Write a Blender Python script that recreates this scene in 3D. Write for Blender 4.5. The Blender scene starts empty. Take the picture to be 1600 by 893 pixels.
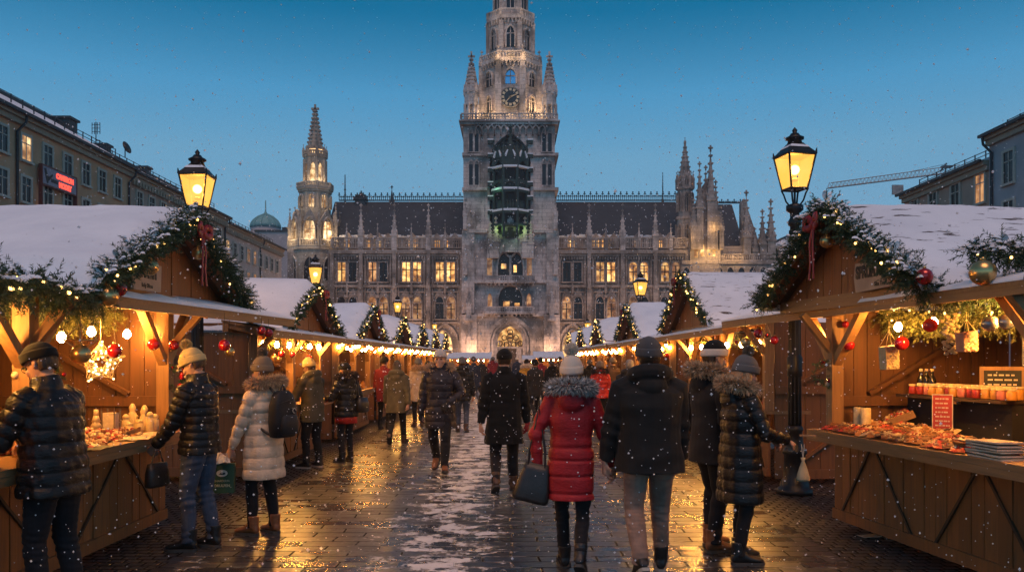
import bpy, bmesh, math, random
import numpy as np
from mathutils import Vector, Matrix, noise as mnoise
R = math.radians
scene = bpy.context.scene
col = scene.collection
rng = random.Random(11)
# ------------------------------------------------------------------ camera, sky, sun, exposure
EYE = 1.667
FPX = 1300.0                       # focal length in photograph pixels (1600 wide)
cam_d = bpy.data.cameras.new('camera'); cam = bpy.data.objects.new('camera', cam_d); col.objects.link(cam)
cam.location = (0, 0, EYE); cam.rotation_euler = (R(90), 0, 0)
cam_d.sensor_width = 36; cam_d.lens = 36 * FPX / 1600; cam_d.shift_y = 113.5 / 1600
cam_d.clip_start = 0.05; cam_d.clip_end = 3000
scene.camera = cam
world = bpy.data.worlds.new('World'); scene.world = world; world.use_nodes = True
_nt = world.node_tree; _bg = _nt.nodes['Background']
_sky = _nt.nodes.new('ShaderNodeTexSky'); _sky.sky_type = 'NISHITA'; _sky.sun_disc = False
_sky.sun_elevation = R(64); _sky.sun_rotation = R(180); _sky.air_density = 0.55; _sky.dust_density = 0.0; _sky.ozone_density = 4.5
_mx = _nt.nodes.new('ShaderNodeMix'); _mx.data_type = 'RGBA'; _mx.blend_type = 'MULTIPLY'; _mx.inputs[0].default_value = 1
_tc = _nt.nodes.new('ShaderNodeTexCoord'); _sz = _nt.nodes.new('ShaderNodeSeparateXYZ'); _cr = _nt.nodes.new('ShaderNodeValToRGB')   # dusk tint by height above the horizon
_nt.links.new(_tc.outputs['Generated'], _sz.inputs[0]); _nt.links.new(_sz.outputs[2], _cr.inputs[0])
_st = [(0.0, (.2, .3, .36)), (.122, (.60, .65, .53)), (.232, (.73, 1.0, .78)), (.30, (.45, 1.05, .92)), (.383, (.0, .67, .67)), (.6, (.04, .55, .55))]
while len(_cr.color_ramp.elements) < len(_st): _cr.color_ramp.elements.new(.5)
for _e, (_p, _c) in zip(_cr.color_ramp.elements, _st): _e.position = _p; _e.color = (*_c, 1)
_nt.links.new(_cr.outputs[0], _mx.inputs[7])
_nt.links.new(_sky.outputs[0], _mx.inputs[6]); _nt.links.new(_mx.outputs[2], _bg.inputs[0])
_bg.inputs[1].default_value = 0.14
sun_d = bpy.data.lights.new('sun', 'SUN'); sun = bpy.data.objects.new('sun', sun_d); col.objects.link(sun)
sun_d.energy = 0.92; sun_d.angle = R(35); sun_d.color = (1.0, 0.55, 0.36)
sun.rotation_euler = (R(26), 0, 0)  # light travels down, leaning 26 degrees towards +Y
scene.view_settings.view_transform = 'Standard'; scene.view_settings.look = 'None'
scene.view_settings.exposure = 0.5; scene.view_settings.gamma = 1; scene.view_settings.use_curve_mapping = False
scene.render.engine = 'CYCLES'
cy = scene.cycles
cy.use_denoising = True
try: cy.denoiser = 'OPENIMAGEDENOISE'
except Exception: pass
cy.max_bounces = 6; cy.diffuse_bounces = 3; cy.glossy_bounces = 3; cy.transmission_bounces = 4; cy.transparent_max_bounces = 8
cy.sample_clamp_indirect = 4; cy.use_light_tree = True; cy.caustics_reflective = False; cy.caustics_refractive = False

# ------------------------------------------------------------------ object helpers
def link(o, parent=None):
    col.objects.link(o)
    if parent is not None: o.parent = parent
    return o
def tag(o, label=None, cat=None, group=None, kind=None):
    if label: o['label'] = label
    if cat: o['category'] = cat
    if group: o['group'] = group
    if kind: o['kind'] = kind
    return o
def empty(name, loc=(0, 0, 0), rz=0, label=None, cat=None, group=None):
    o = bpy.data.objects.new(name, None); o.empty_display_size = .2
    o.location = loc; o.rotation_euler = (0, 0, rz); link(o)
    return tag(o, label, cat, group)
def copy_tree(o, parent=None, depth=0):
    c = o.copy(); col.objects.link(c)
    if parent is not None: c.parent = parent
    for ch in o.children: copy_tree(ch, c)
    return c

class MB:
    """collects shapes and links them as ONE mesh object"""
    def __init__(self): self.v = []; self.f = []; self.m = []; self.s = []
    def add(self, vs, fs, mat=0, smooth=False):
        b = len(self.v); self.v.extend([tuple(p) for p in vs])
        for f in fs:
            self.f.append(tuple(i + b for i in f)); self.m.append(mat); self.s.append(smooth)
        return self
    def box(self, x0, x1, y0, y1, z0, z1, mat=0):
        return self.add([(x0,y0,z0),(x1,y0,z0),(x1,y1,z0),(x0,y1,z0),(x0,y0,z1),(x1,y0,z1),(x1,y1,z1),(x0,y1,z1)],
                        [(0,3,2,1),(4,5,6,7),(0,1,5,4),(1,2,6,5),(2,3,7,6),(3,0,4,7)], mat)
    def hexa(self, b4, t4, mat=0):
        return self.add(list(b4) + list(t4), [(0,3,2,1),(4,5,6,7),(0,1,5,4),(1,2,6,5),(2,3,7,6),(3,0,4,7)], mat)
    def beam(self, p0, p1, w, h, mat=0, up=(0,0,1)):
        p0 = Vector(p0); p1 = Vector(p1); d = (p1 - p0).normalized(); u = Vector(up)
        if abs(d.dot(u)) > .98: u = Vector((1,0,0))
        s = d.cross(u).normalized() * (w/2); t = s.cross(d).normalized() * (h/2)
        return self.hexa([p0-s-t, p0+s-t, p1+s-t, p1-s-t], [p0-s+t, p0+s+t, p1+s+t, p1-s+t], mat)
    def tube(self, pts, rad, n=8, mat=0, smooth=True, caps=True):
        pts = [Vector(p) for p in pts]; rad = rad if hasattr(rad, '__len__') else [rad]*len(pts)
        vs = []; prev = None
        for i, p in enumerate(pts):
            d = (pts[min(i+1, len(pts)-1)] - pts[max(i-1, 0)])
            d = d.normalized() if d.length > 1e-9 else Vector((0,0,1))
            a = prev if prev is not None else (Vector((1,0,0)) if abs(d.x) < .8 else Vector((0,1,0)))
            a = (a - d * a.dot(d)).normalized(); prev = a; b = d.cross(a)
            r = rad[i]; ra, rb = r if hasattr(r, '__len__') else (r, r)
            for k in range(n):
                t = 2*math.pi*k/n; vs.append(p + a*(ra*math.cos(t)) + b*(rb*math.sin(t)))
        fs = []
        for i in range(len(pts)-1):
            for k in range(n):
                k2 = (k+1) % n; fs.append((i*n+k, i*n+k2, (i+1)*n+k2, (i+1)*n+k))
        self.add(vs, fs, mat, smooth)
        if caps:
            self.add(vs[:n], [tuple(range(n))[::-1]], mat); self.add(vs[-n:], [tuple(range(n))], mat)
        return self
    def lathe(self, prof, n=16, c=(0,0,0), mat=0, smooth=True, rot=0.0):
        vs = []; fs = []
        for r, z in prof:
            for k in range(n):
                t = 2*math.pi*k/n + rot; vs.append((c[0]+r*math.cos(t), c[1]+r*math.sin(t), c[2]+z))
        for i in range(len(prof)-1):
            for k in range(n):
                k2 = (k+1) % n; fs.append((i*n+k, i*n+k2, (i+1)*n+k2, (i+1)*n+k))
        fs.append(tuple(range(n))[::-1]); m = (len(prof)-1)*n; fs.append(tuple(range(m, m+n)))
        return self.add(vs, fs, mat, smooth)
    def prism(self, poly, fn, d0, d1, mat=0):
        """poly: 2d outline (ccw); fn(a, b, d) maps to 3d; extruded from d0 to d1"""
        n = len(poly)
        vs = [fn(a, b, d0) for a, b in poly] + [fn(a, b, d1) for a, b in poly]
        fs = [tuple(range(n)), tuple(range(n, 2*n))[::-1]] + [(i, i+n, (i+1) % n + n, (i+1) % n) for i in range(n)]
        return self.add(vs, fs, mat)
    def sphere(self, c, r, nu=12, nv=8, mat=0, sc=(1,1,1)):
        prof = [(max(1e-4, math.sin(math.pi*i/nv)), -math.cos(math.pi*i/nv)) for i in range(nv+1)]
        vs = []; fs = []
        for a, z in prof:
            for k in range(nu):
                t = 2*math.pi*k/nu; vs.append((c[0]+r*sc[0]*a*math.cos(t), c[1]+r*sc[1]*a*math.sin(t), c[2]+r*sc[2]*z))
        for i in range(nv):
            for k in range(nu):
                k2 = (k+1) % nu; fs.append((i*nu+k, i*nu+k2, (i+1)*nu+k2, (i+1)*nu+k))
        return self.add(vs, fs, mat, True)
    def islands(self, name, mats, parent=None):
        """one object per loose piece: each pane of glass a part of its own"""
        par = list(range(len(self.v)))
        def find(i):
            while par[i] != i: par[i] = par[par[i]]; i = par[i]
            return i
        for t in self.f:
            for i in t[1:]: par[find(i)] = find(t[0])
        grp = {}
        for t, m_, s_ in zip(self.f, self.m, self.s): grp.setdefault(find(t[0]), []).append((t, m_, s_))
        out = []
        for g in grp.values():
            ids = sorted({i for t, _, _ in g for i in t}); mp = {i: k for k, i in enumerate(ids)}; q = MB()
            q.v = [self.v[i] for i in ids]; q.f = [tuple(mp[i] for i in t) for t, _, _ in g]; q.m = [m_ for _, m_, _ in g]; q.s = [s_ for _, _, s_ in g]
            out.append(q.build(name, mats, parent))
        return out
    def mesh(self, name, mats, flip=False):
        me = bpy.data.meshes.new(name)
        f = [t[::-1] for t in self.f] if flip else self.f
        me.from_pydata(self.v, [], f)
        for m in (mats if isinstance(mats, (list, tuple)) else [mats]): me.materials.append(m)
        me.polygons.foreach_set('material_index', self.m); me.polygons.foreach_set('use_smooth', self.s)
        me.update(); return me
    def build(self, name, mats, parent=None, fix=False):
        me = self.mesh(name, mats)
        if fix:
            bm = bmesh.new(); bm.from_mesh(me); bmesh.ops.recalc_face_normals(bm, faces=bm.faces); bm.to_mesh(me); bm.free()
        return link(bpy.data.objects.new(name, me), parent)

# ------------------------------------------------------------------ materials
class NT:
    def __init__(self, name):
        self.m = bpy.data.materials.new(name); self.m.use_nodes = True
        self.t = self.m.node_tree; self.b = self.t.nodes['Principled BSDF']; self._c = None
    def n(self, kind, **kw):
        o = self.t.nodes.new('ShaderNode' + kind)
        for k, v in kw.items(): setattr(o, k, v)
        return o
    def l(self, a, b): self.t.links.new(a, b)
    def put(self, sock, v):
        if hasattr(v, 'is_output') or hasattr(v, 'links'): self.l(v, sock)
        else:
            try: sock.default_value = v
            except Exception: sock.default_value = (*v, 1)
    def co(self, kind='Object', scale=None, rot=None):
        if self._c is None: self._c = self.n('TexCoord')
        s = self._c.outputs[kind]
        if scale is None and rot is None: return s
        mp = self.n('Mapping'); self.l(s, mp.inputs[0])
        if scale is not None: mp.inputs['Scale'].default_value = scale
        if rot is not None: mp.inputs['Rotation'].default_value = rot
        return mp.outputs[0]
    def pos(self): return self.n('NewGeometry').outputs['Position']
    def noise(self, scale, detail=4, vec=None, rough=.55, out='Fac'):
        o = self.n('TexNoise'); o.inputs['Scale'].default_value = scale; o.inputs['Detail'].default_value = detail; o.inputs['Roughness'].default_value = rough
        self.l(vec if vec is not None else self.co(), o.inputs['Vector']); return o.outputs[out]
    def ramp(self, fac, stops, interp='LINEAR'):
        o = self.n('ValToRGB'); cr = o.color_ramp; cr.interpolation = interp
        while len(cr.elements) < len(stops): cr.elements.new(.5)
        for e, (p, c) in zip(cr.elements, stops):
            e.position = p; e.color = (*c, 1) if hasattr(c, '__len__') else (c, c, c, 1)
        self.l(fac, o.inputs[0]); return o.outputs[0]
    def mix(self, fac, a, b, blend='MIX'):
        o = self.n('Mix', data_type='RGBA', blend_type=blend)
        self.put(o.inputs[0], fac); self.put(o.inputs[6], a); self.put(o.inputs[7], b); return o.outputs[2]
    def math(self, op, a, b=0.0, clamp=False):
        o = self.n('Math', operation=op, use_clamp=clamp); self.put(o.inputs[0], a); self.put(o.inputs[1], b); return o.outputs[0]
    def sep(self, v):
        o = self.n('SeparateXYZ'); self.l(v, o.inputs[0]); return o.outputs
    def base(self, v): self.put(self.b.inputs['Base Color'], v); return self
    def rough(self, v): self.put(self.b.inputs['Roughness'], v); return self
    def set(self, k, v): self.put(self.b.inputs[k], v); return self
    def bump(self, h, strength=.3, dist=.02):
        o = self.n('Bump'); o.inputs['Strength'].default_value = strength; o.inputs['Distance'].default_value = dist
        self.l(h, o.inputs['Height']); self.l(o.outputs[0], self.b.inputs['Normal']); return self
    def emit(self, c, s): self.put(self.b.inputs['Emission Color'], c); self.put(self.b.inputs['Emission Strength'], s); return self
    def island(self): return self.n('NewGeometry').outputs['Random Per Island']
    def objrand(self): return self.n('ObjectInfo').outputs['Random']
def c3(c, k): return tuple(min(1, x*k) for x in c)
def plain(name, c, rough=.6, metal=0, var=.25, vs=6, bump=0, bs=60, isl=0, coat=0):
    """a colour broken up by noise"""
    t = NT(name); f = t.noise(vs, 5)
    k = t.ramp(f, [(.3, c3(c, 1-var)), (.7, c3(c, 1+var))])
    if isl: k = t.mix(t.math('MULTIPLY', t.island(), isl), k, c3(c, .35))
    t.base(k).rough(rough).set('Metallic', metal)
    if coat: t.set('Coat Weight', coat)
    if bump: t.bump(t.noise(bs, 4), bump, .01)
    return t.m
def glow(name, c, s, light=False, var=0):
    t = NT(name); t.base((.02,.02,.02)).emit(c, s)
    t.m.cycles.emission_sampling = 'AUTO' if light else 'NONE'
    return t.m
def wood(name, c, axis=2, rough=.6, wet=0):
    t = NT(name)
    sc = [14, 14, 14]; sc[axis] = .9
    v = t.co('Object', tuple(sc))
    g = t.noise(2.2, 6, v, .6); g2 = t.noise(.8, 3)
    k = t.ramp(g, [(.25, c3(c, .55)), (.5, c), (.75, c3(c, 1.35))])
    k = t.mix(t.math('MULTIPLY', t.island(), .55), k, c3(c, .42))
    k = t.mix(t.ramp(g2, [(.35, .0), (.75, .5)]), k, c3(c, .5))
    t.base(k).rough(t.ramp(g, [(.2, rough-.12), (.8, rough+.12)])).bump(g, .35, .01)
    return t.m
def stone(name, a, b, dirt, snow=.0, sc=.35):
    t = NT(name)
    bk = t.n('TexBrick'); bk.inputs['Scale'].default_value = 1; bk.inputs['Brick Width'].default_value = 1.3; bk.inputs['Row Height'].default_value = .55
    bk.inputs['Mortar Size'].default_value = .02
    p = t.sep(t.co()); cb = t.n('CombineXYZ'); t.l(t.math('ADD', p[0], p[1]), cb.inputs[0]); t.l(p[2], cb.inputs[1]); t.l(cb.outputs[0], bk.inputs['Vector'])
    bk.inputs['Color1'].default_value = (*a, 1); bk.inputs['Color2'].default_value = (*b, 1); bk.inputs['Mortar'].default_value = (*c3(b, .5), 1)
    n1 = t.noise(sc, 6); n2 = t.noise(2.4, 6, t.co('Object', (1.2, 1.2, .35)), .7)
    k = t.mix(t.ramp(n1, [(.46, 0), (.62, .85)]), bk.outputs[0], dirt)
    k = t.mix(t.ramp(n2, [(.54, 0), (.68, .75)]), k, c3(dirt, .45))
    if snow:
        nz = t.sep(t.n('NewGeometry').outputs['Normal'])[2]
        sf = t.math('MULTIPLY', t.ramp(nz, [(.45, 0), (.75, 1)]), t.ramp(t.noise(1.7, 3), [(.42, 0), (.55, snow)]))
        k = t.mix(sf, k, (.75, .78, .82))
    t.base(k).rough(.85).bump(n2, .5, .08)
    return t.m
M = {}
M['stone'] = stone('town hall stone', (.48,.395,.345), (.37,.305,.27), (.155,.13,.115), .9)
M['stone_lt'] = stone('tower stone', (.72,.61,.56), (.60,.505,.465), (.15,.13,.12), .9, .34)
M['stone_pale'] = stone('turret stone', (.5,.42,.34), (.42,.35,.28), (.22,.18,.15), .8, .3)
M['stone_void'] = plain('recess shade and dark lead', (.035,.03,.028), .9)  # near-black base colour painting shade in the recess; also mullions and lead
M['copper'] = plain('green copper', (.016,.04,.032), .6, 0, .5, 2)
def slate():
    t = NT('slate roof'); p = t.co()
    w = t.n('TexBrick'); w.inputs['Scale'].default_value = 1; w.inputs['Brick Width'].default_value = .7; w.inputs['Row Height'].default_value = .35; w.inputs['Mortar Size'].default_value = .03
    s = t.sep(p); cb = t.n('CombineXYZ'); t.l(s[0], cb.inputs[0]); t.l(s[2], cb.inputs[1]); t.l(cb.outputs[0], w.inputs['Vector'])
    w.inputs['Color1'].default_value = (.011,.02,.03,1); w.inputs['Color2'].default_value = (.019,.032,.044,1); w.inputs['Mortar'].default_value = (.012,.015,.02,1)
    k = t.mix(t.ramp(t.noise(.6, 6), [(.52, 0), (.75, .3)]), w.outputs[0], (.1,.12,.15))
    t.base(k).rough(.55).bump(w.outputs[1], .4, .03); return t.m
M['slate'] = slate()
def snowmat():
    t = NT('snow'); n = t.noise(9, 6); n3 = t.noise(1.3, 3)
    t.base(t.ramp(n3, [(.3, (.72,.75,.8)), (.7, (.88,.89,.92))])).rough(.75).bump(t.math('ADD', n, t.math('MULTIPLY', t.noise(2.5, 4), 1.2)), .45, .04)
    t.set('Subsurface Weight', .0); return t.m
M['snow'] = snowmat()
M['iron'] = plain('black cast iron', (.012,.012,.013), .42, .2, .4, 8, .25, 40)
M['lead'] = plain('dark metal', (.03,.035,.04), .5, .3)
M['dark_pane'] = NT('dark window glass').base((.014,.016,.02)).rough(.2).set('Specular IOR Level', .3).m
def pane(name, c, s):
    """lit room behind a window: lamps, curtains and walls seen through glass"""
    t = NT(name); n = t.noise(1.1, 3); r = t.objrand()
    t.base((.02,.02,.02)).rough(.2)
    n2 = t.noise(.55, 2)
    t.emit(t.mix(t.ramp(n, [(.38, 0), (.62, 1)]), (c[0]*.8, c[1]*.55, c[2]*.4), (c[0], c[1]*1.12, c[2]*1.6)), t.math('MULTIPLY', t.math('MULTIPLY', t.ramp(n, [(.36, .4), (.64, 1.25)]), t.ramp(n2, [(.35, .5), (.6, 1.1)])), t.math('MULTIPLY', t.math('ADD', r, .5), s)))
    t.m.cycles.emission_sampling = 'NONE'; return t.m
M['pane_lit'] = pane('lit window', (1.0, .50, .11), 1.15)
M['pane_dim'] = pane('dimly lit window', (.9, .40, .11), .38)
M['pane_pale'] = pane('pale lit window', (1.0, .62, .22), 1.0)
# ------------------------------------------------------------------ ground
def paving(name, bw, rh, c1, c2, mort, rough, snow, wetvar):  # wet stones, dull gritty joints, no two stones equally polished
    t = NT(name); p = t.pos(); s = t.sep(p)
    jig = t.math('MULTIPLY', t.math('SUBTRACT', t.noise(.9, 2, p), .5), .12)
    cb = t.n('CombineXYZ'); t.l(t.math('ADD', s[0], jig), cb.inputs[0]); t.l(t.math('ADD', s[1], t.math('MULTIPLY', jig, .5)), cb.inputs[1])
    bk = t.n('TexBrick'); bk.offset = .5; bk.inputs['Scale'].default_value = 1; bk.inputs['Brick Width'].default_value = bw; bk.inputs['Row Height'].default_value = rh
    bk.inputs['Mortar Size'].default_value = mort; bk.inputs['Mortar Smooth'].default_value = .5; bk.inputs['Bias'].default_value = 0
    t.l(cb.outputs[0], bk.inputs['Vector'])
    bk.inputs['Color1'].default_value = (*c1, 1); bk.inputs['Color2'].default_value = (*c2, 1); bk.inputs['Mortar'].default_value = (.012,.012,.012, 1)
    n1 = t.noise(1.1, 5, p); n2 = t.noise(24, 4, p); n0 = t.noise(5, 4, p)
    k = t.mix(t.ramp(n1, [(.35, 0), (.7, .6)]), bk.outputs[0], c3(c1, .45))
    rg = t.math('ADD', t.ramp(n1, [(.3, rough-wetvar), (.7, rough+wetvar)]), t.math('MULTIPLY', n0, .22))
    rg = t.math('ADD', rg, t.math('MULTIPLY', t.math('SUBTRACT', t.noise(1.0, 0, bk.outputs[0]), .5), .0))
    # height: joints low, every stone a little proud or sunk, grain on top
    bw_ = t.n('RGBToBW'); t.l(bk.outputs[0], bw_.inputs[0])
    h = t.math('ADD', t.math('MULTIPLY', t.math('SUBTRACT', 1.0, bk.outputs[1]), 1.0), t.math('MULTIPLY', n2, .22))
    h = t.math('ADD', h, t.math('MULTIPLY', n0, .75))
    if snow:
        xs = t.math('ABSOLUTE', t.math('SUBTRACT', s[0], -.62))
        near = t.math('MULTIPLY', t.math('SUBTRACT', s[1], 5.0), .055, True)      # more trodden bare close up
        wid = t.math('ADD', .8, t.math('MULTIPLY', near, .35))
        side = t.math('SUBTRACT', 1.0, t.math('DIVIDE', xs, wid), True)
        mp = t.n('Mapping'); t.l(p, mp.inputs[0]); mp.inputs['Scale'].default_value = (.8, 1.1, 1)
        na = t.noise(3.6, 8, mp.outputs[0], .74); nb = t.noise(17, 4, p)
        cov = t.math('ADD', na, t.math('MULTIPLY', side, .17)); cov = t.math('ADD', cov, t.math('MULTIPLY', near, .05)); cov = t.math('ADD', cov, t.math('MULTIPLY', t.math('SUBTRACT', nb, .5), .22))
        far = t.math('MULTIPLY', t.math('SUBTRACT', s[1], 16.0), .05, True)
        cov = t.math('ADD', cov, t.math('MULTIPLY', t.math('MULTIPLY', far, .07), t.math('SUBTRACT', 1.0, t.math('MULTIPLY', xs, .35), True)))
        sm = t.ramp(cov, [(.645, 0), (.675, 1)])
        jn = t.math('MULTIPLY', t.math('MULTIPLY', bk.outputs[1], t.ramp(cov, [(.53, 0), (.60, .45)])), 1.0)
        sm = t.math('MAXIMUM', sm, jn)
        k = t.mix(t.math('MULTIPLY', sm, .88), k, (.78,.79,.82)); rg = t.math('ADD', rg, t.math('MULTIPLY', sm, .5))
        h = t.math('ADD', h, t.math('MULTIPLY', sm, .5))
    bw2 = t.n('RGBToBW'); t.l(bk.outputs[0], bw2.inputs[0])
    rg = t.math('ADD', rg, t.math('MULTIPLY', t.math('SUBTRACT', bw2.outputs[0], .038), 5.5))
    rg = t.math('ADD', rg, t.math('MULTIPLY', bk.outputs[1], .5), True)
    t.base(k).rough(rg).bump(h, .9, .02).set('Specular IOR Level', t.math('SUBTRACT', .8, t.math('MULTIPLY', bk.outputs[1], .75), True))
    return t.m
M['slabs'] = paving('wet stone slabs with snow', .47, .19, (.046,.046,.049), (.02,.02,.022), .012, .22, True, .08)
M['cobbles'] = paving('wet small cobbles', .13, .11, (.055,.05,.046), (.026,.025,.024), .014, .3, False, .08)
M['asphalt'] = plain('wet dark ground', (.04,.04,.042), .45, 0, .3, 1.5)
def sheet(name, x0, x1, y0, y1, z, m):
    mb = MB(); mb.add([(x0,y0,z),(x1,y0,z),(x1,y1,z),(x0,y1,z)], [(0,1,2,3)])
    return tag(mb.build(name, m), kind='structure')
sheet('ground', -900, 900, -300, 1500, -.008, M['asphalt'])
sheet('street', -2.85, 2.75, -6, 112, .0, M['slabs'])
sheet('pavement', -14, -2.86, -6, 112, -.002, M['cobbles'])
sheet('pavement', 2.76, 14, -6, 112, -.002, M['cobbles'])

# ------------------------------------------------------------------ the town hall, laid out on its front plane
YF = 125.0; U = YF / FPX
def X(px, Y=YF): return (px - 800) * Y / FPX
def Z(py, Y=YF): return EYE + (560 - py) * Y / FPX
hall = empty('town_hall', (0, YF, 0), 0, 'grey gothic town hall with a tall clock tower closing the end of the street', 'town hall')
def hp(mb, name, mats): 
    o = mb.build(name, mats, None); o.parent = hall; o.matrix_parent_inverse = Matrix.Translation((0, -YF, 0)); return o
def xz(Y0):
    return lambda a, b, d: (a, Y0 - d, b)          # d = how far it stands out towards the square
def arc(w, r, n=7, pointed=True):
    pts = []
    for i in range(n+1):
        x = (w/2) * i / n
        y = math.sqrt(max(0, w*w-(w-x)**2)) / (.866*w) * r if pointed else r*math.sqrt(max(0, 1-((w/2-x)/(w/2))**2))
        pts.append((x, y))
    return pts                                     # from the left spring to the apex
def arch_wall(mb, fn, x0, x1, z0, z1, a0, a1, zs, za, d0, d1, pointed=True, mat=0):
    """a wall panel x0..x1, z0..z1 with an arched opening a0..a1"""
    L = arc(a1-a0, za-zs, 7, pointed); xm = (a0+a1)/2
    left = [(x0,z0),(a0,z0)] + [(a0+x, zs+y) for x, y in L] + [(xm,z1),(x0,z1)]
    right = [(x1,z0),(x1,z1),(xm,z1)] + [(a1-x, zs+y) for x, y in L[::-1]] + [(a1,z0)]
    mb.prism(left, fn, d0, d1, mat); mb.prism(right, fn, d0, d1, mat)
def arch_ring(mb, fn, a0, a1, z0, zs, za, t, d0, d1, pointed=True, mat=0):
    L = arc(a1-a0, za-zs, 6, pointed); w = a1-a0
    inner = [(a0,z0)] + [(a0+x, zs+y) for x, y in L]; outer = [(a0-t,z0)] + [(a0-t+x*(w+2*t)/w, zs+y*(za-zs+t*1.3)/(za-zs)) for x, y in L]
    for i in range(len(inner)-1):
        mb.prism([outer[i], inner[i], inner[i+1], outer[i+1]], fn, d0, d1, mat)
        mir = lambda p: (a0+a1-p[0], p[1])
        mb.prism([mir(outer[i+1]), mir(inner[i+1]), mir(inner[i]), mir(outer[i])], fn, d0, d1, mat)
def arch_poly(a0, a1, z0, zs, za, pointed=True):
    L = arc(a1-a0, za-zs, 6, pointed)
    return [(a0,z0),(a1,z0)] + [(a1-x, zs+y) for x, y in L] + [(a0+x, zs+y) for x, y in L[::-1][1:]]
def pin(mb, x, y, zb, zt, w, mat=0, shaft=.45, cro=4):
    """gothic pinnacle: shaft, gablets, crocketed spire and finial"""
    h = zt - zb; zs = zb + h*shaft
    mb.box(x-w/2, x+w/2, y-w/2, y+w/2, zb, zs, mat)
    mb.box(x-w*.62, x+w*.62, y-w*.62, y+w*.62, zs-w*.22, zs, mat)
    for a in range(4):
        c, s = math.cos(a*math.pi/2), math.sin(a*math.pi/2); q = w*.5
        f = lambda u, v, d: (x + c*d - s*u, y + s*d + c*u, v)
        mb.prism([(-q, zs), (q, zs), (0, zs+w*1.1)], f, w*.45, w*.6, mat)
    r = w*.48; ht = zt - zs
    mb.add([(x-r,y-r,zs),(x+r,y-r,zs),(x+r,y+r,zs),(x-r,y+r,zs),(x,y,zt)], [(0,1,4),(1,2,4),(2,3,4),(3,0,4)], mat)
    for k in range(cro):
        f = (k+.6)/(cro+.4); rr = r*(1-f)+w*.06; z = zs+ht*f; q = w*.11
        for sx, sy in ((-1,-1),(1,-1),(1,1),(-1,1)):
            mb.box(x+sx*rr-q, x+sx*rr+q, y+sy*rr-q, y+sy*rr+q, z-q, z+q, mat)
    q = w*.1; mb.box(x-q, x+q, y-q, y+q, zt-w*.3, zt+w*.55, mat); mb.box(x-q*3, x+q*3, y-q, y+q, zt+w*.1, zt+w*.3, mat)
    mb.box(x-q, x+q, y-q*3, y+q*3, zt+w*.1, zt+w*.3, mat)
def balus(mb, x0, x1, y, z0, z1, step, mat=0, t=.16):
    """pierced stone balustrade along x"""
    mb.box(x0, x1, y-t, y+t, z1-.18, z1, mat); mb.box(x0, x1, y-t, y+t, z0, z0+.16, mat)
    n = max(2, int((x1-x0)/step))
    for i in range(n+1):
        x = x0 + (x1-x0)*i/n; w = .07 if i % 5 else .17
        mb.box(x-w, x+w, y-t*.8, y+t*.8, z0+.16, z1-.18, mat)
    for i in range(n):
        x = x0 + (x1-x0)*(i+.5)/n; mb.box(x-.1, x+.1, y-t*.5, y+t*.5, (z0+z1)/2-.07, (z0+z1)/2+.07, mat)
wcount = 0
def window(px, wpx, yt, yb, style, lit, Y=YF, cols=2, rise=None):
    """one window of the hall: stone tracery with its glass as a sub-part"""
    a0, a1 = X(px-wpx/2, Y), X(px+wpx/2, Y); z0, z1 = Z(yb, Y), Z(yt, Y); fn = xz(Y); mb = MB(); w = a1-a0
    pn = MB()
    if style == 'rect':
        t = .13
        mb.box(a0-t, a0, Y-.42, Y-.1, z0-.1, z1+t); mb.box(a1, a1+t, Y-.42, Y-.1, z0-.1, z1+t); mb.box(a0, a1, Y-.42, Y-.1, z1, z1+t)
        mb.box(a0-.25, a1+.25, Y-.55, Y-.1, z0-.22, z0)
        pn.prism([(a0,z0),(a1,z0),(a1,z1),(a0,z1)], fn, .1, .13)
        zs = z1
    else:
        r = rise if rise else w*.75; zs = z1-r; ptd = style == 'point'
        arch_ring(mb, fn, a0, a1, z0-.1, zs, z1, .16, .1, .42, ptd)
        mb.box(a0-.25, a1+.25, Y-.55, Y-.1, z0-.22, z0)
        pn.prism(arch_poly(a0, a1, z0, zs, z1, ptd), fn, .1, .13)
    for c in range(1, cols):
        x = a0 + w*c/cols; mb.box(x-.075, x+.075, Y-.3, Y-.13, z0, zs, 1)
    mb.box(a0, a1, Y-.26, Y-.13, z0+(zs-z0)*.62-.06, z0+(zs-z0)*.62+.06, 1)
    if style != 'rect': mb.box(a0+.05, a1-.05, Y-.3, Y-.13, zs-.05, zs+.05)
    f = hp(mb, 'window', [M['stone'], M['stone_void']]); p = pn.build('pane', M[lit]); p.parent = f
    return f
wall = MB(); trim = MB(); pins = MB(); para = MB()
Yb = YF + 24
def wing(x0, x1, ytop, mat=0):
    wall.box(X(x0), X(x1), YF, Yb, 0, Z(ytop), mat)
wing(449, 724, 388); wing(866, 1207, 388)
# string courses and cornices
def course(x0, x1, y, h, d):
    trim.box(X(x0), X(x1), YF-d, YF+.05, Z(y)-h/2, Z(y)+h/2)
for x0, x1 in ((520, 723), (867, 1072)):
    course(x0, x1, 394, .5, .9); course(x0, x1, 399, .3, .55); course(x0, x1, 447, .35, .6); course(x0, x1, 456, .22, .35); course(x0, x1, 504, .3, .5)
    n = int((x1-x0)/4)
    for i in range(n):                                   # corbel table under the cornice
        x = x0 + (x1-x0)*(i+.5)/n; trim.box(X(x)-.1, X(x)+.1, YF-.5, YF+.05, Z(403)-.25, Z(403)+.2)
    para = MB(); balus(para, X(x0), X(x1), YF-.7, Z(389), Z(372), .3); hp(para, 'balustrade', M['stone'])
    trim.box(X(x0), X(x1), YF+1.8, YF+2.1, Z(390), Z(368))  # attic wall behind the parapet
piers = [520, 565, 617, 670, 722, 868, 920, 972, 1023, 1072]
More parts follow.
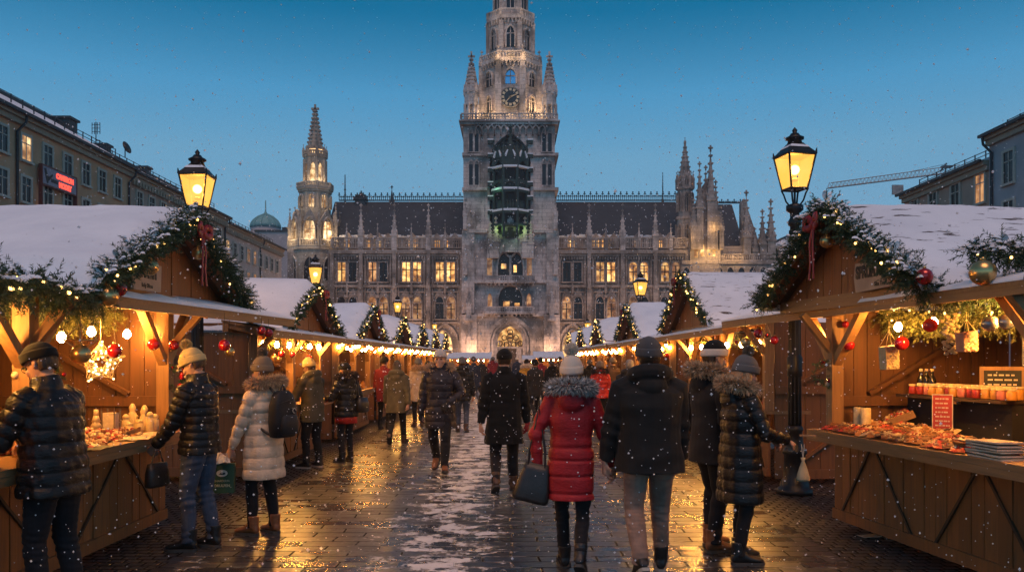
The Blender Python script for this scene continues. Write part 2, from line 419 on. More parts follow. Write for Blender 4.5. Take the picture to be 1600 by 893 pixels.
for p in piers:
    trim.box(X(p)-.36, X(p)+.36, YF-1.0, YF+.05, 0, Z(448)); trim.box(X(p)-.27, X(p)+.27, YF-.85, YF+.05, Z(448), Z(394))
    pin(trim, X(p), YF-1.1, Z(508), Z(480), .55, 0, .5, 2); pin(trim, X(p), YF-1.0, Z(452), Z(428), .5, 0, .5, 2)
    for s in (-1, 1):                                    # colonnettes
        trim.tube([(X(p)+s*.55, YF-.35, Z(503)), (X(p)+s*.55, YF-.35, Z(395))], .11, 6)
bays = [543, 591, 643.5, 696, 894, 946, 997.5, 1047]
lit2 = [('pane_lit','dark_pane'), ('pane_dim','dark_pane'), ('pane_lit','pane_lit'), ('pane_lit','pane_lit'), ('dark_pane','dark_pane'), ('pane_lit','pane_lit'), ('pane_lit','pane_lit'), ('pane_lit','pane_dim')]
lit1 = [('dark_pane','dark_pane'), ('pane_dim','pane_dim'), ('pane_dim','pane_dim'), ('dark_pane','pane_dim'), ('pane_dim','dark_pane'), ('dark_pane','pane_dim'), ('pane_dim','dark_pane'), ('dark_pane','dark_pane')]
for i, b in enumerate(bays):
    st = 'rect' if i < 6 else 'round'
    for j, s in enumerate((-1, 1)):
        window(b+s*8.5, 12, 410, 440, st, lit2[i][j], cols=2, rise=.5)
        window(b+s*9, 13, 462, 498, 'point', lit1[i][j], cols=2, rise=1.1)
    # gablet and blind tracery over each first floor pair
    fn = xz(YF); w = 19*U
    for s in (-1, 1):
        trim.prism([(X(b)+s*9*U-w*.42, Z(464)), (X(b)+s*9*U+w*.42, Z(464)), (X(b)+s*9*U, Z(449))], fn, .1, .3)
    for q in range(9):
        x = X(b-17+q*4.25); trim.box(x-.05, x+.05, YF-.22, YF+.02, Z(454), Z(448))
        trim.box(x-.06, x+.06, YF-.22, YF+.02, Z(408), Z(401))
    for q in (-19, 0, 19): trim.tube([(X(b+q), YF-.3, Z(446)), (X(b+q), YF-.3, Z(404))], .09, 6)
    # a statue on its bracket between the storeys
    trim.lathe([(.16,0),(.2,.5),(.26,1.0),(.2,1.3),(.12,1.4),(.15,1.6),(.05,1.75)], 7, (X(b), YF-.5, Z(461)))
    trim.box(X(b)-.25, X(b)+.25, YF-.75, YF, Z(461)-.4, Z(461))
    # ground floor arch
    lit = 'pane_lit' if i in (3, 4) else ('pane_dim' if i in (0, 2, 6) else 'dark_pane')
    window(b-4 if i == 3 else b, 30, 516, 560, 'point', lit, cols=3, rise=2.2)
    arch_ring(trim, fn, X(b-19), X(b+19), 0, Z(538), Z(508), .3, .1, .55)
    # dormers in the attic
    for s in (-1, 0, 1):
        if (i + s) % 2 == 0 or s == 0:
            xd = X(b+s*14); trim.box(xd-.75, xd+.75, YF+.9, YF+3, Z(389), Z(372))
            trim.prism([(xd-.85, Z(372)), (xd+.85, Z(372)), (xd, Z(362))], xz(YF+.9), -.6, .06)
            pm = MB().box(xd-.45, xd+.45, YF+.85, YF+.88, Z(386), Z(374.5)); hp(pm, 'dormer_window', M['pane_lit' if (i*3+s) % 3 != 1 else 'dark_pane'])
for p in (565, 617, 670):
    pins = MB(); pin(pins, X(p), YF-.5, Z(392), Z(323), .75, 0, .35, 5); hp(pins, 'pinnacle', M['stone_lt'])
for p in (920, 972, 1023):
    pins = MB(); pin(pins, X(p), YF-.5, Z(392), Z(323), .75, 0, .35, 5); hp(pins, 'pinnacle', M['stone_lt'])
for b in bays:
    pins = MB(); pin(pins, X(b), YF-.6, Z(392), Z(352), .42, 0, .4, 3); hp(pins, 'pinnacle', M['stone_lt'])
# roofs with their snow line, cresting, chimneys
roof = MB()
def gable_roof(x0, x1, ye, yr, dy=7.0, y_front=YF+1.2):
    a, b = X(x0), X(x1); ze, zr = Z(ye), Z(yr, YF+dy)
    roof.add([(a,y_front,ze),(b,y_front,ze),(b,y_front+dy,zr),(a,y_front+dy,zr),(b,y_front+2*dy,ze),(a,y_front+2*dy,ze)], [(0,1,2,3),(3,2,4,5),(0,3,5),(1,4,2)])
for a_ in ((505, 728, 368, 313), (862, 1072, 368, 313), (1100, 1166, 382, 317)):
    roof = MB(); gable_roof(*a_); hp(roof, 'roof', M['slate'])
for x0, x1 in ((528, 722), (868, 1058)):
    sl = MB()
    for i in range(40):
        xa = x0+(x1-x0)*i/40; h = rng.uniform(.05, .4); sl.box(X(xa), X(xa+(x1-x0)/40), YF+1.0, YF+1.7, Z(368)-.05, Z(368)+h)
    hp(sl, 'snow_line', M['snow'])
yr = YF+8.2
for x0, x1, y0, y1 in ((530, 725, 313, 302), (866, 1058, 313, 300), (1118, 1160, 317, 312)):
    cr = MB(); zb, zt = Z(y0, yr), Z(y1, yr); xa, xb = X(x0, yr), X(x1, yr); n = int((x1-x0)/3.1)
    cr.box(xa, xb, yr-.05, yr+.05, zb-.1, zb+.1); cr.box(xa, xb, yr-.04, yr+.04, zb+(zt-zb)*.45, zb+(zt-zb)*.52)
    for i in range(n+1):
        x = xa+(xb-xa)*i/n; big = i % 3 == 0; zz = zt if big else zb+(zt-zb)*.66
        cr.box(x-.05, x+.05, yr-.04, yr+.04, zb, zz)
        if big: cr.box(x-.2, x+.2, yr-.05, yr+.05, zz-.38, zz-.24); cr.box(x-.1, x+.1, yr-.05, yr+.05, zz-.15, zz+.1)
        else: cr.box(x-.12, x+.12, yr-.04, yr+.04, zz-.2, zz-.08)
    hp(cr, 'ridge_cresting', M['iron'])
ch = MB(); ch.box(X(540), X(557), yr-.8, yr+.8, Z(318), Z(297)); ch.box(X(538), X(559), yr-1, yr+1, Z(297), Z(293))
for q in (541, 545, 549, 553, 556): ch.box(X(q)-.12, X(q)+.12, yr-.6, yr+.6, Z(293), Z(288))
pin(ch, X(549), yr, Z(293), Z(283), .5)
hp(ch, 'chimney', M['lead'])
sp = MB(); pin(sp, X(600), yr, Z(314), Z(276), .7, 0, .3, 0); hp(sp, 'roof_spire', M['lead'])
fp = MB(); fp.tube([(X(522), yr, Z(325)), (X(522), yr, Z(254))], [.16, .07], 6); fp.box(X(520.4), X(523.6), yr-.1, yr+.1, Z(280), Z(278)); hp(fp, 'flagpole', M['lead'])
fp = MB(); fp.tube([(X(1051), yr, Z(325)), (X(1051), yr, Z(250))], [.16, .05], 6); fp.lathe([(.5,0),(.3,1.2),(.1,2.6)], 6, (X(1051), yr, Z(318))); hp(fp, 'flagpole', M['lead'])

# ---- octagonal corner turret on the left
def octf(cx, cy, k, apo):
    a = R(-90 + 45*k); c, s = math.cos(a), math.sin(a)
    return lambda u, v, d: (cx + c*(apo+d) - s*u, cy + s*(apo+d) + c*u, v)
C8 = math.cos(R(22.5)); S8 = math.sin(R(22.5))
def octo(mb, cx, cy, r, z0, z1, mat=0, r2=None):
    mb.lathe([(r, z0), (r2 if r2 else r, z1)], 8, (cx, cy, 0), mat, False, R(22.5))
def octo_balus(mb, cx, cy, r, z0, z1, step=.3):
    for k in range(8):
        f = octf(cx, cy, k, r*C8); h = r*S8
        mb.prism([(-h,z1-.2),(h,z1-.2),(h,z1),(-h,z1)], f, -.2, .05); mb.prism([(-h,z0),(h,z0),(h,z0+.16),(-h,z0+.16)], f, -.2, .05)
        n = max(2, int(2*h/step))
        for i in range(n+1):
            x = -h+2*h*i/n; w = .07 if 0 < i < n else .16; mb.prism([(x-w,z0),(x+w,z0),(x+w,z1),(x-w,z1)], f, -.16, .02)
def octo_windows(mb, glass, cx, cy, r, z0, zs, za, wfrac, faces=(0,1,-1,2,-2), ptd=True, proud=.28, mull=True):
    for k in faces:
        f = octf(cx, cy, k, r*C8); h = r*S8*wfrac
        arch_ring(mb, f, -h, h, z0, zs, za, .14*r/3, .0, proud, ptd)
        glass.prism(arch_poly(-h, h, z0, zs, za, ptd), f, .01, .05)
        if mull: mb.prism([(-.06,z0),(.06,z0),(.06,za),(-.06,za)], f, .04, .16); mb.prism([(-h,zs-.06),(h,zs-.06),(h,zs+.06),(-h,zs+.06)], f, .04, .16)
cx, cyt = X(486), YF+2.6
tl = MB(); tg = MB(); r0 = 37*U/C8
octo(tl, cx, cyt, r0, 0, Z(388)); octo(tl, cx, cyt, r0*1.06, Z(390), Z(385)); octo(tl, cx, cyt, r0*1.08, Z(452), Z(449)); octo(tl, cx, cyt, r0*1.06, Z(506), Z(503))
dk = MB(); octo_windows(tl, dk, cx, cyt, r0, Z(438), Z(418), Z(402), .55); octo_windows(tl, dk, cx, cyt, r0, Z(498), Z(476), Z(460), .55)
octo_balus(tl, cx, cyt, r0*1.06, Z(385), Z(374))
r1 = 33*U/C8
octo(tl, cx, cyt, r1, Z(388), Z(352)); octo_windows(tl, tg, cx, cyt, r1, Z(374), Z(358), Z(340), .62, proud=.5)
for k in range(8):
    a = R(-90+45*k+22.5); f = octf(cx, cyt, k, r1*C8); h = r1*S8
    tl.prism([(-h*.85, Z(346)), (h*.85, Z(346)), (0, Z(326))], f, -.3, .2)
    pin(tl, cx+math.cos(a)*r0*.98, cyt+math.sin(a)*r0*.98, Z(376), Z(318 if k % 2 else 326), .5, 0, .45, 4)
r2 = 23*U/C8
octo(tl, cx, cyt, r2, Z(352), Z(292)); octo_windows(tl, tg, cx, cyt, r2, Z(322), Z(306), Z(302), .42, (0, 2, -2, 1), proud=.3); octo_windows(tl, dk, cx, cyt, r2, Z(322), Z(306), Z(302), .42, (-1,), proud=.3)
octo(tl, cx, cyt, r2*1.08, Z(297), Z(293)); octo(tl, cx, cyt, r2*1.16, Z(293), Z(290)); octo_balus(tl, cx, cyt, r2*1.15, Z(290), Z(282), .26)
r3 = 16.5*U/C8
octo(tl, cx, cyt, r3*.96, Z(292), Z(283)); octo(tl, cx, cyt, r3, Z(248), Z(240)); octo(tg, cx, cyt, r3*.62, Z(284), Z(248))
for k in range(8):
    a = R(-90+45*k+22.5); tl.tube([(cx+math.cos(a)*r3*.94, cyt+math.sin(a)*r3*.94, Z(286)), (cx+math.cos(a)*r3*.94, cyt+math.sin(a)*r3*.94, Z(244))], .24, 6)
    f = octf(cx, cyt, k, r3*C8*.9); h = r3*S8*.8; arch_wall(tl, f, -h*1.2, h*1.2, Z(262), Z(247), -h*.75, h*.75, Z(260), Z(250), -.1, .12)
octo(tl, cx, cyt, r3*1.1, Z(241), Z(238)); octo_balus(tl, cx, cyt, r3*1.08, Z(238), Z(231), .24)
for k in range(8):
    a = R(-90+45*k+22.5); pin(tl, cx+math.cos(a)*r3*1.02, cyt+math.sin(a)*r3*1.02, Z(240), Z(222), .3, 0, .5, 1)
octo(tg, cx, cyt, r3*.7, Z(238), Z(228)); octo(tl, cx, cyt, r3*.85, Z(228), Z(224)); octo(tl, cx, cyt, r3*.68, Z(226), Z(166), 0, .18)
for k in range(8):
    for i in range(9):
        f = (i+.5)/9.3; rr = (r3*.68)*(1-f)+.18*f+.06; a = R(22.5+45*k); z = Z(226)+(Z(166)-Z(226))*f; q = .14
        x, y = cx+math.cos(a)*rr, cyt+math.sin(a)*rr; tl.box(x-q, x+q, y-q, y+q, z-q, z+q)
tl.box(cx-.14, cx+.14, cyt-.14, cyt+.14, Z(168), Z(155)); tl.box(cx-.6, cx+.6, cyt-.14, cyt+.14, Z(163.5), Z(160.5)); tl.box(cx-.35, cx+.35, cyt-.35, cyt+.35, Z(167), Z(165))
tur = hp(tl, 'corner_turret', M['stone_pale'])
tg.islands('pane', M['pane_pale'], tur); dk.islands('pane', M['dark_pane'], tur)

# ---- the gabled cluster on the right
rc = MB(); rg = MB(); rd = MB()
cx, cyr = X(1072), YF+.8; r = 11*U/C8
octo(rc, cx, cyr, r*1.25, 0, Z(385)); octo(rc, cx, cyr, r*1.15, Z(385), Z(340)); octo_windows(rc, rd, cx, cyr, r*1.15, Z(372), Z(358), Z(350), .5)
octo(rc, cx, cyr, r*1.3, Z(342), Z(338)); octo(rc, cx, cyr, r, Z(338), Z(293)); octo_windows(rc, rd, cx, cyr, r, Z(330), Z(308), Z(300), .5)
octo(rc, cx, cyr, r*1.2, Z(295), Z(291)); octo(rc, cx, cyr, r*.8, Z(291), Z(270)); octo_windows(rc, rd, cx, cyr, r*.8, Z(288), Z(279), Z(274), .5)
for k in range(8):
    a = R(-90+45*k+22.5); pin(rc, cx+math.cos(a)*r*1.1, cyr+math.sin(a)*r*1.1, Z(294), Z(268), .34, 0, .5, 2)
octo(rc, cx, cyr, r*.72, Z(271), Z(222), 0, .12); pin(rc, cx, cyr, Z(226), Z(214), .3, 0, .4, 0)
for k in range(8):
    for i in range(6):
        f = (i+.5)/6.3; rr = r*.72*(1-f)+.1; a = R(22.5+45*k); z = Z(271)+(Z(222)-Z(271))*f
        rc.box(cx+math.cos(a)*rr-.1, cx+math.cos(a)*rr+.1, cyr+math.sin(a)*rr-.1, cyr+math.sin(a)*rr+.1, z-.1, z+.1)
# gable block and its buttress spires
rc.box(X(1075), X(1122), YF-1.5, YF+8, 0, Z(378)); fn = xz(YF-1.5)
rc.prism([(X(1080), Z(378)), (X(1122), Z(378)), (X(1106), Z(292)), (X(1101), Z(285)), (X(1096), Z(292))], fn, -1.2, .0)
for sx, yt, w in ((1080, 318, .9), (1089, 262, .95), (1100, 266, .9), (1106, 238, 1.15), (1114, 290, .9), (1121, 330, .9)): pin(rc, X(sx), YF-1.7+(.6 if sx in (1100,) else 0), Z(392), Z(yt), w, 0, .5, 6)
rc.box(X(1062), X(1205), YF-1.3, YF, 0, Z(412)); rc.box(X(1062), X(1207), YF-1.6, YF, Z(414), Z(409))
for i in range(9):
    px = 1064+i*17; fw = xz(YF-1.3); 
    arch_ring(rc, fw, X(px), X(px+11), Z(440), Z(428), Z(419), .15, 0, .25); rd.prism(arch_poly(X(px), X(px+11), Z(440), Z(428), Z(419)), fw, .01, .05)
balus(rc, X(1125), X(1205), YF-1.3, Z(409), Z(398), .3)
for px, yt, yb in ((1084, 385, 404), (1094, 382, 402), (1104, 380, 402), (1112, 380, 402), (1136, 395, 408), (1150, 395, 408)):
    rg.prism(arch_poly(X(px-2.6), X(px+2.6), Z(yb), Z(yt+6), Z(yt)), xz(YF-1.5 if px < 1120 else YF+.2), .02, .06)
rc.box(X(1122), X(1162), YF+.2, YF+1.2, Z(412), Z(384))
for px in (1128, 1143, 1157): rg.prism(arch_poly(X(px-3), X(px+3), Z(404), Z(394), Z(388)), xz(YF+.2), .02, .06)
# end gable with pinnacles
rc.prism([(X(1160), Z(412)), (X(1200), Z(412)), (X(1168), Z(316)), (X(1165), Z(308)), (X(1160), Z(316))], xz(YF+1), -.8, .2)
for sx, yt, w in ((1165, 304, 1.1), (1178, 360, .8), (1190, 333, 1.0), (1203, 318, 1.15)): pin(rc, X(sx), YF-.4, Z(414), Z(yt), w, 0, .4, 5)
gab = hp(rc, 'gable_block', M['stone'])
rg.islands('pane', M['pane_lit'], gab); rd.islands('pane', M['dark_pane'], gab)
hp(wall, 'wall', M['stone']); hp(trim, 'stonework', M['stone']); 
# ------------------------------------------------------------------ the clock tower (part of the hall)
YT = 122.3; UT = YT/FPX
def x_(px): return X(px, YT)
def z_(py): return Z(py, YT)
tw = MB(); td = MB(); tl_ = MB(); tq = MB(); BALS = []; fn = xz(YT)
def nb():
    BALS.append(MB()); return BALS[-1]
tw.box(x_(724), x_(758), YT, YT+12, 0, z_(196)); tw.box(x_(834), x_(867), YT, YT+12, 0, z_(196)); tw.box(x_(758), x_(834), YT+2.2, YT+12, 0, z_(196))
# central bay: portal, two loggias, then the tall niche
arch_wall(tw, fn, x_(758), x_(834), 0, z_(494), x_(771), x_(823), z_(530), z_(502), -2.2, .05)
for i, d in enumerate((.05, -.35, -.7)): arch_ring(tw, fn, x_(771+i*3.2), x_(823-i*3.2), 0, z_(530), z_(502+i*3.5), .32, d-.25, d+.22)
arch_ring(tw, fn, x_(766), x_(828), 0, z_(530), z_(498), .5, 0, .45)
tq.prism(arch_poly(x_(775), x_(819), z_(541), z_(526), z_(507)), fn, -1.4, -1.3)
lead = MB()
for i in range(5): lead.box(x_(780+i*8.5)-.05, x_(780+i*8.5)+.05, YT+1.15, YT+1.29, z_(541), z_(533))
for (qx, qy) in ((797, 518), (788, 527), (806, 527), (797, 530), (781, 536), (813, 536), (791, 538), (803, 538), (797, 524)):
    pts = [(x_(qx)+.38*math.cos(a), YT+1.2, z_(qy)+.38*math.sin(a)) for a in [k*math.pi/5 for k in range(11)]]; lead.tube(pts, .07, 4, caps=False)
tw.box(x_(776), x_(818), YT+.9, YT+1.5, z_(544), z_(541)); tw.box(x_(779), x_(787), YT+1.0, YT+2, 0, z_(543)); tw.box(x_(807), x_(815), YT+1.0, YT+2, 0, z_(543))
door = MB().box(x_(787), x_(807), YT+1.2, YT+1.3, 0, z_(544)); 
def loggia(y0, y1, a0, a1, ys, ya, ptd, x0=758, x1=834):
    arch_wall(tw, fn, x_(x0), x_(x1), z_(y1), z_(y0), x_(a0), x_(a1), z_(ys), z_(ya), -1.6, .05, ptd)
    arch_ring(tw, fn, x_(a0), x_(a1), z_(y1), z_(ys), z_(ya), .22, 0, .3, ptd)
loggia(439, 494, 779, 816, 464, 446, False); loggia(376, 439, 778, 817, 412, 383, True)
for (cx_, w_, yt, yb, pt) in ((765, 8, 395, 432, True), (827, 8, 395, 432, True), (765.5, 7, 458, 480, True), (826.5, 7, 458, 480, True)):
    arch_ring(tw, fn, x_(cx_-w_/2), x_(cx_+w_/2), z_(yb), z_(yt+8), z_(yt), .16, .05, .3); tl_.prism(arch_poly(x_(cx_-w_/2), x_(cx_+w_/2), z_(yb), z_(yt+8), z_(yt)), fn, .06, .09)
for y in (432, 480):
    balus(nb(), x_(759), x_(833), YT-1.0, z_(y+8), z_(y-1), .34); tw.box(x_(757), x_(835), YT-1.3, YT+.1, z_(y+11), z_(y+8)); 
    for q in range(12): tw.box(x_(760+q*6.5), x_(762.5+q*6.5), YT-1.0, YT, z_(y+14), z_(y+11))
for y0, y1 in ((389, 438), (447, 493)): td.box(x_(779), x_(816), YT+1.5, YT+1.6, z_(y1), z_(y0))  # dark back sheets painting in the shade of the loggias
# mullioned interiors of the loggias
for (px, py, w, h) in ((787, 414, 8, 8), (805, 418, 5, 11), (791, 474, 10, 9), (808, 476, 8, 8)):
    tq.box(x_(px-w/2), x_(px+w/2), YT+1.38, YT+1.45, z_(py+h/2), z_(py-h/2))
for px in (797.5,):
    tw.box(x_(px)-.16, x_(px)+.16, YT+.5, YT+.9, z_(432), z_(398)); 
for a in range(-1, 2, 2): arch_ring(tw, fn, x_(797.5+a*9.5-8.5), x_(797.5+a*9.5+8.5), z_(412), z_(406), z_(394), .14, -.9, -.6)
tw.tube([(x_(797.5)+.75*math.cos(k*.628), YT+.7, z_(392)+.75*math.sin(k*.628)) for k in range(11)], .13, 5, caps=False)
# crocketed gable over the upper loggia with flanking pinnacles
tw.prism([(x_(772), z_(394)), (x_(823), z_(394)), (x_(797.5), z_(348))], fn, -.1, .35)
for s in (-1, 1):
    for k in range(7):
        px = 797.5+s*25*(1-k/7); py = 392-44*k/7; tw.box(x_(px)-.25, x_(px)+.25, YT-.6, YT-.2, z_(py)-.1, z_(py)+.5)
pin(tw, x_(797.5), YT-.3, z_(356), z_(326), .8, 0, .3, 4)
for px, yt in ((766, 352), (829, 352), (775, 344), (820, 344)): pin(tw, x_(px), YT-.6, z_(404), z_(yt), .85, 0, .45, 5)
# tall niche behind the carillon
arch_wall(tw, fn, x_(758), x_(834), z_(376), z_(196), x_(765), x_(829), z_(252), z_(208), -2.2, .05)
td.prism(arch_poly(x_(766), x_(828), z_(376), z_(252), z_(210)), fn, -2.18, -2.0)  # dark arched sheet standing in for the shade deep in the niche
# pier windows, ledges and buttress set-offs
for s in (-1, 1):
    c = 797.5
    for px in (c+s*57-4.5, c+s*57+4.5):
        px = px if abs(px-c) < 72 else c+s*68
        for (yt, yb) in ((204, 238), (252, 290)):
            td.prism(arch_poly(x_(px-3), x_(px+3), z_(yb), z_(yt+7), z_(yt)), fn, .04, .08); arch_ring(tw, fn, x_(px-3), x_(px+3), z_(yb), z_(yt+7), z_(yt), .14, .0, .35)
            tw.prism([(x_(px-4.2), z_(yt+5)), (x_(px+4.2), z_(yt+5)), (x_(px), z_(yt-9))], fn, .0, .22)
            tw.box(x_(px-5), x_(px+5), YT-.5, YT+.1, z_(yb+3), z_(yb))
    e0, e1 = sorted((x_(c+s*36), x_(c+s*75)))
    for y, d in ((242, .5), (296, .6), (362, .7), (440, .8), (492, .9)): tw.box(e0, e1, YT-d, YT+12, z_(y)-.22, z_(y)+.22)
    e0, e1 = sorted((x_(c+s*56), x_(c+s*75.5)))
    tw.box(e0, e1, YT-.6, YT+12, 0, z_(362)); tw.box(e0, e1, YT-.9, YT+12, 0, z_(440)); tw.box(*sorted((x_(c+s*52), x_(c+s*76.5))), YT-1.2, YT+12, 0, z_(492))
    for y in (470, 525): pin(tw, x_(c+s*64), YT-1.4, z_(y+28), z_(y-18), .7, 0, .5, 3); tw.box(x_(c+s*64)-.6, x_(c+s*64)+.6, YT-1.9, YT-.8, z_(y+32), z_(y+28))
    for y in (330, 400): pin(tw, x_(c+s*70), YT-1.0, z_(y+30), z_(y-14), .6, 0, .5, 3)
# gallery on corbel arches
for i in range(11):
    px = 748 + i*9.9; arch_ring(tw, fn, x_(px-3.8), x_(px+3.8), z_(212), z_(204), z_(198), .16, 0, .6)
tw.box(x_(720), x_(872), YT-.7, YT+12.6, z_(196), z_(190)); tw.box(x_(717.5), x_(874.5), YT-.95, YT+12.9, z_(192), z_(190))
balus(nb(), x_(721), x_(871), YT-.7, z_(190), z_(179), .42)
# corner pinnacle turrets
cyT = YT + 6.3
for s in (-1, 1):
    cx = x_(797.5+s*61.5); cy_ = YT+1.2; r = 10.8*UT/C8
    octo(tw, cx, cy_, r*1.05, z_(192), z_(184)); octo(tw, cx, cy_, r*.45, z_(186), z_(158)); octo(tw, cx, cy_, r, z_(162), z_(142))
    for k in range(8):
        a = R(22.5+45*k); tw.tube([(cx+math.cos(a)*r*.92, cy_+math.sin(a)*r*.92, z_(186)), (cx+math.cos(a)*r*.92, cy_+math.sin(a)*r*.92, z_(160))], .22, 6)
        f = octf(cx, cy_, k, r*C8); h = r*S8; tw.prism([(-h, z_(142)), (h, z_(142)), (0, z_(128))], f, -.25, .12)
        pin(tw, cx+math.cos(a)*r, cy_+math.sin(a)*r, z_(146), z_(132), .3, 0, .4, 1)
    octo(tw, cx, cy_, r*.82, z_(142), z_(92), 0, .2)
    for k in range(8):
        for i in range(8):
            f = (i+.5)/8.3; rr = r*.82*(1-f)+.2; a = R(22.5+45*k); z = z_(142)+(z_(92)-z_(142))*f; q = .16
            tw.box(cx+math.cos(a)*rr-q, cx+math.cos(a)*rr+q, cy_+math.sin(a)*rr-q, cy_+math.sin(a)*rr+q, z-q, z+q)
    tw.box(cx-.13, cx+.13, cy_-.13, cy_+.13, z_(94), z_(76)); tw.box(cx-.5, cx+.5, cy_-.13, cy_+.13, z_(85), z_(82.5)); tw.box(cx-.3, cx+.3, cy_-.3, cy_+.3, z_(90), z_(88))
# lower octagon with the clock
cx = x_(797.5); r = 46.5*UT/C8
octo(tw, cx, cyT, r, z_(192), z_(76)); octo_windows(tw, td, cx, cyT, r, z_(124), z_(112), z_(101), .36, (1, -1), proud=.35); octo_windows(tw, td, cx, cyT, r, z_(165), z_(148), z_(140), .3, (1, -1), proud=.35)
sk = MB(); octo_windows(tw, sk, cx, cyT, r, z_(124), z_(112), z_(101), .42, (0,), proud=.4)
for k in range(8):
    a = R(-90+45*k+22.5); px, py = cx+math.cos(a)*r, cyT+math.sin(a)*r
    tw.box(px-.45, px+.45, py-.45, py+.45, z_(192), z_(96)); pin(tw, px, py, z_(104), z_(66), .75, 0, .45, 3)
    f = octf(cx, cyT, k, r*C8); h = r*S8
    for i in range(6): x = -h+2*h*(i+.5)/6; arch_ring(tw, f, x-h*.12, x+h*.12, z_(96), z_(92), z_(88), .1, 0, .45)
octo(tw, cx, cyT, r*1.07, z_(88), z_(84)); octo_balus(nb(), cx, cyT, r*1.06, z_(84), z_(72), .4)
# the clock
fc = octf(cx, cyT, 0, r*C8); zc = z_(146); RC = 15*UT
def disc(mb, rr, d0, d1, n=36): mb.prism([(rr*math.cos(2*math.pi*k/n), zc+rr*math.sin(2*math.pi*k/n)) for k in range(n)], fc, d0, d1)
c1 = MB(); disc(c1, RC*1.12, .02, .3); c2 = MB(); disc(c2, RC, .3, .34); c3_ = MB()
for k in range(12):
    a = k*math.pi/6; ca, sa = math.cos(a), math.sin(a); q = .12*RC
    pl = [(-q, .66*RC), (q, .66*RC), (q*1.1, .93*RC), (-q*1.1, .93*RC)]
    c3_.prism([(x*ca+y*sa, zc+y*ca-x*sa) for x, y in pl], fc, .35, .39)
for a, L, w in ((R(68), .62, .09), (R(222), .86, .06)):
    ca, sa = math.cos(a), math.sin(a); c3_.prism([(x*ca+y*sa, zc+y*ca-x*sa) for x, y in ((-w*RC, -.15*RC), (w*RC, -.15*RC), (w*.5*RC, L*RC), (-w*.5*RC, L*RC))], fc, .4, .44)
# middle octagon
r = 36*UT/C8
octo(tw, cx, cyT, r, z_(78), z_(14)); octo_windows(tw, td, cx, cyT, r, z_(62), z_(40), z_(29), .42, (0, 1, -1), proud=.4)
for k in range(8):
    a = R(-90+45*k+22.5); px, py = cx+math.cos(a)*r, cyT+math.sin(a)*r; tw.box(px-.35, px+.35, py-.35, py+.35, z_(78), z_(20))
    f = octf(cx, cyT, k, r*C8); h = r*S8
    for i in range(5): x = -h+2*h*(i+.5)/5; arch_ring(tw, f, x-h*.14, x+h*.14, z_(24), z_(20), z_(16), .09, 0, .4)
octo(tw, cx, cyT, r*1.08, z_(16), z_(11)); octo_balus(nb(), cx, cyT, r*1.06, z_(11), z_(0), .36)
r = 29*UT/C8; octo(tw, cx, cyT, r, z_(12), z_(-60)); octo_windows(tw, td, cx, cyT, r, z_(-2), z_(-30), z_(-42), .5, (0, 1, -1)); octo(tw, cx, cyT, r*1.1, z_(-60), z_(-66)); octo(tw, cx, cyT, r*.8, z_(-66), z_(-150), 0, .3)
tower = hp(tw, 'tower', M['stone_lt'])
def tp(mb, name, m): o = mb.build(name, m); o.parent = tower; return o
td.islands('window_and_shade_sheet', M['dark_pane'], tower); tl_.islands('lit_window', M['pane_dim'], tower); tq.islands('lit_window', M['pane_lit'], tower)  # dark windows, plus the sheets that paint shade in loggias and niche
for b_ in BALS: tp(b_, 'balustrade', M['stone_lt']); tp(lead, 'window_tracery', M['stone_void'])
tp(door, 'door', wood('door wood', (.12,.06,.03)))
skm = NT('sky tinted glass').base((.25,.5,.7)).rough(.1).set('Metallic', .8).m; tp(sk, 'open_window', skm)  # blue of the sky painted into the pane colour
tp(c1, 'clock_rim', M['stone_pale']); tp(c2, 'clock_face', plain('clock dial', (.015,.022,.03), .4)); tp(c3_, 'clock_hands_and_marks', plain('gilt numerals', (.55,.47,.33), .5))
# carillon oriel: green copper bay with two stages
ca = MB(); cd = MB(); cs = MB(); cx, cyo, r = x_(797.5), YT+.8, 27*UT/C8
for y in (300, 333, 352): octo(ca, cx, cyo, r*1.06, z_(y+2.5), z_(y-1)); 
octo(cd, cx, cyo, r*.55, z_(372), z_(240)); octo(ca, cx, cyo, r*.95, z_(253), z_(245)); octo(ca, cx, cyo, r, z_(252), z_(228), 0, r*.5)
for k in range(8):
    a = R(-90+45*k+22.5); px, py = cx+math.cos(a)*r*.96, cyo+math.sin(a)*r*.96
    ca.tube([(px, py, z_(372)), (px, py, z_(248))], .24, 6); pin(ca, px, py, z_(262), z_(222), .5, 0, .4, 3)
    f = octf(cx, cyo, k, r*.96*C8); h = r*.96*S8
    for y0, y1 in ((250, 272), (300, 284)): arch_wall(ca, f, -h, h, z_(max(y0, y1)), z_(min(y0, y1)-.5), -h*.8, h*.8, z_(max(y0,y1)-6), z_(min(y0,y1)+3), -.1, .1)
    ca.prism([(-h, z_(250)), (h, z_(250)), (0, z_(228))], f, -.2, .15)
    for y in (299, 332, 265): cs.prism([(-h, z_(y)), (h, z_(y)), (h, z_(y)+.3), (-h, z_(y)+.3)], f, -.3, .35)
    cs.prism([(-h*.9, z_(247)), (-h*.45, z_(238)), (-h*.3, z_(239)), (-h*.6, z_(249))], f, .1, .3); cs.prism([(h*.4, z_(238)), (h*.9, z_(247)), (h*.6, z_(249)), (h*.3, z_(239))], f, .1, .3)
pin(ca, cx, YT-1.2, z_(262), z_(204), 1.1, 0, .3, 6)
for i in range(11):                                           # the carillon's figures on both stages
    for y in (332, 299):
        a = R(-150+12*i); px, py = cx+math.cos(a)*r*.72, cyo+math.sin(a)*r*.72
        ca.lathe([(.22,0),(.28,.5),(.2,1.1),(.12,1.25),(.15,1.45),(.03,1.65)], 7, (px, py, z_(y)+.1))
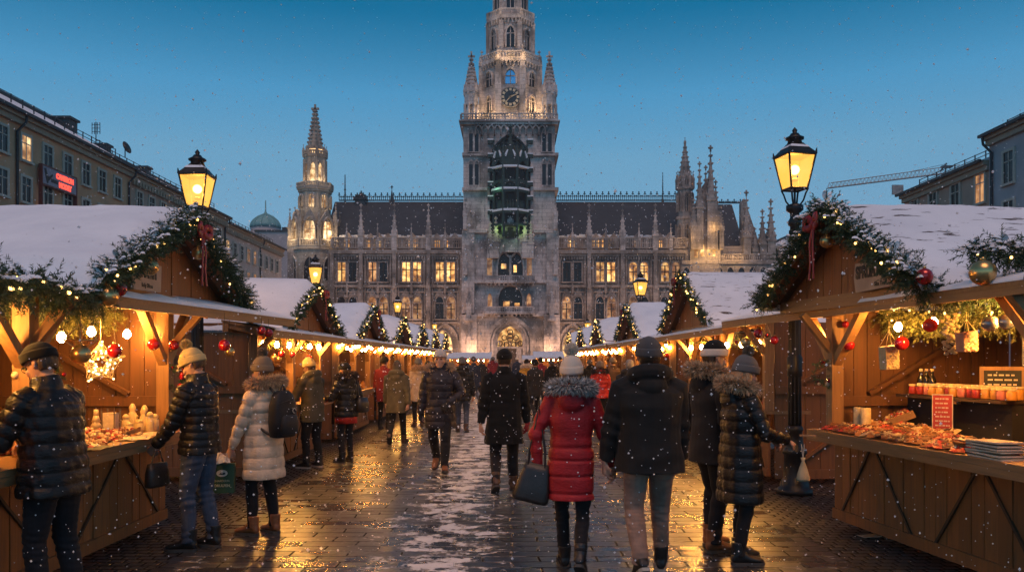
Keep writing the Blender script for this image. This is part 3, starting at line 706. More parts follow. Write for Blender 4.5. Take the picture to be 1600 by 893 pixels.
for s in (-1, 1):
    for q in range(6): y = 225+q*22; ca.box(x_(797.5+s*31)-.4, x_(797.5+s*31)+.4, YT-.4, YT+.6, z_(y), z_(y)+.5); cs.box(x_(797.5+s*31)-.42, x_(797.5+s*31)+.42, YT-.42, YT+.3, z_(y)+.5, z_(y)+.68)
oriel = hp(ca, 'carillon_oriel', M['copper']); o = cd.build('shade_core', M['stone_void']); o.parent = oriel; cs.islands('ledge_snow', M['snow'], oriel)  # dark solid core stands in for the shade inside the oriel
# floodlights on the galleries and in the turret
def point(x, y, z, e, c, r=.3, name='floodlight'):
    d = bpy.data.lights.new(name, 'POINT'); d.energy = e; d.color = c; d.shadow_soft_size = r
    o = bpy.data.objects.new(name, d); o.location = (x, y, z); link(o); return o
W1 = (1, .66, .32)
for px in (765, 797, 829): point(x_(px), YT-.1, z_(186), 85, W1)
for px in (738, 858): point(x_(px)+(1.1 if px < 797 else -1.1), YT-.3, z_(184), 70, W1)
point(x_(838), YT+2.2, z_(160), 120, W1); point(x_(757), YT+2.2, z_(165), 60, W1)
for px in (775, 797, 820): point(x_(px), YT+.6, z_(81), 45, W1)
for px in (770, 825): point(x_(px), YT+1.0, z_(9), 40, W1)
for px, py, e in ((797, 420, 12), (797, 470, 9), (797, 545, 110), (745, 548, 230), (850, 548, 170)): point(x_(px), YT-(2.6 if py > 500 else -.9), z_(py), e, (1, .56, .30))
point(x_(780), YT-1.6, z_(360), 22, (.5, 1, .2)); point(x_(815), YT-1.6, z_(360), 22, (.5, 1, .2)); point(x_(772), YT-1.6, z_(300), 12, (.25, 1, .45))
for k in (-2, -1, 0, 1): 
    a = R(-90+45*k); point(X(486)+math.cos(a)*4.4, YF+2.6+math.sin(a)*4.4, Z(371), 95, (1, .72, .40))
    point(X(486)+math.cos(a)*3.2, YF+2.6+math.sin(a)*3.2, Z(318), 22, (1, .72, .40)); point(X(486)+math.cos(a)*2.5, YF+2.6+math.sin(a)*2.5, Z(279), 45, (1, .72, .40))
point(X(486), YF-1.2, Z(234), 20, W1)
for px, py, e in ((1080, 400, 80), (1100, 400, 90), (1115, 400, 90), (1145, 404, 90), (1068, 375, 60), (1110, 360, 60)): point(X(px), YF-3.0, Z(py), e, (1, .58, .2))
for px in (541, 591, 644, 894, 946): point(X(px), YF+.2, Z(381), 28, (1, .58, .2))
for px in (560, 640, 700, 895, 960, 1030): point(X(px), YF-6, Z(548), 680, (1, .58, .36), .6)

# ------------------------------------------------------------------ the long buildings on both sides
def yrow(px, fx): return fx*FPX/(px-800.0)
M['plaster_y'] = plain('ochre plaster', (.66,.345,.19), .9, 0, .14, .8, .2, 20)
M['plaster_g'] = plain('grey plaster', (.48,.32,.24), .9, 0, .12, .8, .2, 20)
M['plaster_p'] = plain('pale pink plaster', (.56,.45,.40), .9, 0, .1, .8, .2, 20)
M['plaster_w'] = plain('white plaster', (.44,.40,.41), .9, 0, .12, .8, .2, 20)
M['trim_w'] = plain('window surround', (.55,.48,.40), .8, 0, .1)
M['cornice'] = plain('cornice', (.42,.33,.24), .85, 0, .12)
def facade_building(label, fx, y0, y1, ze, zr, run, wallm, rows, ys, lit, group, ww=.85, wh=1.35, sgn=1, chim=(), dentils=False, pipes=(), roofm='snow'):
    """a long house whose street front is the plane x = fx; sgn = -1: its body lies towards -x"""
    ctr = (fx, (y0+y1)/2, 0)
    b = empty('building', ctr, 0, label, 'building', group)
    inv = Matrix.Translation((-ctr[0], -ctr[1], 0))
    def part(mb, name, m, par=None, fix=True):
        o = mb.build(name, m, None, fix)
        o.parent = par or b
        if par is None: o.matrix_parent_inverse = inv
        return o
    s = sgn; D = run*2
    part(MB().box(min(fx, fx+s*D), max(fx, fx+s*D), y0, y1, 0, ze), 'wall', wallm)
    cn = MB(); cn.box(*sorted((fx-s*.45, fx)), y0, y1, ze-.3, ze); cn.box(*sorted((fx-s*.25, fx)), y0, y1, ze-.62, ze-.3)
    if dentils:
        n = int((y1-y0)/.55)
        for i in range(n): y = y0+(y1-y0)*(i+.5)/n; cn.box(*sorted((fx-s*.42, fx)), y-.13, y+.13, ze-1.0, ze-.62)
    cn.box(*sorted((fx-s*.12, fx)), y0, y1, 8.4, 8.6)
    part(cn, 'cornice', M['cornice'])
    rf = MB(); a = fx-s*.6; rf.add([(a,y0,ze),(a,y1,ze),(fx+s*run,y1,zr),(fx+s*run,y0,zr),(fx+s*D,y1,ze),(fx+s*D,y0,ze)], [(0,1,2,3),(3,2,4,5),(0,3,5),(1,4,2),(0,5,4,1)])
    roof = part(rf, 'roof', M[roofm])
    gt = MB(); gt.box(*sorted((a, a-s*.16)), y0, y1, ze-.12, ze+.06); q = .35
    gx = a+s*run*q; gz = ze+(zr-ze)*q*.94
    for h in (.25, .5): gt.tube([(gx, y0, gz+h), (gx, y1, gz+h)], .03, 4)
    n = int((y1-y0)/1.2)
    for i in range(n+1): y = y0+(y1-y0)*i/n; gt.box(gx-.03, gx+.03, y-.03, y+.03, gz, gz+.55)
    gt.box(*sorted((fx+s*run-.25, fx+s*run+.25)), y0, y1, zr-.1, zr+.14)
    g2 = gt.build('snow_guard', M['lead']); g2.parent = roof
    for (cyy, w, h, back) in chim:
        cm = MB().box(fx+s*(run-back)-.6, fx+s*(run-back)+.6, cyy-w/2, cyy+w/2, zr-1.6, zr+h); cm.box(fx+s*(run-back)-.75, fx+s*(run-back)+.75, cyy-w/2-.15, cyy+w/2+.15, zr+h, zr+h+.18); c = cm.build('chimney', M['lead']); c.parent = roof
    for py in pipes:
        pm = MB().tube([(fx-s*.5, py, ze-.1), (fx-s*.45, py, ze-.5), (fx-s*.1, py-.3, ze-1.1), (fx-s*.1, py-.3, 0)], .09, 6); part(pm, 'drainpipe', M['lead'])
    k = 0
    for ri, zc in enumerate(rows):
        for wi, y in enumerate(ys):
            fm = MB(); t = .16
            fm.box(*sorted((fx-s*.1, fx+s*.02)), y-ww/2-t, y-ww/2, zc-wh/2, zc+wh/2); fm.box(*sorted((fx-s*.1, fx+s*.02)), y+ww/2, y+ww/2+t, zc-wh/2, zc+wh/2)
            fm.box(*sorted((fx-s*.1, fx+s*.02)), y-ww/2-t, y+ww/2+t, zc+wh/2, zc+wh/2+t); fm.box(*sorted((fx-s*.2, fx+s*.02)), y-ww/2-t, y+ww/2+t, zc-wh/2-.14, zc-wh/2)
            fm.box(*sorted((fx-s*.06, fx-s*.02)), y-.035, y+.035, zc-wh/2, zc+wh/2); fm.box(*sorted((fx-s*.06, fx-s*.02)), y-ww/2, y+ww/2, zc+wh*.18, zc+wh*.18+.06)
            w = part(fm, 'window', M['trim_w'])
            L = lit.get((ri, wi))
            pm = MB().box(*sorted((fx-s*.03, fx-s*.005)), y-ww/2, y+ww/2, zc-wh/2, zc+wh/2); p = pm.build('pane', M[L or 'dark_pane']); p.parent = w
    return b
LB = 'buildings along the left side of the square'
ysA = [43.9, 46.3, 48.9, 51.3, 53.7, 56.1, 58.5, 60.8, 63.2]
facade_building('ochre plastered building with snowy roof and a red lit sign on its front', -30, 32, 65.5, 16.5, 19.9, 5.2, M['plaster_y'], (14.6, 12.05, 9.3, 6.6), ysA,
                {(0, 3): 'pane_pale', (2, 6): 'pane_dim', (2, 4): 'pane_lit'}, LB, .95, 1.5, -1, ((49.6, .8, .35, .0), (54.6, .7, .45, .0), (64.5, 1.2, .2, .6)), pipes=(50.6, 65.3))
ysB = [67.6+2.3*i for i in range(9)]
facade_building('grey brown building with a dentil cornice between ochre and pink ones', -30.3, 65.6, 88, 16.5, 19.6, 5.2, M['plaster_g'], (14.4, 12.0, 9.3, 6.6), ysB, {(1, 7): 'pane_dim'}, LB, .95, 1.5, -1, ((72, .9, .4, .0), (80, .9, .3, .0)), True, (87.9,))
ysC = [83.4+2.45*i for i in range(12)]
ysC = [89.4+2.35*i for i in range(9)]
facade_building('pale pink building with lit windows ending beside the town hall turret', -30.6, 88.2, 110.5, 16.1, 18.6, 5.2, M['plaster_p'], (13.6, 10.9, 8.2, 5.4), ysC,
                {(0, 0): 'pane_pale', (0, 3): 'pane_dim', (0, 4): 'pane_dim', (1, 3): 'pane_dim', (1, 4): 'pane_dim', (1, 5): 'pane_lit', (1, 6): 'pane_lit', (2, 1): 'pane_dim'}, LB, .95, 1.5, -1, ((96, .9, .3, .0),), True, (101.2,))
RB = 'buildings on the right side of the square'
facade_building('tall whitish building with dark eaves at the right edge', 30, 38, 52.3, 15.6, 17.2, 5, M['plaster_w'], (13.2, 10.2, 7), [41, 44.4, 47.6, 50.2], {}, RB, 1.0, 1.9, 1, (), False, (52.2,), 'lead')
facade_building('low cream building with one warm window behind the stall roofs', 30.2, 52.5, 64, 14.2, 16.3, 5, M['plaster_g'], (12.6, 10.0), [53.6, 56.6, 59.6, 62.4], {(0, 0): 'pane_dim', (1, 0): 'pane_dim'}, RB, 1.0, 1.8, 1, (), False, ())
facade_building('far grey building beside the right end of the town hall', 41, 128, 150, 19, 22.5, 6, M['plaster_g'], (15, 11.5, 8), [130+3*i for i in range(7)], {}, RB, 1.2, 2, 1)
# the low house just right of the hall, its gable side to the square
fb = empty('building', (42, 140, 0), 0, 'small grey building with sloping slate roof right of the town hall', 'building', RB)
b = MB().box(-6, 8, 0, 10, 0, 19); o = b.build('wall', M['plaster_g'], fb)
b = MB(); b.prism([(-6.5, 18.9), (9, 18.9), (9, 23.5)], lambda a, c, d: (a, d, c), -.5, 10.4); b.build('roof', M['slate'], fb)
for i in range(3): b = MB().box(-4+3.4*i, -2.8+3.4*i, -.06, -.01, 14, 16); b.build('window', M['dark_pane'], fb)
# sign on the ochre building: a fascia with lettering, red lit lines
sg = empty('shop_sign', (-29.75, 54.6, 12.4), 0, 'long shop sign with dark V and glowing red lettering on the ochre facade', 'sign')
zb = 13.05
b = MB().box(-.15, .15, -3.3, 3.3, zb-11.5-.95, zb-11.5+.85); b.build('board', plain('sign board', (.3,.27,.33), .5), sg)
b = MB(); b.box(-.2, .2, -3.4, 3.4, zb-11.5+.85, zb-11.5+1.0); b.box(-.2, .2, -3.4, 3.4, zb-11.5-1.1, zb-11.5-.95)
for y in (-3.35, 3.35): b.box(-.2, .2, y-.07, y+.07, -4.5, 2.4)
b.build('frame', plain('red brown frame', (.16,.03,.02), .5), sg)
b = MB(); fv = lambda a, c, d: (.155+d, a, c)
b.prism([(-3.0, 2.15), (-2.7, 2.25), (-2.15, 1.05), (-1.4, 1.7), (-1.5, 1.85), (-2.2, 1.4), (-2.3, .75), (-2.5, .75)], fv, 0, .04); b.build('emblem', M['iron'], sg)
def text(s, size, loc, rot, m, name, parent, ext=.01, bold=0, sx=1.0, al='LEFT'):
    cu = bpy.data.curves.new(name, 'FONT'); cu.body = s; cu.size = size; cu.extrude = ext; cu.offset = bold; cu.align_x = al
    tmp = bpy.data.objects.new(name, cu); col.objects.link(tmp)
    bpy.context.view_layer.update(); dg = bpy.context.evaluated_depsgraph_get(); me = bpy.data.meshes.new_from_object(tmp.evaluated_get(dg))
    bpy.data.objects.remove(tmp); bpy.data.curves.remove(cu)
    me.materials.clear(); me.materials.append(m); o = bpy.data.objects.new(name, me); link(o, parent)
    o.location = loc; o.rotation_euler = rot; o.scale = (sx, 1, 1); return o
sg.scale = (.62,)*3
red = glow('red lit letters', (1, .07, .04), 1.5)
text('uum', .75, (.16, -1.75, 1.0), (R(90), 0, R(90)), M['iron'], 'lettering', sg, .02, .02)
text('CAMERON', .72, (.16, -.75, 1.62), (R(90), 0, R(90)), red, 'lit_lettering', sg, .02, .05, .98)
text('MODET', .72, (.16, -.2, .78), (R(90), 0, R(90)), red, 'lit_lettering', sg, .02, .05, .98)
# balcony under the sign
bl = empty('balcony', (-29.4, 54.6, 10.2), 0, 'small iron railed balcony with lit glass under the red sign', 'balcony')
b = MB()
for i in range(23): b.box(.5, .54, -3.3+.3*i-.02, -3.3+.3*i+.02, -.1, 1.0)
b.box(.48, .56, -3.3, 3.3, 1.0, 1.06); b.box(-.6, .56, -3.3, 3.3, -.2, -.1); b.build('railing', M['iron'], bl)
b = MB().box(-.35, -.3, -3.1, -1.1, 0, 1.5); b.box(-.35, -.3, .3, 2.0, 0, .9); b.build('lit_panel', M['pane_lit'], bl); bl.scale = (.62,)*3
# roof aerials, dish, crane, copper dome
ae = MB(); ae.tube([(0,0,0),(0,0,5.5)], .06, 5); ae.build('mast', M['lead'], empty('antenna', (-35, 53.2, 19.7), 0, 'tall thin aerial mast on the ridge of the ochre building', 'antenna'))
ae = MB(); ae.tube([(0,0,0),(0,0,3.6)], .07, 5)
for z in (2.2, 2.7, 3.2): ae.box(-.6, .6, -.03, .03, z, z+.06)
for x in (-.55, -.2, .2, .55): ae.box(x-.03, x+.03, -.05, .05, 1.9, 3.5)
ae.lathe([(.02,0),(.35,.08),(.36,.1)], 10, (.3, -.1, .9)); ae.build('mast', M['lead'], empty('antenna', (-35, 70.0, 19.4), 0, 'short rooftop antenna rack with small dish above the grey brown building', 'antenna')); bpy.data.objects['antenna.001'].scale = (.6,)*3
d = MB(); d.lathe([(.05,0),(.5,.1),(.9,.3),(.95,.34)], 16); dish = empty('satellite_dish', (-34.6, 74.4, 20.2), R(20), 'round satellite dish on the left roof ridge', 'satellite dish'); o = d.build('reflector', M['lead'], dish); o.rotation_euler = (R(70), 0, R(60)); o.location.z = .6
d = MB().tube([(0,0,-.8),(0,0,.6)], .08, 6); d.build('mount', M['lead'], dish); dish.scale = (.6,)*3; dish.location.z -= .1
cr_ = empty('tower_crane', (120, 250, 0), 0, 'pale lattice jib crane far beyond the right roofs', 'crane')
Yc = 250; b = MB(); xa, xb = X(1293, Yc)-120, X(1500, Yc)-120
def cz(x): return Z(294, Yc) + (x-xa)/(xb-xa)*(Z(268, Yc)-Z(294, Yc))
for dy in (-.6, .6): b.tube([(xa, dy, cz(xa)), (xb, dy, cz(xb))], .13, 4)
b.tube([(xa+1, 0, cz(xa)+1.6), (xb, 0, cz(xb)+2.0)], .13, 4)
n = 34
for i in range(n):
    x = xa+(xb-xa)*i/n; x2 = xa+(xb-xa)*(i+.5)/n; x3 = xa+(xb-xa)*(i+1)/n
    for dy in (-.6, .6): b.tube([(x, dy, cz(x)), (x2, 0, cz(x2)+1.7), (x3, dy, cz(x3))], .07, 4)
b.build('jib', plain('crane paint', (.42,.36,.31), .6), cr_)
b = MB().tube([(xb-6, 0, cz(xb)), (xb-4, 0, Z(255, Yc))], .25, 4); b.tube([(xb-4, 0, Z(256, Yc)), (X(1420, Yc)-120, 0, cz(X(1420, Yc)-120)+1.8)], .06, 4); b.box(xb-5.5, xb-2.5, -.8, .8, Z(262, Yc), Z(259, Yc)); b.build('apex', M['lead'], cr_)
b = MB().box(X(1394, Yc)-120, X(1411, Yc)-120, -.3, .3, Z(304, Yc), Z(289, Yc)); b.build('signboard', plain('crane board', (.28,.24,.22), .7, 0, .5, .6), cr_)
b = MB()
for sx in (-.8, .8):
    for sy in (-.8, .8): b.tube([(xb+1+sx, sy, 0), (xb+1+sx, sy, cz(xb))], .15, 4)
b.build('tower', M['lead'], cr_)
do = empty('dome', (X(415, 170), 170, 0), 0, 'pale green copper dome with needle tip beyond the pink building', 'dome')
Yd = 170; b = MB(); rr = 24*Yd/FPX; b.lathe([(rr*.95, 0), (rr*.95, Z(356, Yd))], 20); b.build('drum', M['plaster_w'], do)
b = MB(); b.lathe([(rr, Z(356, Yd)), (rr*.95, Z(351, Yd)), (rr*.8, Z(345, Yd)), (rr*.5, Z(339, Yd)), (rr*.15, Z(335, Yd)), (.15, Z(330, Yd)), (.1, Z(313, Yd))], 24)
for k in range(12): a = k*math.pi/6; b.tube([(rr*f*math.cos(a), rr*f*math.sin(a), Z(y, Yd)+.05) for f, y in ((1,356),(.95,351),(.8,345),(.5,339),(.15,335))], .12, 4)
b.build('cupola', plain('pale copper', (.16,.36,.36), .6), do)
fb = empty('building', (X(432, 160), 160, 0), 0, 'flat roofed pale building in the gap before the turret', 'building', LB)
b = MB().box(-4, 6, 0, 8, 0, Z(362, 160)); b.build('wall', M['plaster_w'], fb); b = MB().box(-4.2, 6.2, -.2, 8, Z(362, 160), Z(359, 160)); b.box(.5, 2, 2, 4, Z(359, 160), Z(352, 160)); b.build('roof', M['lead'], fb)
# ------------------------------------------------------------------ market stalls
M['pine'] = wood('warm pine timber', (.40,.21,.085), 2); M['pine_u'] = wood('warm pine beam', (.40,.21,.085), 1); M['pine_v'] = wood('warm pine board', (.38,.20,.08), 0)
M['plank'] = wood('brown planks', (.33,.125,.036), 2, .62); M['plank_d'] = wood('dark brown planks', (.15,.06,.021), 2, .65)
M['gable'] = wood('red brown gable boards', (.30,.11,.035), 2, .6); M['batten'] = wood('dark batten', (.075,.036,.016), 2, .6)
def snow_thin():
    t = NT('thin snow on shingles'); n = t.noise(9, 6); p = t.co('Object', (1.1, 5.5, 5.5)); d = t.noise(2.6, 5, p, .62)
    k = t.ramp(t.noise(1.3, 3), [(.3, (.70,.73,.78)), (.7, (.86,.87,.9))])
    m_ = t.ramp(d, [(.61, 0), (.65, 1)]); k = t.mix(m_, k, (.09,.065,.055))
    t.base(k).rough(.75).bump(t.math('SUBTRACT', t.math('MULTIPLY', n, .5), m_), .5, .03); return t.m
M['snow_thin'] = snow_thin()
def fir(name, c1, c2):
    t = NT(name); t.base(t.mix(t.island(), c1, c2)).rough(.55); return t.m
M['fir'] = fir('fir needles', (.014,.04,.018), (.05,.095,.035)); M['fir_y'] = fir('dry yellow green fir', (.07,.085,.02), (.16,.15,.045))
M['fairy'] = glow('fairy light', (1, .52, .14), 5.5); M['bulb'] = glow('lit bulb', (1, .44, .09), 520, True)
M['bulb_far'] = glow('lit bulb far', (1, .44, .09), 220, True)
M['gold'] = plain('gold bauble', (.62,.40,.16), .28, .85, .1); M['red_b'] = plain('red bauble', (.42,.012,.014), .18, .35, .15, 6, 0, 60, 0, .6); M['silver'] = plain('grey bauble', (.32,.34,.37), .25, .7, .1)
M['ribbon'] = plain('red ribbon', (.26,.012,.014), .5); M['wire'] = plain('dark cord', (.02,.017,.014), .6)
def nrm(a): return a/np.maximum(np.linalg.norm(a, axis=-1, keepdims=True), 1e-9)
def needles(P, D, L, nn, nl, nw, rs, mat_fn=None):
    """fir twigs: P roots, D directions, L lengths -> triangles for nn needles per twig plus the stem"""
    n = len(P); D = nrm(D); A = nrm(np.cross(D, np.array([.3,.2,.93]) + rs.normal(0,.1,(n,3)))); B = np.cross(D, A)
    t = (np.arange(nn)+.5)/nn
    ang = rs.uniform(0, 2*np.pi, (n, nn)); pos = P[:,None] + D[:,None]*(t[None,:,None]*L[:,None,None])
    side = A[:,None]*np.cos(ang)[...,None] + B[:,None]*np.sin(ang)[...,None]
    nd = nrm(side*.85 + D[:,None]*.75); ln = nl*(1-.45*t)[None,:]*rs.uniform(.75,1.2,(n,nn))
    tip = pos + nd*ln[...,None]; w = nrm(np.cross(nd, rs.normal(0,1,(n,nn,3))))*nw
    V = np.stack([pos-w, pos+w, tip], 2).reshape(-1,3)
    return V
def tri_mesh(name, V, mats, mi=None):
    k = len(V)//3; me = bpy.data.meshes.new(name); me.vertices.add(len(V)); me.vertices.foreach_set('co', V.astype(np.float32).ravel())
    me.loops.add(len(V)); me.loops.foreach_set('vertex_index', np.arange(len(V), dtype=np.int32)); me.polygons.add(k)
    me.polygons.foreach_set('loop_start', np.arange(0, len(V), 3, dtype=np.int32)); me.polygons.foreach_set('loop_total', np.full(k, 3, dtype=np.int32))
    for m in mats: me.materials.append(m)
    if mi is not None: me.polygons.foreach_set('material_index', mi.astype(np.int32))
    me.update(); me.validate(); return me
def along(pts, n, rs):
    pts = np.array(pts, float); seg = np.linalg.norm(np.diff(pts, axis=0), axis=1); cum = np.r_[0, np.cumsum(seg)]
    s = np.sort(rs.uniform(0, cum[-1], n)); i = np.clip(np.searchsorted(cum, s)-1, 0, len(seg)-1); f = (s-cum[i])/seg[i]
    return pts[i]*(1-f[:,None]) + pts[i+1]*f[:,None], nrm(np.diff(pts, axis=0))[i]
gl_n = 0
def garland(pts, rad, dens, label, lvl=0, snow=0, group=None, matn='fir', droop=.35, lights=0, lr=.016, llabel=None, name='garland'):
    global gl_n; gl_n += 1; rs = np.random.RandomState(gl_n*7+3)
    length = float(np.sum(np.linalg.norm(np.diff(np.array(pts), axis=0), axis=1))); n = int(length*dens)
    P, T = along(pts, n, rs); off = nrm(rs.normal(0,1,(n,3))); off -= T*np.sum(off*T,1,keepdims=True)*.6
    P2 = P + off*rs.uniform(0,.45,(n,1))*rad; D = off + T*rs.uniform(-.5,.9,(n,1)) + np.array([0,0,-droop])
    Ln = rad*rs.uniform(.7,1.5,n); nn = (26, 16, 9)[lvl]; nl = (.048,.045,.055)[lvl]; nw = (.004,.0065,.011)[lvl]
    V = needles(P2, D, Ln, nn, nl, nw, rs); k = len(V)//3; mi = np.zeros(k)
    mats = [M[matn], M['snow']]
    Vs = []
    if snow:
        top = (off[:,2] > .25) & (rs.uniform(0,1,n) < snow)
        idx = np.where(top)[0]
        for i in idx:                                      # little caps of snow on the upper twigs
            d = nrm(D[i]*np.array([1,1,.3])); a = nrm(np.cross(d, [0,0,1.0])); b = np.array([0,0,1.0])
            for q_ in range(3):
                c = P2[i] + D[i]*Ln[i]*(.25+.28*q_) + np.array([0,0,.016]) + a*rs.uniform(-.02,.02); r = rs.uniform(.011,.024)
                lo = [c + d*r*1.5*math.cos(q) + a*r*math.sin(q) - b*r*.25 for q in np.arange(7)*2*math.pi/7]; hi = [c + d*r*.95*math.cos(q+.4) + a*r*.65*math.sin(q+.4) + b*r*.55 for q in np.arange(7)*2*math.pi/7]; tp_ = c + b*r*.8
                for j in range(7): k2 = (j+1) % 7; Vs += [lo[j], lo[k2], hi[j]]; Vs += [lo[k2], hi[k2], hi[j]]; Vs += [hi[j], hi[k2], tp_]
    if len(Vs): V = np.r_[V, np.array(Vs)]; mi = np.r_[mi, np.ones(len(Vs)//3)]
    o = link(bpy.data.objects.new(name, tri_mesh(name, V, mats, mi))); tag(o, label, 'garland', group)
    if lights:
        nb = max(3, int(length*lights)); Q, _ = along(pts, nb, rs); q = MB()
        ox = nrm(rs.normal(0,1,(nb,3))); ox[:,2] *= .6
        Q = Q + ox*rad*rs.uniform(.5,.95,(nb,1))
        for c in Q: q.sphere(c, lr*rs.uniform(.8,1.2), 6, 4)
        q.tube([tuple(c) for c in Q], .0025 if lvl == 0 else .004, 3, 1)
        ls = q.build('fairy_lights', [M['fairy'], M['wire']]); tag(ls, llabel or ('fairy lights in the ' + label), 'fairy lights', (group or 'garlands') + ' lights')
    return o
SIDE = {1: 'right', -1: 'left'}
class SMB(MB):
    side = 1
    def build(self, name, mats, parent=None, fix=True):
        if self.side < 0: self.v = [(-x, y, z) for x, y, z in self.v]
        return MB.build(self, name, mats, parent, fix)
def stall(side, X0, Y0, rot, L, uc, hw, ze, zr, label, lvl, awn, posts, D=1.9, cu=(0, None), vg=-.15, flat=None, thin=False, goods=True, group=None):
    root = empty('market_stall', (side*X0, Y0, 0), rot, label, 'market stall', group or ('wooden market stalls in the %s row' % SIDE[side]))
    rs = random.Random(int(Y0*10)+side)
    def S(): m = SMB(); m.side = side; return m
    c0, c1 = cu[0], cu[1] or L
    pw = .14 if lvl == 0 else .2
    # front panel of upright planks with crossed battens
    m = S(); n = int((c1-c0)/pw)
    for i in range(n):
        a = c0+(c1-c0)*i/n; b = c0+(c1-c0)*(i+1)/n; j = rs.uniform(-.006,.006); m.box(.0+j, .03+j, a+.003, b-.003, .1+rs.uniform(0,.02), .9)
    m.build('front_panel', M['plank'], root)
    m = S(); nb = max(1, int((c1-c0)/1.35)); w = (c1-c0)/nb
    for i in range(nb):
        a = c0+w*i; m.beam((-.006, a+.12, .14), (-.006, a+w/2, .86), .022, .02, 0, (1,0,0)); m.beam((-.007, a+w-.12, .14), (-.007, a+w/2+.06, .86), .022, .02, 0, (1,0,0))
    m.build('cross_batten', M['batten'], root)
    m = S(); m.box(-.025, .03, c0, c1, .1, .2); m.build('skirting_board', M['plank'], root)
    m = S(); m.box(-.27, .55, c0-.05, c1+.05, .93, .975); m.box(-.27, -.24, c0-.05, c1+.05, .87, .928); m.build('counter', M['pine_u'], root)
    for u in posts:
        m = S(); m.box(-.06, .06, u-.06, u+.06, .05 if u < c0 or u > c1 else .98, 2.16); m.build('post', M['pine'], root)
    for u in posts:
        m = S()
        for s in (-1, 1):
            if -.1 <= u+s*.55 <= L+.6: m.beam((0, u+s*.03, 1.62), (0, u+s*.55, 2.16), .07, .08, 0, (1,0,0))
        m.beam((0, u, 1.7), (-.34, u, 2.1), .06, .07, 0, (0,1,0)); m.build('brace', M['pine'], root)
    # awning sheet, its beam and the snow on it
    (ua, va), (ub, vb), zo, zi, wd = awn
    m = S(); nb = max(2, int((ub-ua)/.9)); 
    m.hexa([(va,ua,zo),(va+wd,ua,zi),(vb+wd,ub,zi),(vb,ub,zo)], [(va,ua,zo+.03),(va+wd,ua,zi+.03),(vb+wd,ub,zi+.03),(vb,ub,zo+.03)])
    m.build('awning', M['pine_v'], root)
    m = S(); m.beam((va+.03,ua,zo-.028), (vb+.03,ub,zo-.028), .05, .055); m.beam((va+wd-.05,ua,zi-.06), (vb+wd-.05,ub,zi-.06), .07, .12)
    for i in range(nb+1):
        f = i/nb; u = ua+.04+(ub-ua-.08)*f; v = va+(vb-va)*f; m.beam((v+.06,u,zo-.03), (v+wd-.05,u,zi-.03), .05, .07)
    m.build('awning_frame', M['pine_u'], root)
    m = S(); n = max(6, int((ub-ua)*(9 if lvl == 0 else 4))); vs = []; fs = []
    for i in range(n+1):
        f = i/n; u = ua+(ub-ua)*f; v = va+(vb-va)*f; t = .018+.03*abs(mnoise.noise((u*2.1, side*3, Y0))); e = .012*mnoise.noise((u*6, 1, Y0))
        vs += [(v-.012+e,u,zo+.031), (v-.006+e,u,zo+.031+t), (v+wd*.5,u,(zo+zi)/2+.031+t*1.3), (v+wd,u,zi+.031+t)]
    for i in range(n):
        for j in range(3): fs.append((i*4+j, (i+1)*4+j, (i+1)*4+j+1, i*4+j+1))
    m.add(vs, fs, 0, True); m.build('awning_snow', M['snow'], root)
    # back and side walls
    m = S(); n = int(L/.22)
    for i in range(n): m.box(D, D+.03, L*i/n+.003, L*(i+1)/n-.003, .08, 2.16)
    for u in (L*.3, L*.75): m.beam((D-.03, u-.35, .9), (D-.03, u+.35, 2.12), .06, .1, 0, (1,0,0))
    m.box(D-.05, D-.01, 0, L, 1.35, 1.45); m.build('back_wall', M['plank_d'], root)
    for (u, s) in ((0, -1), (L, 1)):
        m = S(); n = int(D/pw)
        for i in range(n):
            j = rs.uniform(-.005,.005); m.box(.07+(D-.07)*i/n+.003, .07+(D-.07)*(i+1)/n-.003, u-.015+s*.03+j, u+.015+s*.03+j, .08, 2.15)
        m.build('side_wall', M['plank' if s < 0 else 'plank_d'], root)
        m = S(); uo = u+s*.03+(-.035 if s > 0 else -.035)
        m.box(.07, D, uo-.018, uo+.018, 1.2, 1.3); m.beam((.25, uo, .2), (D-.3, uo, 1.18), .04, .09, 0, (0,1,0)); m.beam((.35, uo, 1.32), (D-.2, uo, 2.08), .04, .09, 0, (0,1,0)); m.box(.07, D, uo-.02, uo+.02, .08, .2)
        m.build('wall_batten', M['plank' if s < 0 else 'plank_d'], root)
    # gabled roof across the street front
    v0, v1 = vg-.2, D+.35
    m = S()
    for s in (-1, 1):
        m.hexa([(v0,uc,zr),(v1,uc,zr),(v1,uc+s*hw,ze),(v0,uc+s*hw,ze)], [(v0,uc,zr+.05),(v1,uc,zr+.05),(v1,uc+s*hw,ze+.05),(v0,uc+s*hw,ze+.05)])
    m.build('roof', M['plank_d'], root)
    m = S(); n = int(2*hw/.16)
    for i in range(n):
        a = uc-hw+2*hw*i/n+.003; b = uc-hw+2*hw*(i+1)/n-.003; za = zr-(zr-ze)*abs(a-uc)/hw; zb = zr-(zr-ze)*abs(b-uc)/hw; j = rs.uniform(-.006,.006)
        m.hexa([(vg+j,a,ze-.06),(vg+.03+j,a,ze-.06),(vg+.03+j,b,ze-.06),(vg+j,b,ze-.06)], [(vg+j,a,za),(vg+.03+j,a,za),(vg+.03+j,b,zb),(vg+j,b,zb)])
    m.build('gable', M['gable'], root)
    m = S(); m.box(vg-.05, vg+.02, uc-hw, uc+hw, ze-.1, ze+.02); m.build('tie_beam', M['pine_u'], root)
    m = S()
    for s in (-1, 1): m.beam((v0+.02, uc, zr-.02), (v0+.02, uc+s*hw, ze-.02), .04, .14, 0, (1,0,0))
    m.build('barge_board', M['gable'], root)
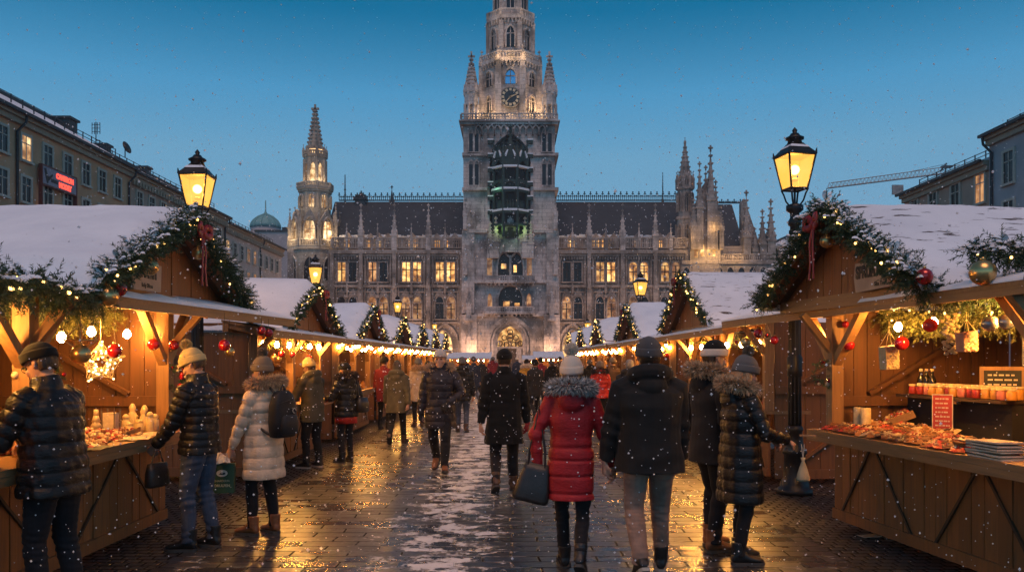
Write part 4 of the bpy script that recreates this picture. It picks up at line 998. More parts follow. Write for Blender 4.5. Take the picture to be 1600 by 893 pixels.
    if flat:
        m = S(); m.box(-.2, D+.1, flat[0], flat[1], 2.17, 2.21); m.box(-.22, -.16, flat[0], flat[1], 2.1, 2.21); m.build('flat_roof', M['plank_d'], root)
    # the blanket of snow
    nu = (64, 24, 10)[lvl]; nv = (56, 16, 6)[lvl]; m = S(); vs = []; fs = []; T = .085 if thin else .15
    if lvl == 2: T *= .9
    def rz(u): return zr+.05-(zr-ze)*math.sqrt(((u-uc)/hw)**2+.0015)
    ov = .07
    for i in range(nu+1):
        f = i/nu*2-1; u = uc+(hw+ov)*f
        for j in range(nv+1):
            g = j/nv; v = v0-.05+(v1+.1-v0)*g
            ed = min(1-abs(f), g*1.0+.0, 1-g)*(hw); ef = min(1, max(0, ed/.16)); ef = math.sqrt(max(0, 1-(1-ef)**2))
            nz = mnoise.noise((u*1.1, v*1.1, Y0)); n2 = mnoise.noise((u*4.5, v*4.5, Y0+5))
            t = (T*(1+.3*nz)+.014*n2+.008*mnoise.noise((u*11, v*11, Y0)))*ef
            e1 = .03*mnoise.noise((u*3.2, 0, Y0)) if j == 0 else 0; e2 = .035*mnoise.noise((v*3.2, 7, Y0)) if abs(f) > .99 else 0
            vs.append((v+e1, u+e2*(1 if f > 0 else -1), rz(u)+t-(.05 if abs(f) > .99 else 0)))
    for i in range(nu):
        for j in range(nv): a = i*(nv+1)+j; fs.append((a, a+1, a+nv+2, a+nv+1))
    m.add(vs, fs, 0, True)
    # underside lip so that the blanket has thickness at its edges
    b = [( v, u, z-.05-(.0)) for (v,u,z) in vs]
    edge = [j for j in range(nv+1)] + [i*(nv+1)+nv for i in range(1, nu+1)] + [nu*(nv+1)+j for j in range(nv-1, -1, -1)] + [i*(nv+1) for i in range(nu-1, 0, -1)]
    ne = len(edge); ring = [vs[e] for e in edge]; low = [(v+(.04 if v < v0+.05 else 0), u-(.03 if u > uc else -.03)*(1 if abs(u-uc) > hw else 0), min(z-.03, rz(u)-.01)) for v, u, z in ring]
    m.add(ring+low, [(k, (k+1) % ne, (k+1) % ne+ne, k+ne) for k in range(ne)], 0, True)
    m.build('roof_snow', M['snow_thin' if thin else 'snow'], root, True)
    return root
def SP(root, side, v, u, z):
    """stall coordinates -> world"""
    a = root.rotation_euler.z; x, y = side*v, u
    return (root.location.x + x*math.cos(a)-y*math.sin(a), root.location.y + x*math.sin(a)+y*math.cos(a), z)
LGRP = 'wooden market stalls in the left row'; RGRP = 'wooden market stalls in the right row'
ORD = ['first', 'second', 'third', 'fourth', 'fifth', 'sixth', 'seventh', 'eighth', 'ninth', 'tenth', 'eleventh', 'twelfth', 'thirteenth', 'fourteenth', 'fifteenth', 'sixteenth', 'seventeenth', 'eighteenth', 'nineteenth', 'twentieth', 'twenty first', 'twenty second', 'twenty third', 'twenty fourth']
STALLS = []
L1 = stall(-1, 3.42, 4.4, 0, 3.8, 3.42, 1.66, 2.24, 2.93, 'big front market stall at the left with thick smooth snow, sweets and candles', 0,
           ((1.5, -.30), (5.95, -.72), 2.12, 2.27, .62), (1.45, 3.8), flat=(-.4, 1.85))
R1 = stall(1, 3.56, 5.4, .13, 2.85, 2.2, 1.32, 2.24, 2.96, 'big front market stall at the right selling gingerbread below a jar shelf', 0,
           ((-.15, -.38), (5.85, .02), 2.13, 2.27, .55), (0.02, 2.85), vg=-.2, flat=(-.15, .95), thin=True)
R1['sc'] = 1; del R1['sc']
STALLS += [(L1, -1, 3.8, 3.42, 1.66, 2.24, 2.93, -.15, 0), (R1, 1, 2.85, 2.2, 1.32, 2.24, 2.96, -.2, 0)]
peaksL = [13.0, 18.2, 23.3, 28.2, 33.0, 38.0]
prev = 10.3
for i, pk in enumerate(peaksL):
    lvl = 1 if i < 2 else 2; Y0 = pk-1.7; L = 3.7; zr = 2.74
    end = pk+2.9
    r = stall(-1, 3.5, Y0, 0, L, 1.7, 1.72, 2.08, zr, '%s snow roofed stall of the left row, counted from the camera' % ORD[i+1], lvl,
              ((prev-Y0, -.55), (end-Y0, -.55), 1.99, 2.12, .65), (0, 1.85, L), vg=-.22, group=LGRP)
    prev = end+.02; STALLS.append((r, -1, L, 1.7, 1.72, 2.08, zr, -.22, lvl))
rows = [(11.1, 4.7, 3.4, 1.9, 18.7), (17.7, 5.0, 3.8, 1.95, 25.4), (25.5, 5.0, 3.5, 1.9, 32.4), (32.6, 5.0, 3.4, 1.9, 39.4), (39.6, 5.0, 3.4, 1.9, 46)]
prev = 11.35
for i, (Y0, L, uc, hw, end) in enumerate(rows):
    lvl = 1 if i < 2 else 2; zr = 3.08 if i == 0 else 2.95
    r = stall(1, 3.42, Y0, 0, L, uc, hw, 2.2, zr, '%s snow roofed stall of the right row, counted from the camera' % ORD[i+1], lvl,
              ((prev-Y0, -.55), (end-Y0, -.5), 2.06, 2.22, .65), (0, L/2, L), vg=-.22, thin=(i == 0), group=RGRP)
    prev = end+.02; STALLS.append((r, 1, L, uc, hw, 2.2, zr, -.22, lvl))
# flat canopies closing the far end of the market
M['canopy'] = plain('snowy white canopy', (.7,.73,.78), .8, 0, .1)
for k, (px0, px1, y0, y1) in enumerate(((703, 763, 556, 563), (838, 877, 554, 562), (820, 836, 560, 565))):
    Yk = 56+k*3; a, b = X(px0, Yk), X(px1, Yk); zt, zb = Z(y0-1, Yk)+.12, Z(y1, Yk)+.12
    e = empty('market_stall', ((a+b)/2, Yk, 0), 0, ('wide low stall under a flat white canopy left of the portal', 'low white canopied stall to the right of the portal', 'smallest white canopied stall just in front of the portal')[k], 'market stall', 'low canopied stalls before the town hall'); h = (b-a)/2
    m = MB(); m.hexa([(-h-.2,-.3,zb),(h+.2,-.3,zb),(h+.2,1.8,zt),(-h-.2,1.8,zt)], [(-h-.2,-.3,zb+.1),(h+.2,-.3,zb+.1),(h+.2,1.8,zt+.1),(-h-.2,1.8,zt+.1)]); m.build('canopy', M['canopy'], e)
    for x in (-h, h): m = MB().box(x-.05, x+.05, 0, .1, 0, zb); m.build('post', M['pine'], e)
    m = MB().box(-h, h, 0, .5, .1, .95); m.box(-h, h, 1.5, 1.55, 0, zb); m.build('counter', M['plank'], e)
    m = MB()
    for q in range(max(3, int((b-a)/.35))): m.sphere((-h+(q+.5)*.35, -.1, zb-.12), .05, 6, 4)
    ls = m.build('light_string', M['bulb_far']); ls.location = e.location; tag(ls, 'row of bulbs under the ' + ('wide low canopy left of the portal', 'low canopy to the right of the portal', 'smallest canopy before the portal')[k], 'light string', 'bulb rows under the awnings')

# ------------------------------------------------------------------ garlands, fairy lights, bows
def hanging(kind, c, r, top, label, group, mat):
    """a glass ball with its cap, hanging on a thread"""
    e = empty(kind, c, 0, label, kind, group)
    MB().sphere((0,0,0), r, 18, 12).build('ball', M[mat], e)
    m = MB(); m.lathe([(r*.22,0),(r*.22,r*.22),(r*.05,r*.24)], 8, (0,0,r*.97)); m.build('cap', M['gold'], e)
    if top > c[2]+r: MB().tube([(0,0,r*1.15),(0,0,top-c[2])], .0022, 4).build('thread', M['wire'], e)
    return e
def bow(p, s, label, drop, face=1):
    e = empty('ribbon_bow', p, 0, label, 'bow', 'red bows on the gable tips'); m = MB()
    for k in (-1, 1):
        pts = [(0,0,0),(0,k*.06*s,.05*s),(0,k*.13*s,.05*s),(0,k*.14*s,-.01*s),(0,k*.07*s,-.03*s),(0,0,0)]; m.tube([(face*-.03*math.sin(i*.63), p_[1], p_[2]) for i, p_ in enumerate(pts)], [(.012*s,.035*s)]*6, 6)
    m.sphere((0,0,0), .03*s, 8, 6); m.build('loops', M['ribbon'], e)
    for k in (-1, 1):
        m = MB(); m.tube([(0,k*.01*s,0),(-face*.02,k*.035*s,-drop*.35),(-face*.01,k*.03*s+.01,-drop*.7),(-face*.02,k*.05*s,-drop)], [(.006,.02*s)]*4, 6); m.build('tail', M['ribbon'], e)
    return e
GG = 'fir garlands along the stall gables'
for i, (r, side, L, uc, hw, ze, zr, vg, lvl) in enumerate(STALLS):
    k = i if i < 2 else (i-1 if side < 0 else i-7)
    nm = ('front %s stall' % SIDE[side]) if i < 2 else '%s %s stall' % (ORD[k], SIDE[side])
    v = vg-.26
    P = lambda u, z, dv=0: SP(r, side, v+dv, u, z)
    rad = .115 if lvl == 0 else .075; dens = (360, 170, 90)[lvl]; lt = (11, 15, 12)[lvl]
    sag = lambda s: [P(uc+s*.02, zr+.07), P(uc+s*hw*.25, zr-(zr-ze)*.25+.05), P(uc+s*hw*.5, zr-(zr-ze)*.5+.04), P(uc+s*hw*.78, zr-(zr-ze)*.78+.03), P(uc+s*(hw+.06), ze+.0)]
    for s, w in ((-1, 'near'), (1, 'far')):
        garland(sag(s), rad, dens, 'fir garland on the %s gable slope, %s' % (w, nm), lvl, .5 if lvl == 0 else .12, GG, 'fir', .12, lt, (.0125,.014,.018)[lvl])
    if lvl < 2:
        bow(P(uc, zr-.08, -.1), 1.15 if lvl == 0 else 1.0, 'red bow with long tails at the gable tip of the ' + nm, .5 if lvl == 0 else .4, side)
# eave garlands and inner garlands of the two front stalls
q = lambda r, s, pts: [SP(r, s, *p) for p in pts]
garland(q(L1, -1, [(-.35,1.85,2.2),(0,1.85,2.14),(.5,1.85,2.18),(1.1,1.85,2.12),(1.9,1.85,2.2)]), .14, 300, 'fir garland along the near eave of the front left stall', 0, .5, GG, 'fir', .5, 9, .013)
garland(q(L1, -1, [(-.3,1.9,2.16),(-.32,1.5,2.1),(-.3,1.0,2.16),(-.3,.4,2.1),(-.3,-.3,2.16)]), .14, 280, 'fir garland along the flat canopy edge of the front left stall', 0, .3, GG, 'fir', .5, 8, .013)
garland(q(R1, 1, [(-.4,.9,2.2),(.0,.84,2.18),(.5,.84,2.24),(1.1,.84,2.18),(1.9,.84,2.22)]), .14, 300, 'fir garland along the near eave of the front right stall', 0, .25, GG, 'fir', .5, 9, .013)
garland(q(R1, 1, [(-.3,.5,2.42),(.1,-.12,2.36),(.8,-.2,2.4)]), .14, 300, 'fir garland at the near roof corner of the front right stall', 0, .6, GG, 'fir', .5, 4, .013)
GI = 'fir garlands hanging inside the stalls'
garland(q(L1, -1, [(.5,.4,2.12),(.55,1.3,2.05),(.55,2.2,2.1),(.55,3.0,2.04),(.5,3.75,2.1)]), .15, 260, 'lit fir garland hanging inside the front left stall', 0, 0, GI, 'fir_y', .8, 5, .012)
garland(q(R1, 1, [(.5,.1,2.12),(.55,.8,2.04),(.55,1.5,2.08),(.52,2.1,2.03),(.5,2.8,2.1)]), .16, 260, 'lit fir garland hanging inside the front right stall', 0, 0, GI, 'fir_y', .8, 5, .012)
for i, (r, side, L, uc, hw, ze, zr, vg, lvl) in enumerate(STALLS[2:]):
    k = i+1 if side < 0 else i-5
    garland(q(r, side, [(.1,.05,2.02),(.1,L*.25,1.93),(.1,L*.5,2.0),(.1,L*.75,1.93),(.1,L,2.02)]), .12, (60, 60, 28)[lvl], 'fir garland inside the opening of the %s %s stall' % (ORD[k], SIDE[side]), max(1, lvl), 0, GI, 'fir_y', .6, 0)

# ------------------------------------------------------------------ hanging bulbs
M['socket'] = plain('black bulb socket', (.02,.018,.016), .5)
_bs = MB(); _bs.lathe([(.012,.08),(.02,.075),(.022,.045)], 8); bs_me = _bs.mesh('socket', M['socket'])
_bb = MB(); _bb.lathe([(.012,.05),(.022,.04),(.04,.01),(.045,-.015),(.036,-.045),(.015,-.06),(.001,-.062)], 12); bb_me = _bb.mesh('glass', M['bulb'])
def bulb(p, top, label, group, sc=1):
    e = empty('light_bulb', p, 0, label, 'light bulb', group); e.scale = (sc,)*3
    link(bpy.data.objects.new('socket', bs_me), e); link(bpy.data.objects.new('glass', bb_me), e)
    MB().tube([(0,0,.08),(0,0,max(.1, (top-p[2])/sc))], .004, 4).build('cord', M['wire'], e)
    return e
BG = 'bulbs hanging under the awnings'
for n_, (u, v, z) in enumerate(((.55,.15,1.88),(1.05,.15,1.88),(2.1,.1,1.84),(2.6,.12,1.9),(3.25,.12,1.9),(3.75,.1,1.9))):
    bulb(SP(L1, -1, v, u, z), 2.1, 'glowing bulb hanging in the front left stall, number %s from its near end' % ORD[n_], BG, .75)
for n_, (u, v, z) in enumerate(((.18,.2,1.97),(.62,.15,1.97),(1.45,.1,1.97),(2.1,.2,1.96),(3.1,.1,1.95))):
    bulb(SP(R1, 1, v, u, z), 2.15, 'glowing bulb hanging in the front right stall, the %s from its near end' % ORD[n_], BG, .85 if n_ < 2 else .75)
for i, (r, side, L, uc, hw, ze, zr, vg, lvl) in enumerate(STALLS[2:]):
    k = i+1 if side < 0 else i-5; nm = '%s %s stall' % (ORD[k], SIDE[side])
    if k == 1:
        for n_ in range(6): bulb(SP(r, side, -.05, .25+n_*(L-.4)/5, 1.88), 2.05, '%s bulb from the near end under the awning of the %s' % (ORD[n_], nm), BG, .8)
    else:
        m = MB(); n = max(5, int((L+1.2)/.42))
        for j in range(n):
            u = -.3+(L+1.0)*(j+.5)/n; p = SP(r, side, -.08, u, 1.9+.05*math.sin(j*1.7)); m.sphere(p, .033, 8, 6); m.tube([p, (p[0], p[1], 2.05)], .005, 3, 1)
        a = SP(r, side, -.08, -.4, 2.06); b = SP(r, side, -.08, L+.8, 2.06); m.tube([a, b], .006, 3, 1)
        o = m.build('light_string', [M['bulb_far'], M['wire']]); tag(o, 'row of bulbs under the awning of the ' + nm, 'light string', 'bulb rows under the awnings')
for r, side, spots in ((L1, -1, ((.9,.7),(2.6,.8))), (R1, 1, ((.7,.7),(2.0,.8)))):
    pass

# ------------------------------------------------------------------ street lamps
def lampglass():
    t = NT('amber lantern glass'); t.base((.6,.4,.12)).rough(.4)
    o = t.t.nodes['Material Output']; e = t.n('Emission'); n = t.noise(3, 2)
    t.l(t.ramp(n, [(.3, (1,.47,.075)), (.7, (1,.56,.13))]), e.inputs[0]); e.inputs[1].default_value = 1.25
    tr = t.n('BsdfTransparent'); tr.inputs[0].default_value = (1,.72,.32,1); mx = t.n('MixShader'); mx.inputs[0].default_value = .42
    t.l(e.outputs[0], mx.inputs[1]); t.l(tr.outputs[0], mx.inputs[2]); t.l(mx.outputs[0], o.inputs[0]); t.m.cycles.emission_sampling = 'NONE'; return t.m
M['lamp_glass'] = lampglass(); M['lamp_bulb'] = glow('lamp flame', (1, .70, .30), 16, False)
lamp_proto = None
def make_lamp():
    e = empty('street_lamp', (0,0,0))
    m = MB(); m.lathe([(.24,0),(.24,.06),(.20,.08),(.19,.14),(.17,.18),(.15,.22),(.14,.5),(.165,.53),(.15,.57),(.115,.62),(.1,.8),(.12,.83),(.09,.88)], 8); m.build('base', M['iron'], e)
    m = MB(); m.lathe([(.085,.86),(.078,1.5),(.095,1.52),(.095,1.6),(.1,1.75),(.075,1.8),(.068,2.9),(.06,3.45),(.085,3.47),(.085,3.52),(.06,3.56),(.06,3.62),(.11,3.66),(.11,3.72),(.03,3.75)], 12)
    for k in range(10): a = k*math.pi/5; m.tube([(.078*math.cos(a),.078*math.sin(a),.9),(.064*math.cos(a),.064*math.sin(a),3.4)], .012, 4)
    m.build('pole', M['iron'], e)
    m = MB()
    for k in range(4):
        a = R(45+90*k+12); c, s = math.cos(a), math.sin(a); m.tube([(c*.05,s*.05,3.7),(c*.11,s*.11,3.78),(c*.14,s*.14,3.87),(c*.17,s*.17,3.93)], .012, 6)
    m.tube([(0,0,3.72),(0,0,3.95)], .015, 6); m.build('bracket', M['iron'], e)
    zb, zt, rb, rt = 3.93, 4.36, .16, .265; m = MB(); g = MB()
    cor = lambda k, r, z: (r*math.cos(R(45+90*k+12)), r*math.sin(R(45+90*k+12)), z)
    for k in range(4):
        m.tube([cor(k, rb, zb), cor(k, rt, zt)], .014, 4); m.tube([cor(k, rb, zb), cor(k+1, rb, zb)], .016, 4); m.tube([cor(k, rt, zt), cor(k+1, rt, zt)], .02, 4)
        m.tube([cor(k, rt, zt), cor(k, rt*1.04, zt+.07)], [.02,.006], 5)
        g.add([cor(k, rb*.97, zb), cor(k+1, rb*.97, zb), cor(k+1, rt*.97, zt), cor(k, rt*.97, zt)], [(0,1,2,3)])
    m.add([cor(k, rb, zb) for k in range(4)], [(0,1,2,3)])
    m.build('frame', M['iron'], e); g.build('glass', M['lamp_glass'], e)
    m = MB(); m.lathe([(rt*1.03,zt),(rt*.98,zt+.03),(rt*.62,zt+.11),(.13,zt+.14),(.11,zt+.16)], 4, (0,0,0), 0, False, R(57)); m.lathe([(.1,zt+.15),(.085,zt+.2),(.12,zt+.215),(.12,zt+.235),(.07,zt+.26),(.05,zt+.29),(.025,zt+.3),(.035,zt+.33),(.005,zt+.37)], 10); m.build('hood', M['iron'], e)
    m = MB(); m.lathe([(rt*.72,zt+.095),(rt*.6,zt+.125),(rt*.45,zt+.14),(.1,zt+.165)], 4, (0,0,0), 0, False, R(57)); m.build('hood_snow', M['snow_thin'], e)
    MB().sphere((0,0,4.18), .062, 12, 8).build('bulb', M['lamp_bulb'], e)
    MB().sphere((0,0,4.05), .05, 8, 6, 0, (1,1,.5)).build('burner', M['iron'], e)
    
    return e
lamp_proto = make_lamp()
LAMPS = [(-3.97, 10.5, -.2, 'tall lantern lamp rising behind the front left stall roof', .91, 300), (3.5, 10.3, 0, 'tall lantern lamp with full black post beside the front right stall', .957, 300),
         (-4.89, 20.7, 0, 'lantern lamp above the second gap of the left stalls', .90, 300), (-4.9, 35.6, 0, 'smaller looking lantern lamp midway along the left row', .93, 200), (-5.4, 58, 0, 'farthest lantern lamp on the left before the town hall', .93, 120),
         (3.8, 24.6, 0, 'lantern lamp between the third and fourth right stalls', .90, 250), (5.1, 56, 0, 'farthest lantern lamp on the right before the town hall', .93, 120)]
for i, (x, y, rz, lb, sc, e) in enumerate(LAMPS):
    o = lamp_proto if i == 0 else copy_tree(lamp_proto)
    o.location = (x, y, 0); o.rotation_euler.z = rz; o.scale = (sc,)*3; tag(o, lb, 'street lamp', 'lantern street lamps along the market')
    p = point(x, y, 4.18*sc, e*.26, (1, .55, .16), .12, 'lamp_light')
# ------------------------------------------------------------------ people
def fabric(name, c, rough=.8, var=.25, bs=90, b=.25, sheen=.05, spec=.25):
    t = NT(name); n = t.noise(7, 5); n2 = t.noise(bs, 3)
    t.base(flecks(t, t.ramp(n, [(.3, c3(c, 1-var)), (.7, c3(c, 1+var))]))).rough(rough).set('Sheen Weight', sheen).set('Specular IOR Level', spec)
    t.bump(n2, b, .004); return t.m
def nylon(name, c, rough=.38):
    t = NT(name); n = t.noise(11, 5); n2 = t.noise(28, 4, t.co('Object', (1, 1, 2.2)))
    t.base(flecks(t, t.ramp(n, [(.3, c3(c, .8)), (.7, c3(c, 1.2))]))).rough(t.ramp(n2, [(.3, rough-.06), (.7, rough+.12)])).bump(n2, .55, .012).set('Specular IOR Level', .35); return t.m
def flecks(t, base):
    """snowflakes caught on the cloth"""
    v = t.n('TexVoronoi'); v.inputs['Scale'].default_value = 34; t.l(t.co(), v.inputs['Vector']); s = t.sep(v.outputs['Color'])
    m_ = t.math('MULTIPLY', t.math('LESS_THAN', v.outputs['Distance'], .16), t.math('GREATER_THAN', s[0], .91))
    return t.mix(m_, base, (.75,.76,.78))
def knit(name, c, k=60):
    t = NT(name); w = t.n('TexWave'); w.bands_direction = 'Z'; w.inputs['Scale'].default_value = k; w.inputs['Distortion'].default_value = 1.2; t.l(t.co(), w.inputs[0])
    t.base(t.mix(w.outputs[1], c3(c, .75), c3(c, 1.1))).rough(.95).bump(w.outputs[1], .5, .006).set('Sheen Weight', .1).set('Specular IOR Level', .2); return t.m
M['skin'] = plain('skin', (.50,.28,.19), .55, 0, .1, 14); M['skin'].node_tree.nodes['Principled BSDF'].inputs['Subsurface Weight'].default_value = .12
M['hair_br'] = plain('brown hair', (.06,.03,.015), .5, 0, .4, 40, .3, 90); M['hair_gr'] = plain('grey hair', (.22,.2,.18), .6, 0, .3, 40, .3, 90); M['hair_bl'] = plain('fair hair', (.32,.17,.07), .5, 0, .35, 40, .3, 90)
M['nyl_black'] = nylon('black quilted nylon', (.007,.007,.0075)); M['nyl_cream'] = nylon('cream quilted nylon', (.74,.54,.37), .5); M['nyl_olive'] = nylon('olive jacket', (.055,.05,.032), .55)
M['nyl_navy'] = nylon('dark plum quilted nylon', (.026,.021,.026), .5); M['nyl_red'] = nylon('red parka', (.36,.012,.016), .55); M['nyl_yel'] = nylon('mustard jacket', (.5,.25,.03), .55); M['nyl_red2'] = nylon('bright red jacket', (.55,.03,.02), .5)
M['wool_black'] = fabric('black wool', (.007,.007,.007), .9, .3, 160, .3); M['jkt_black'] = fabric('black cotton parka', (.011,.0105,.010), .75, .35, 60, .35); M['wool_olive'] = fabric('olive wool', (.10,.085,.05), .9); M['wool_cream'] = fabric('cream wool', (.5,.38,.26), .9); M['wool_grey'] = fabric('dark grey cloth', (.022,.021,.021), .9); M['cl_blue'] = fabric('dark blue cloth', (.02,.028,.05), .85); M['cl_brown'] = fabric('brown cloth', (.07,.042,.028), .85); M['cl_wine'] = fabric('wine red cloth', (.16,.015,.025), .85)
M['jeans'] = fabric('blue jeans', (.06,.075,.11), .8, .45, 120, .25); M['jeans_d'] = fabric('dark jeans', (.012,.012,.015), .8, .4, 120); M['tr_black'] = fabric('black trousers', (.009,.009,.011), .8, .3); M['tr_khaki'] = fabric('dusty brown chinos', (.27,.17,.125), .85, .3)
M['boot_tan'] = plain('tan leather', (.23,.085,.03), .5, 0, .3, 20, .3, 60); M['boot_bl'] = plain('black leather', (.013,.012,.012), .4, 0, .3, 20, .3, 60); M['boot_br'] = plain('brown leather', (.075,.035,.018), .5, 0, .3, 20, .3, 60); M['sole'] = plain('rubber sole', (.05,.045,.04), .7); M['sole_w'] = plain('pale sole', (.4,.36,.3), .7)
M['kn_black'] = knit('black knit', (.008,.008,.008)); M['kn_cream'] = knit('cream knit', (.82,.68,.54)); M['kn_yel'] = knit('pale yellow knit', (.62,.48,.22)); M['kn_grey'] = knit('grey knit', (.15,.145,.14)); M['kn_dgrey'] = knit('dark grey knit', (.085,.085,.09)); M['kn_taupe'] = knit('taupe knit', (.22,.17,.12)); M['kn_white'] = knit('white knit', (.6,.57,.53)); M['kn_mus'] = knit('mustard knit', (.5,.33,.10)); M['kn_red'] = knit('red knit', (.5,.02,.02))
def furmat(name, a, b):
    t = NT(name); t.base(t.mix(t.island(), a, b)).rough(.9); return t.m
M['fur_tan'] = furmat('tan fur', (.75,.52,.31), (.35,.22,.12)); M['fur_grey'] = furmat('grey fur', (.75,.70,.65), (.10,.09,.085)); M['fur_cream'] = furmat('cream wool fluff', (.9,.78,.64), (.7,.58,.46)); M['fur_yel'] = furmat('yellow wool fluff', (.8,.62,.3), (.55,.42,.18)); M['fur_taupe'] = furmat('taupe wool fluff', (.38,.29,.2), (.2,.15,.1)); M['fur_dark'] = furmat('dark fur', (.08,.06,.05), (.03,.02,.02))
M['eye'] = plain('dark eye', (.02,.015,.012), .15); M['lips'] = plain('lips', (.35,.12,.10), .5)
M['gl_black'] = M['wool_grey']; M['gl_red'] = knit('red glove knit', (.4,.03,.035)); M['leather_bag'] = plain('dark bag leather', (.02,.016,.014), .42, 0, .3, 14, .3, 50)
def V(*a): return np.array(a, float)
def union(mb, voxel, smooth=3):
    me = mb.mesh('tmp', []); o = bpy.data.objects.new('tmp', me); col.objects.link(o)
    bm = bmesh.new(); bm.from_mesh(me); bmesh.ops.recalc_face_normals(bm, faces=bm.faces); bm.to_mesh(me); bm.free()
    m = o.modifiers.new('r', 'REMESH'); m.mode = 'VOXEL'; m.voxel_size = voxel; m.use_smooth_shade = True
    if smooth: s = o.modifiers.new('s', 'SMOOTH'); s.factor = .5; s.iterations = smooth
    bpy.context.view_layer.update(); dg = bpy.context.evaluated_depsgraph_get(); out = bpy.data.meshes.new_from_object(o.evaluated_get(dg))
    bpy.data.objects.remove(o); bpy.data.meshes.remove(me)
    return out
def mcoords(me): a = np.empty(len(me.vertices)*3, np.float32); me.vertices.foreach_get('co', a); return a.reshape(-1,3).astype(float)
def mnormals(me): a = np.empty(len(me.vertices)*3, np.float32); me.vertices.foreach_get('normal', a); return a.reshape(-1,3).astype(float)
def setco(me, c): me.vertices.foreach_set('co', c.astype(np.float32).ravel()); me.update()
def vnoise(c, sc, seed=0):
    """cheap smooth noise on many points: sums of sines"""
    rs = np.random.RandomState(seed); o = np.zeros(len(c))
    for k in range(7):
        d = rs.normal(0,1,3)*sc; o += np.sin(c@d + rs.uniform(0,6.28))*rs.uniform(.5,1)
    return o/3.5
def ik(a, c, l1, l2, hint):
    d = c-a; L = np.linalg.norm(d); L2 = min(L, (l1+l2)*.999); d = d/L; c = a+d*L2
    x = (l1*l1-l2*l2+L2*L2)/(2*L2); h = math.sqrt(max(0, l1*l1-x*x)); hv = hint-d*np.dot(hint,d); hv = hv/max(1e-6, np.linalg.norm(hv))
    return a+d*x+hv*h, c
def loft(mb, rings, caps=True):
    n = len(rings[0]); vs = [p for r in rings for p in r]; fs = []
    for i in range(len(rings)-1):
        for k in range(n): k2 = (k+1)%n; fs.append((i*n+k, i*n+k2, (i+1)*n+k2, (i+1)*n+k))
    if caps: fs.append(tuple(range(n))[::-1]); m = (len(rings)-1)*n; fs.append(tuple(range(m, m+n)))
    mb.add(vs, fs, 0, True)
def ell(cx, cy, z, a, b, n=20, p=.85):
    o = []
    for k in range(n):
        t = 2*math.pi*k/n; c, s = math.cos(t), math.sin(t)
        o.append(V(cx+a*math.copysign(abs(c)**p, c), cy+b*math.copysign(abs(s)**p, s), z))
    return o
def fluff(c, r, n, ln, mat, name, parent, sc=(1,1,1), seed=1):
    """a ball of yarn ends"""
    k = MB().sphere(tuple(c), r*.8, 12, 8).build(name+'_core', mat, parent); k.name = 'yarn_core'
    rs = np.random.RandomState(seed); d = nrm(rs.normal(0,1,(n,3))); P = np.array(c)+d*r*.55*np.array(sc); T = nrm(d+rs.normal(0,.35,(n,3))); w = nrm(np.cross(T, rs.normal(0,1,(n,3))))*ln*.16
    Vv = np.stack([P-w, P+w, P+T*ln], 1).reshape(-1,3); o = link(bpy.data.objects.new(name, tri_mesh(name, Vv, [mat])), parent); return o
def furstrip(pts, r, n, ln, mat, name, parent, seed=1):
    rs = np.random.RandomState(seed); P, T = along(pts, n, rs); d = nrm(rs.normal(0,1,(n,3))); d -= T*np.sum(d*T,1,keepdims=True)*.7; d = nrm(d)
    P = P+d*np.asarray(r)*.75; D = nrm(d+T*rs.uniform(-.5,.5,(n,1))+rs.normal(0,.25,(n,3))+np.array([0,0,-.25])); L = ln*rs.uniform(.6,1.25,(n,1)); w = nrm(np.cross(D, rs.normal(0,1,(n,3))))*ln*.11
    Vv = np.stack([P-w, P+w, P+D*L], 1).reshape(-1,3); o = link(bpy.data.objects.new(name, tri_mesh(name, Vv, [mat])), parent); return o
def hand(mb, w, d, nrml, side, s=1.0, curl=.5, fat=1.0, thumb=.6):
    """palm, four unequal fingers with three bends each, thumb off the side of the palm"""
    d = d/np.linalg.norm(d); n = nrml-d*np.dot(nrml,d); n = n/np.linalg.norm(n); x = np.cross(d, n)*side
    rings = []
    for t, hw, ht in ((-.02,.026,.022),(0,.028,.021),(.03,.038,.018),(.065,.042,.016),(.088,.040,.014),(.096,.034,.010)):
        c = w+d*t*s; rings.append([c + x*hw*s*fat*math.cos(q)+n*ht*s*fat*math.sin(q) for q in np.arange(10)*2*math.pi/10])
    loft(mb, rings)
    for i, (off, ln) in enumerate(((-.031,.072),(-.0105,.080),(.0105,.075),(.031,.058))):
        p = w+d*(.082-.004*abs(i-1.4))*s+x*off*s*fat; dd = d+x*off*1.2; dd = dd/np.linalg.norm(dd); pts = [p-dd*.02*s]; rad = [.0095*s*fat]; ang = 0
        for k, f in enumerate((.45,.32,.23)):
            ang += curl*(.75 if k == 0 else 1.0); v = dd*math.cos(ang)+n*math.sin(ang); pts.append(pts[-1]+v*(ln*f+(.02 if k == 0 else 0))*s); rad.append((.0092,.0085,.0072)[k]*s*fat)
        mb.tube(pts, rad, 8)
    p = w+d*.012*s-x*.028*s*fat; v = d*.72-x*.6*thumb+n*.35; v = v/np.linalg.norm(v); v2 = d*.85+x*.1+n*.5; v2 = v2/np.linalg.norm(v2)
    mb.tube([p-v*.01*s, p+v*.038*s, p+v*.038*s+v2*.03*s, p+v*.038*s+v2*.052*s], [.014*s*fat,.012*s*fat,.0105*s*fat,.007*s*fat], 8)
def rotmat(ax, a): return np.array(Matrix.Rotation(a, 3, ax))
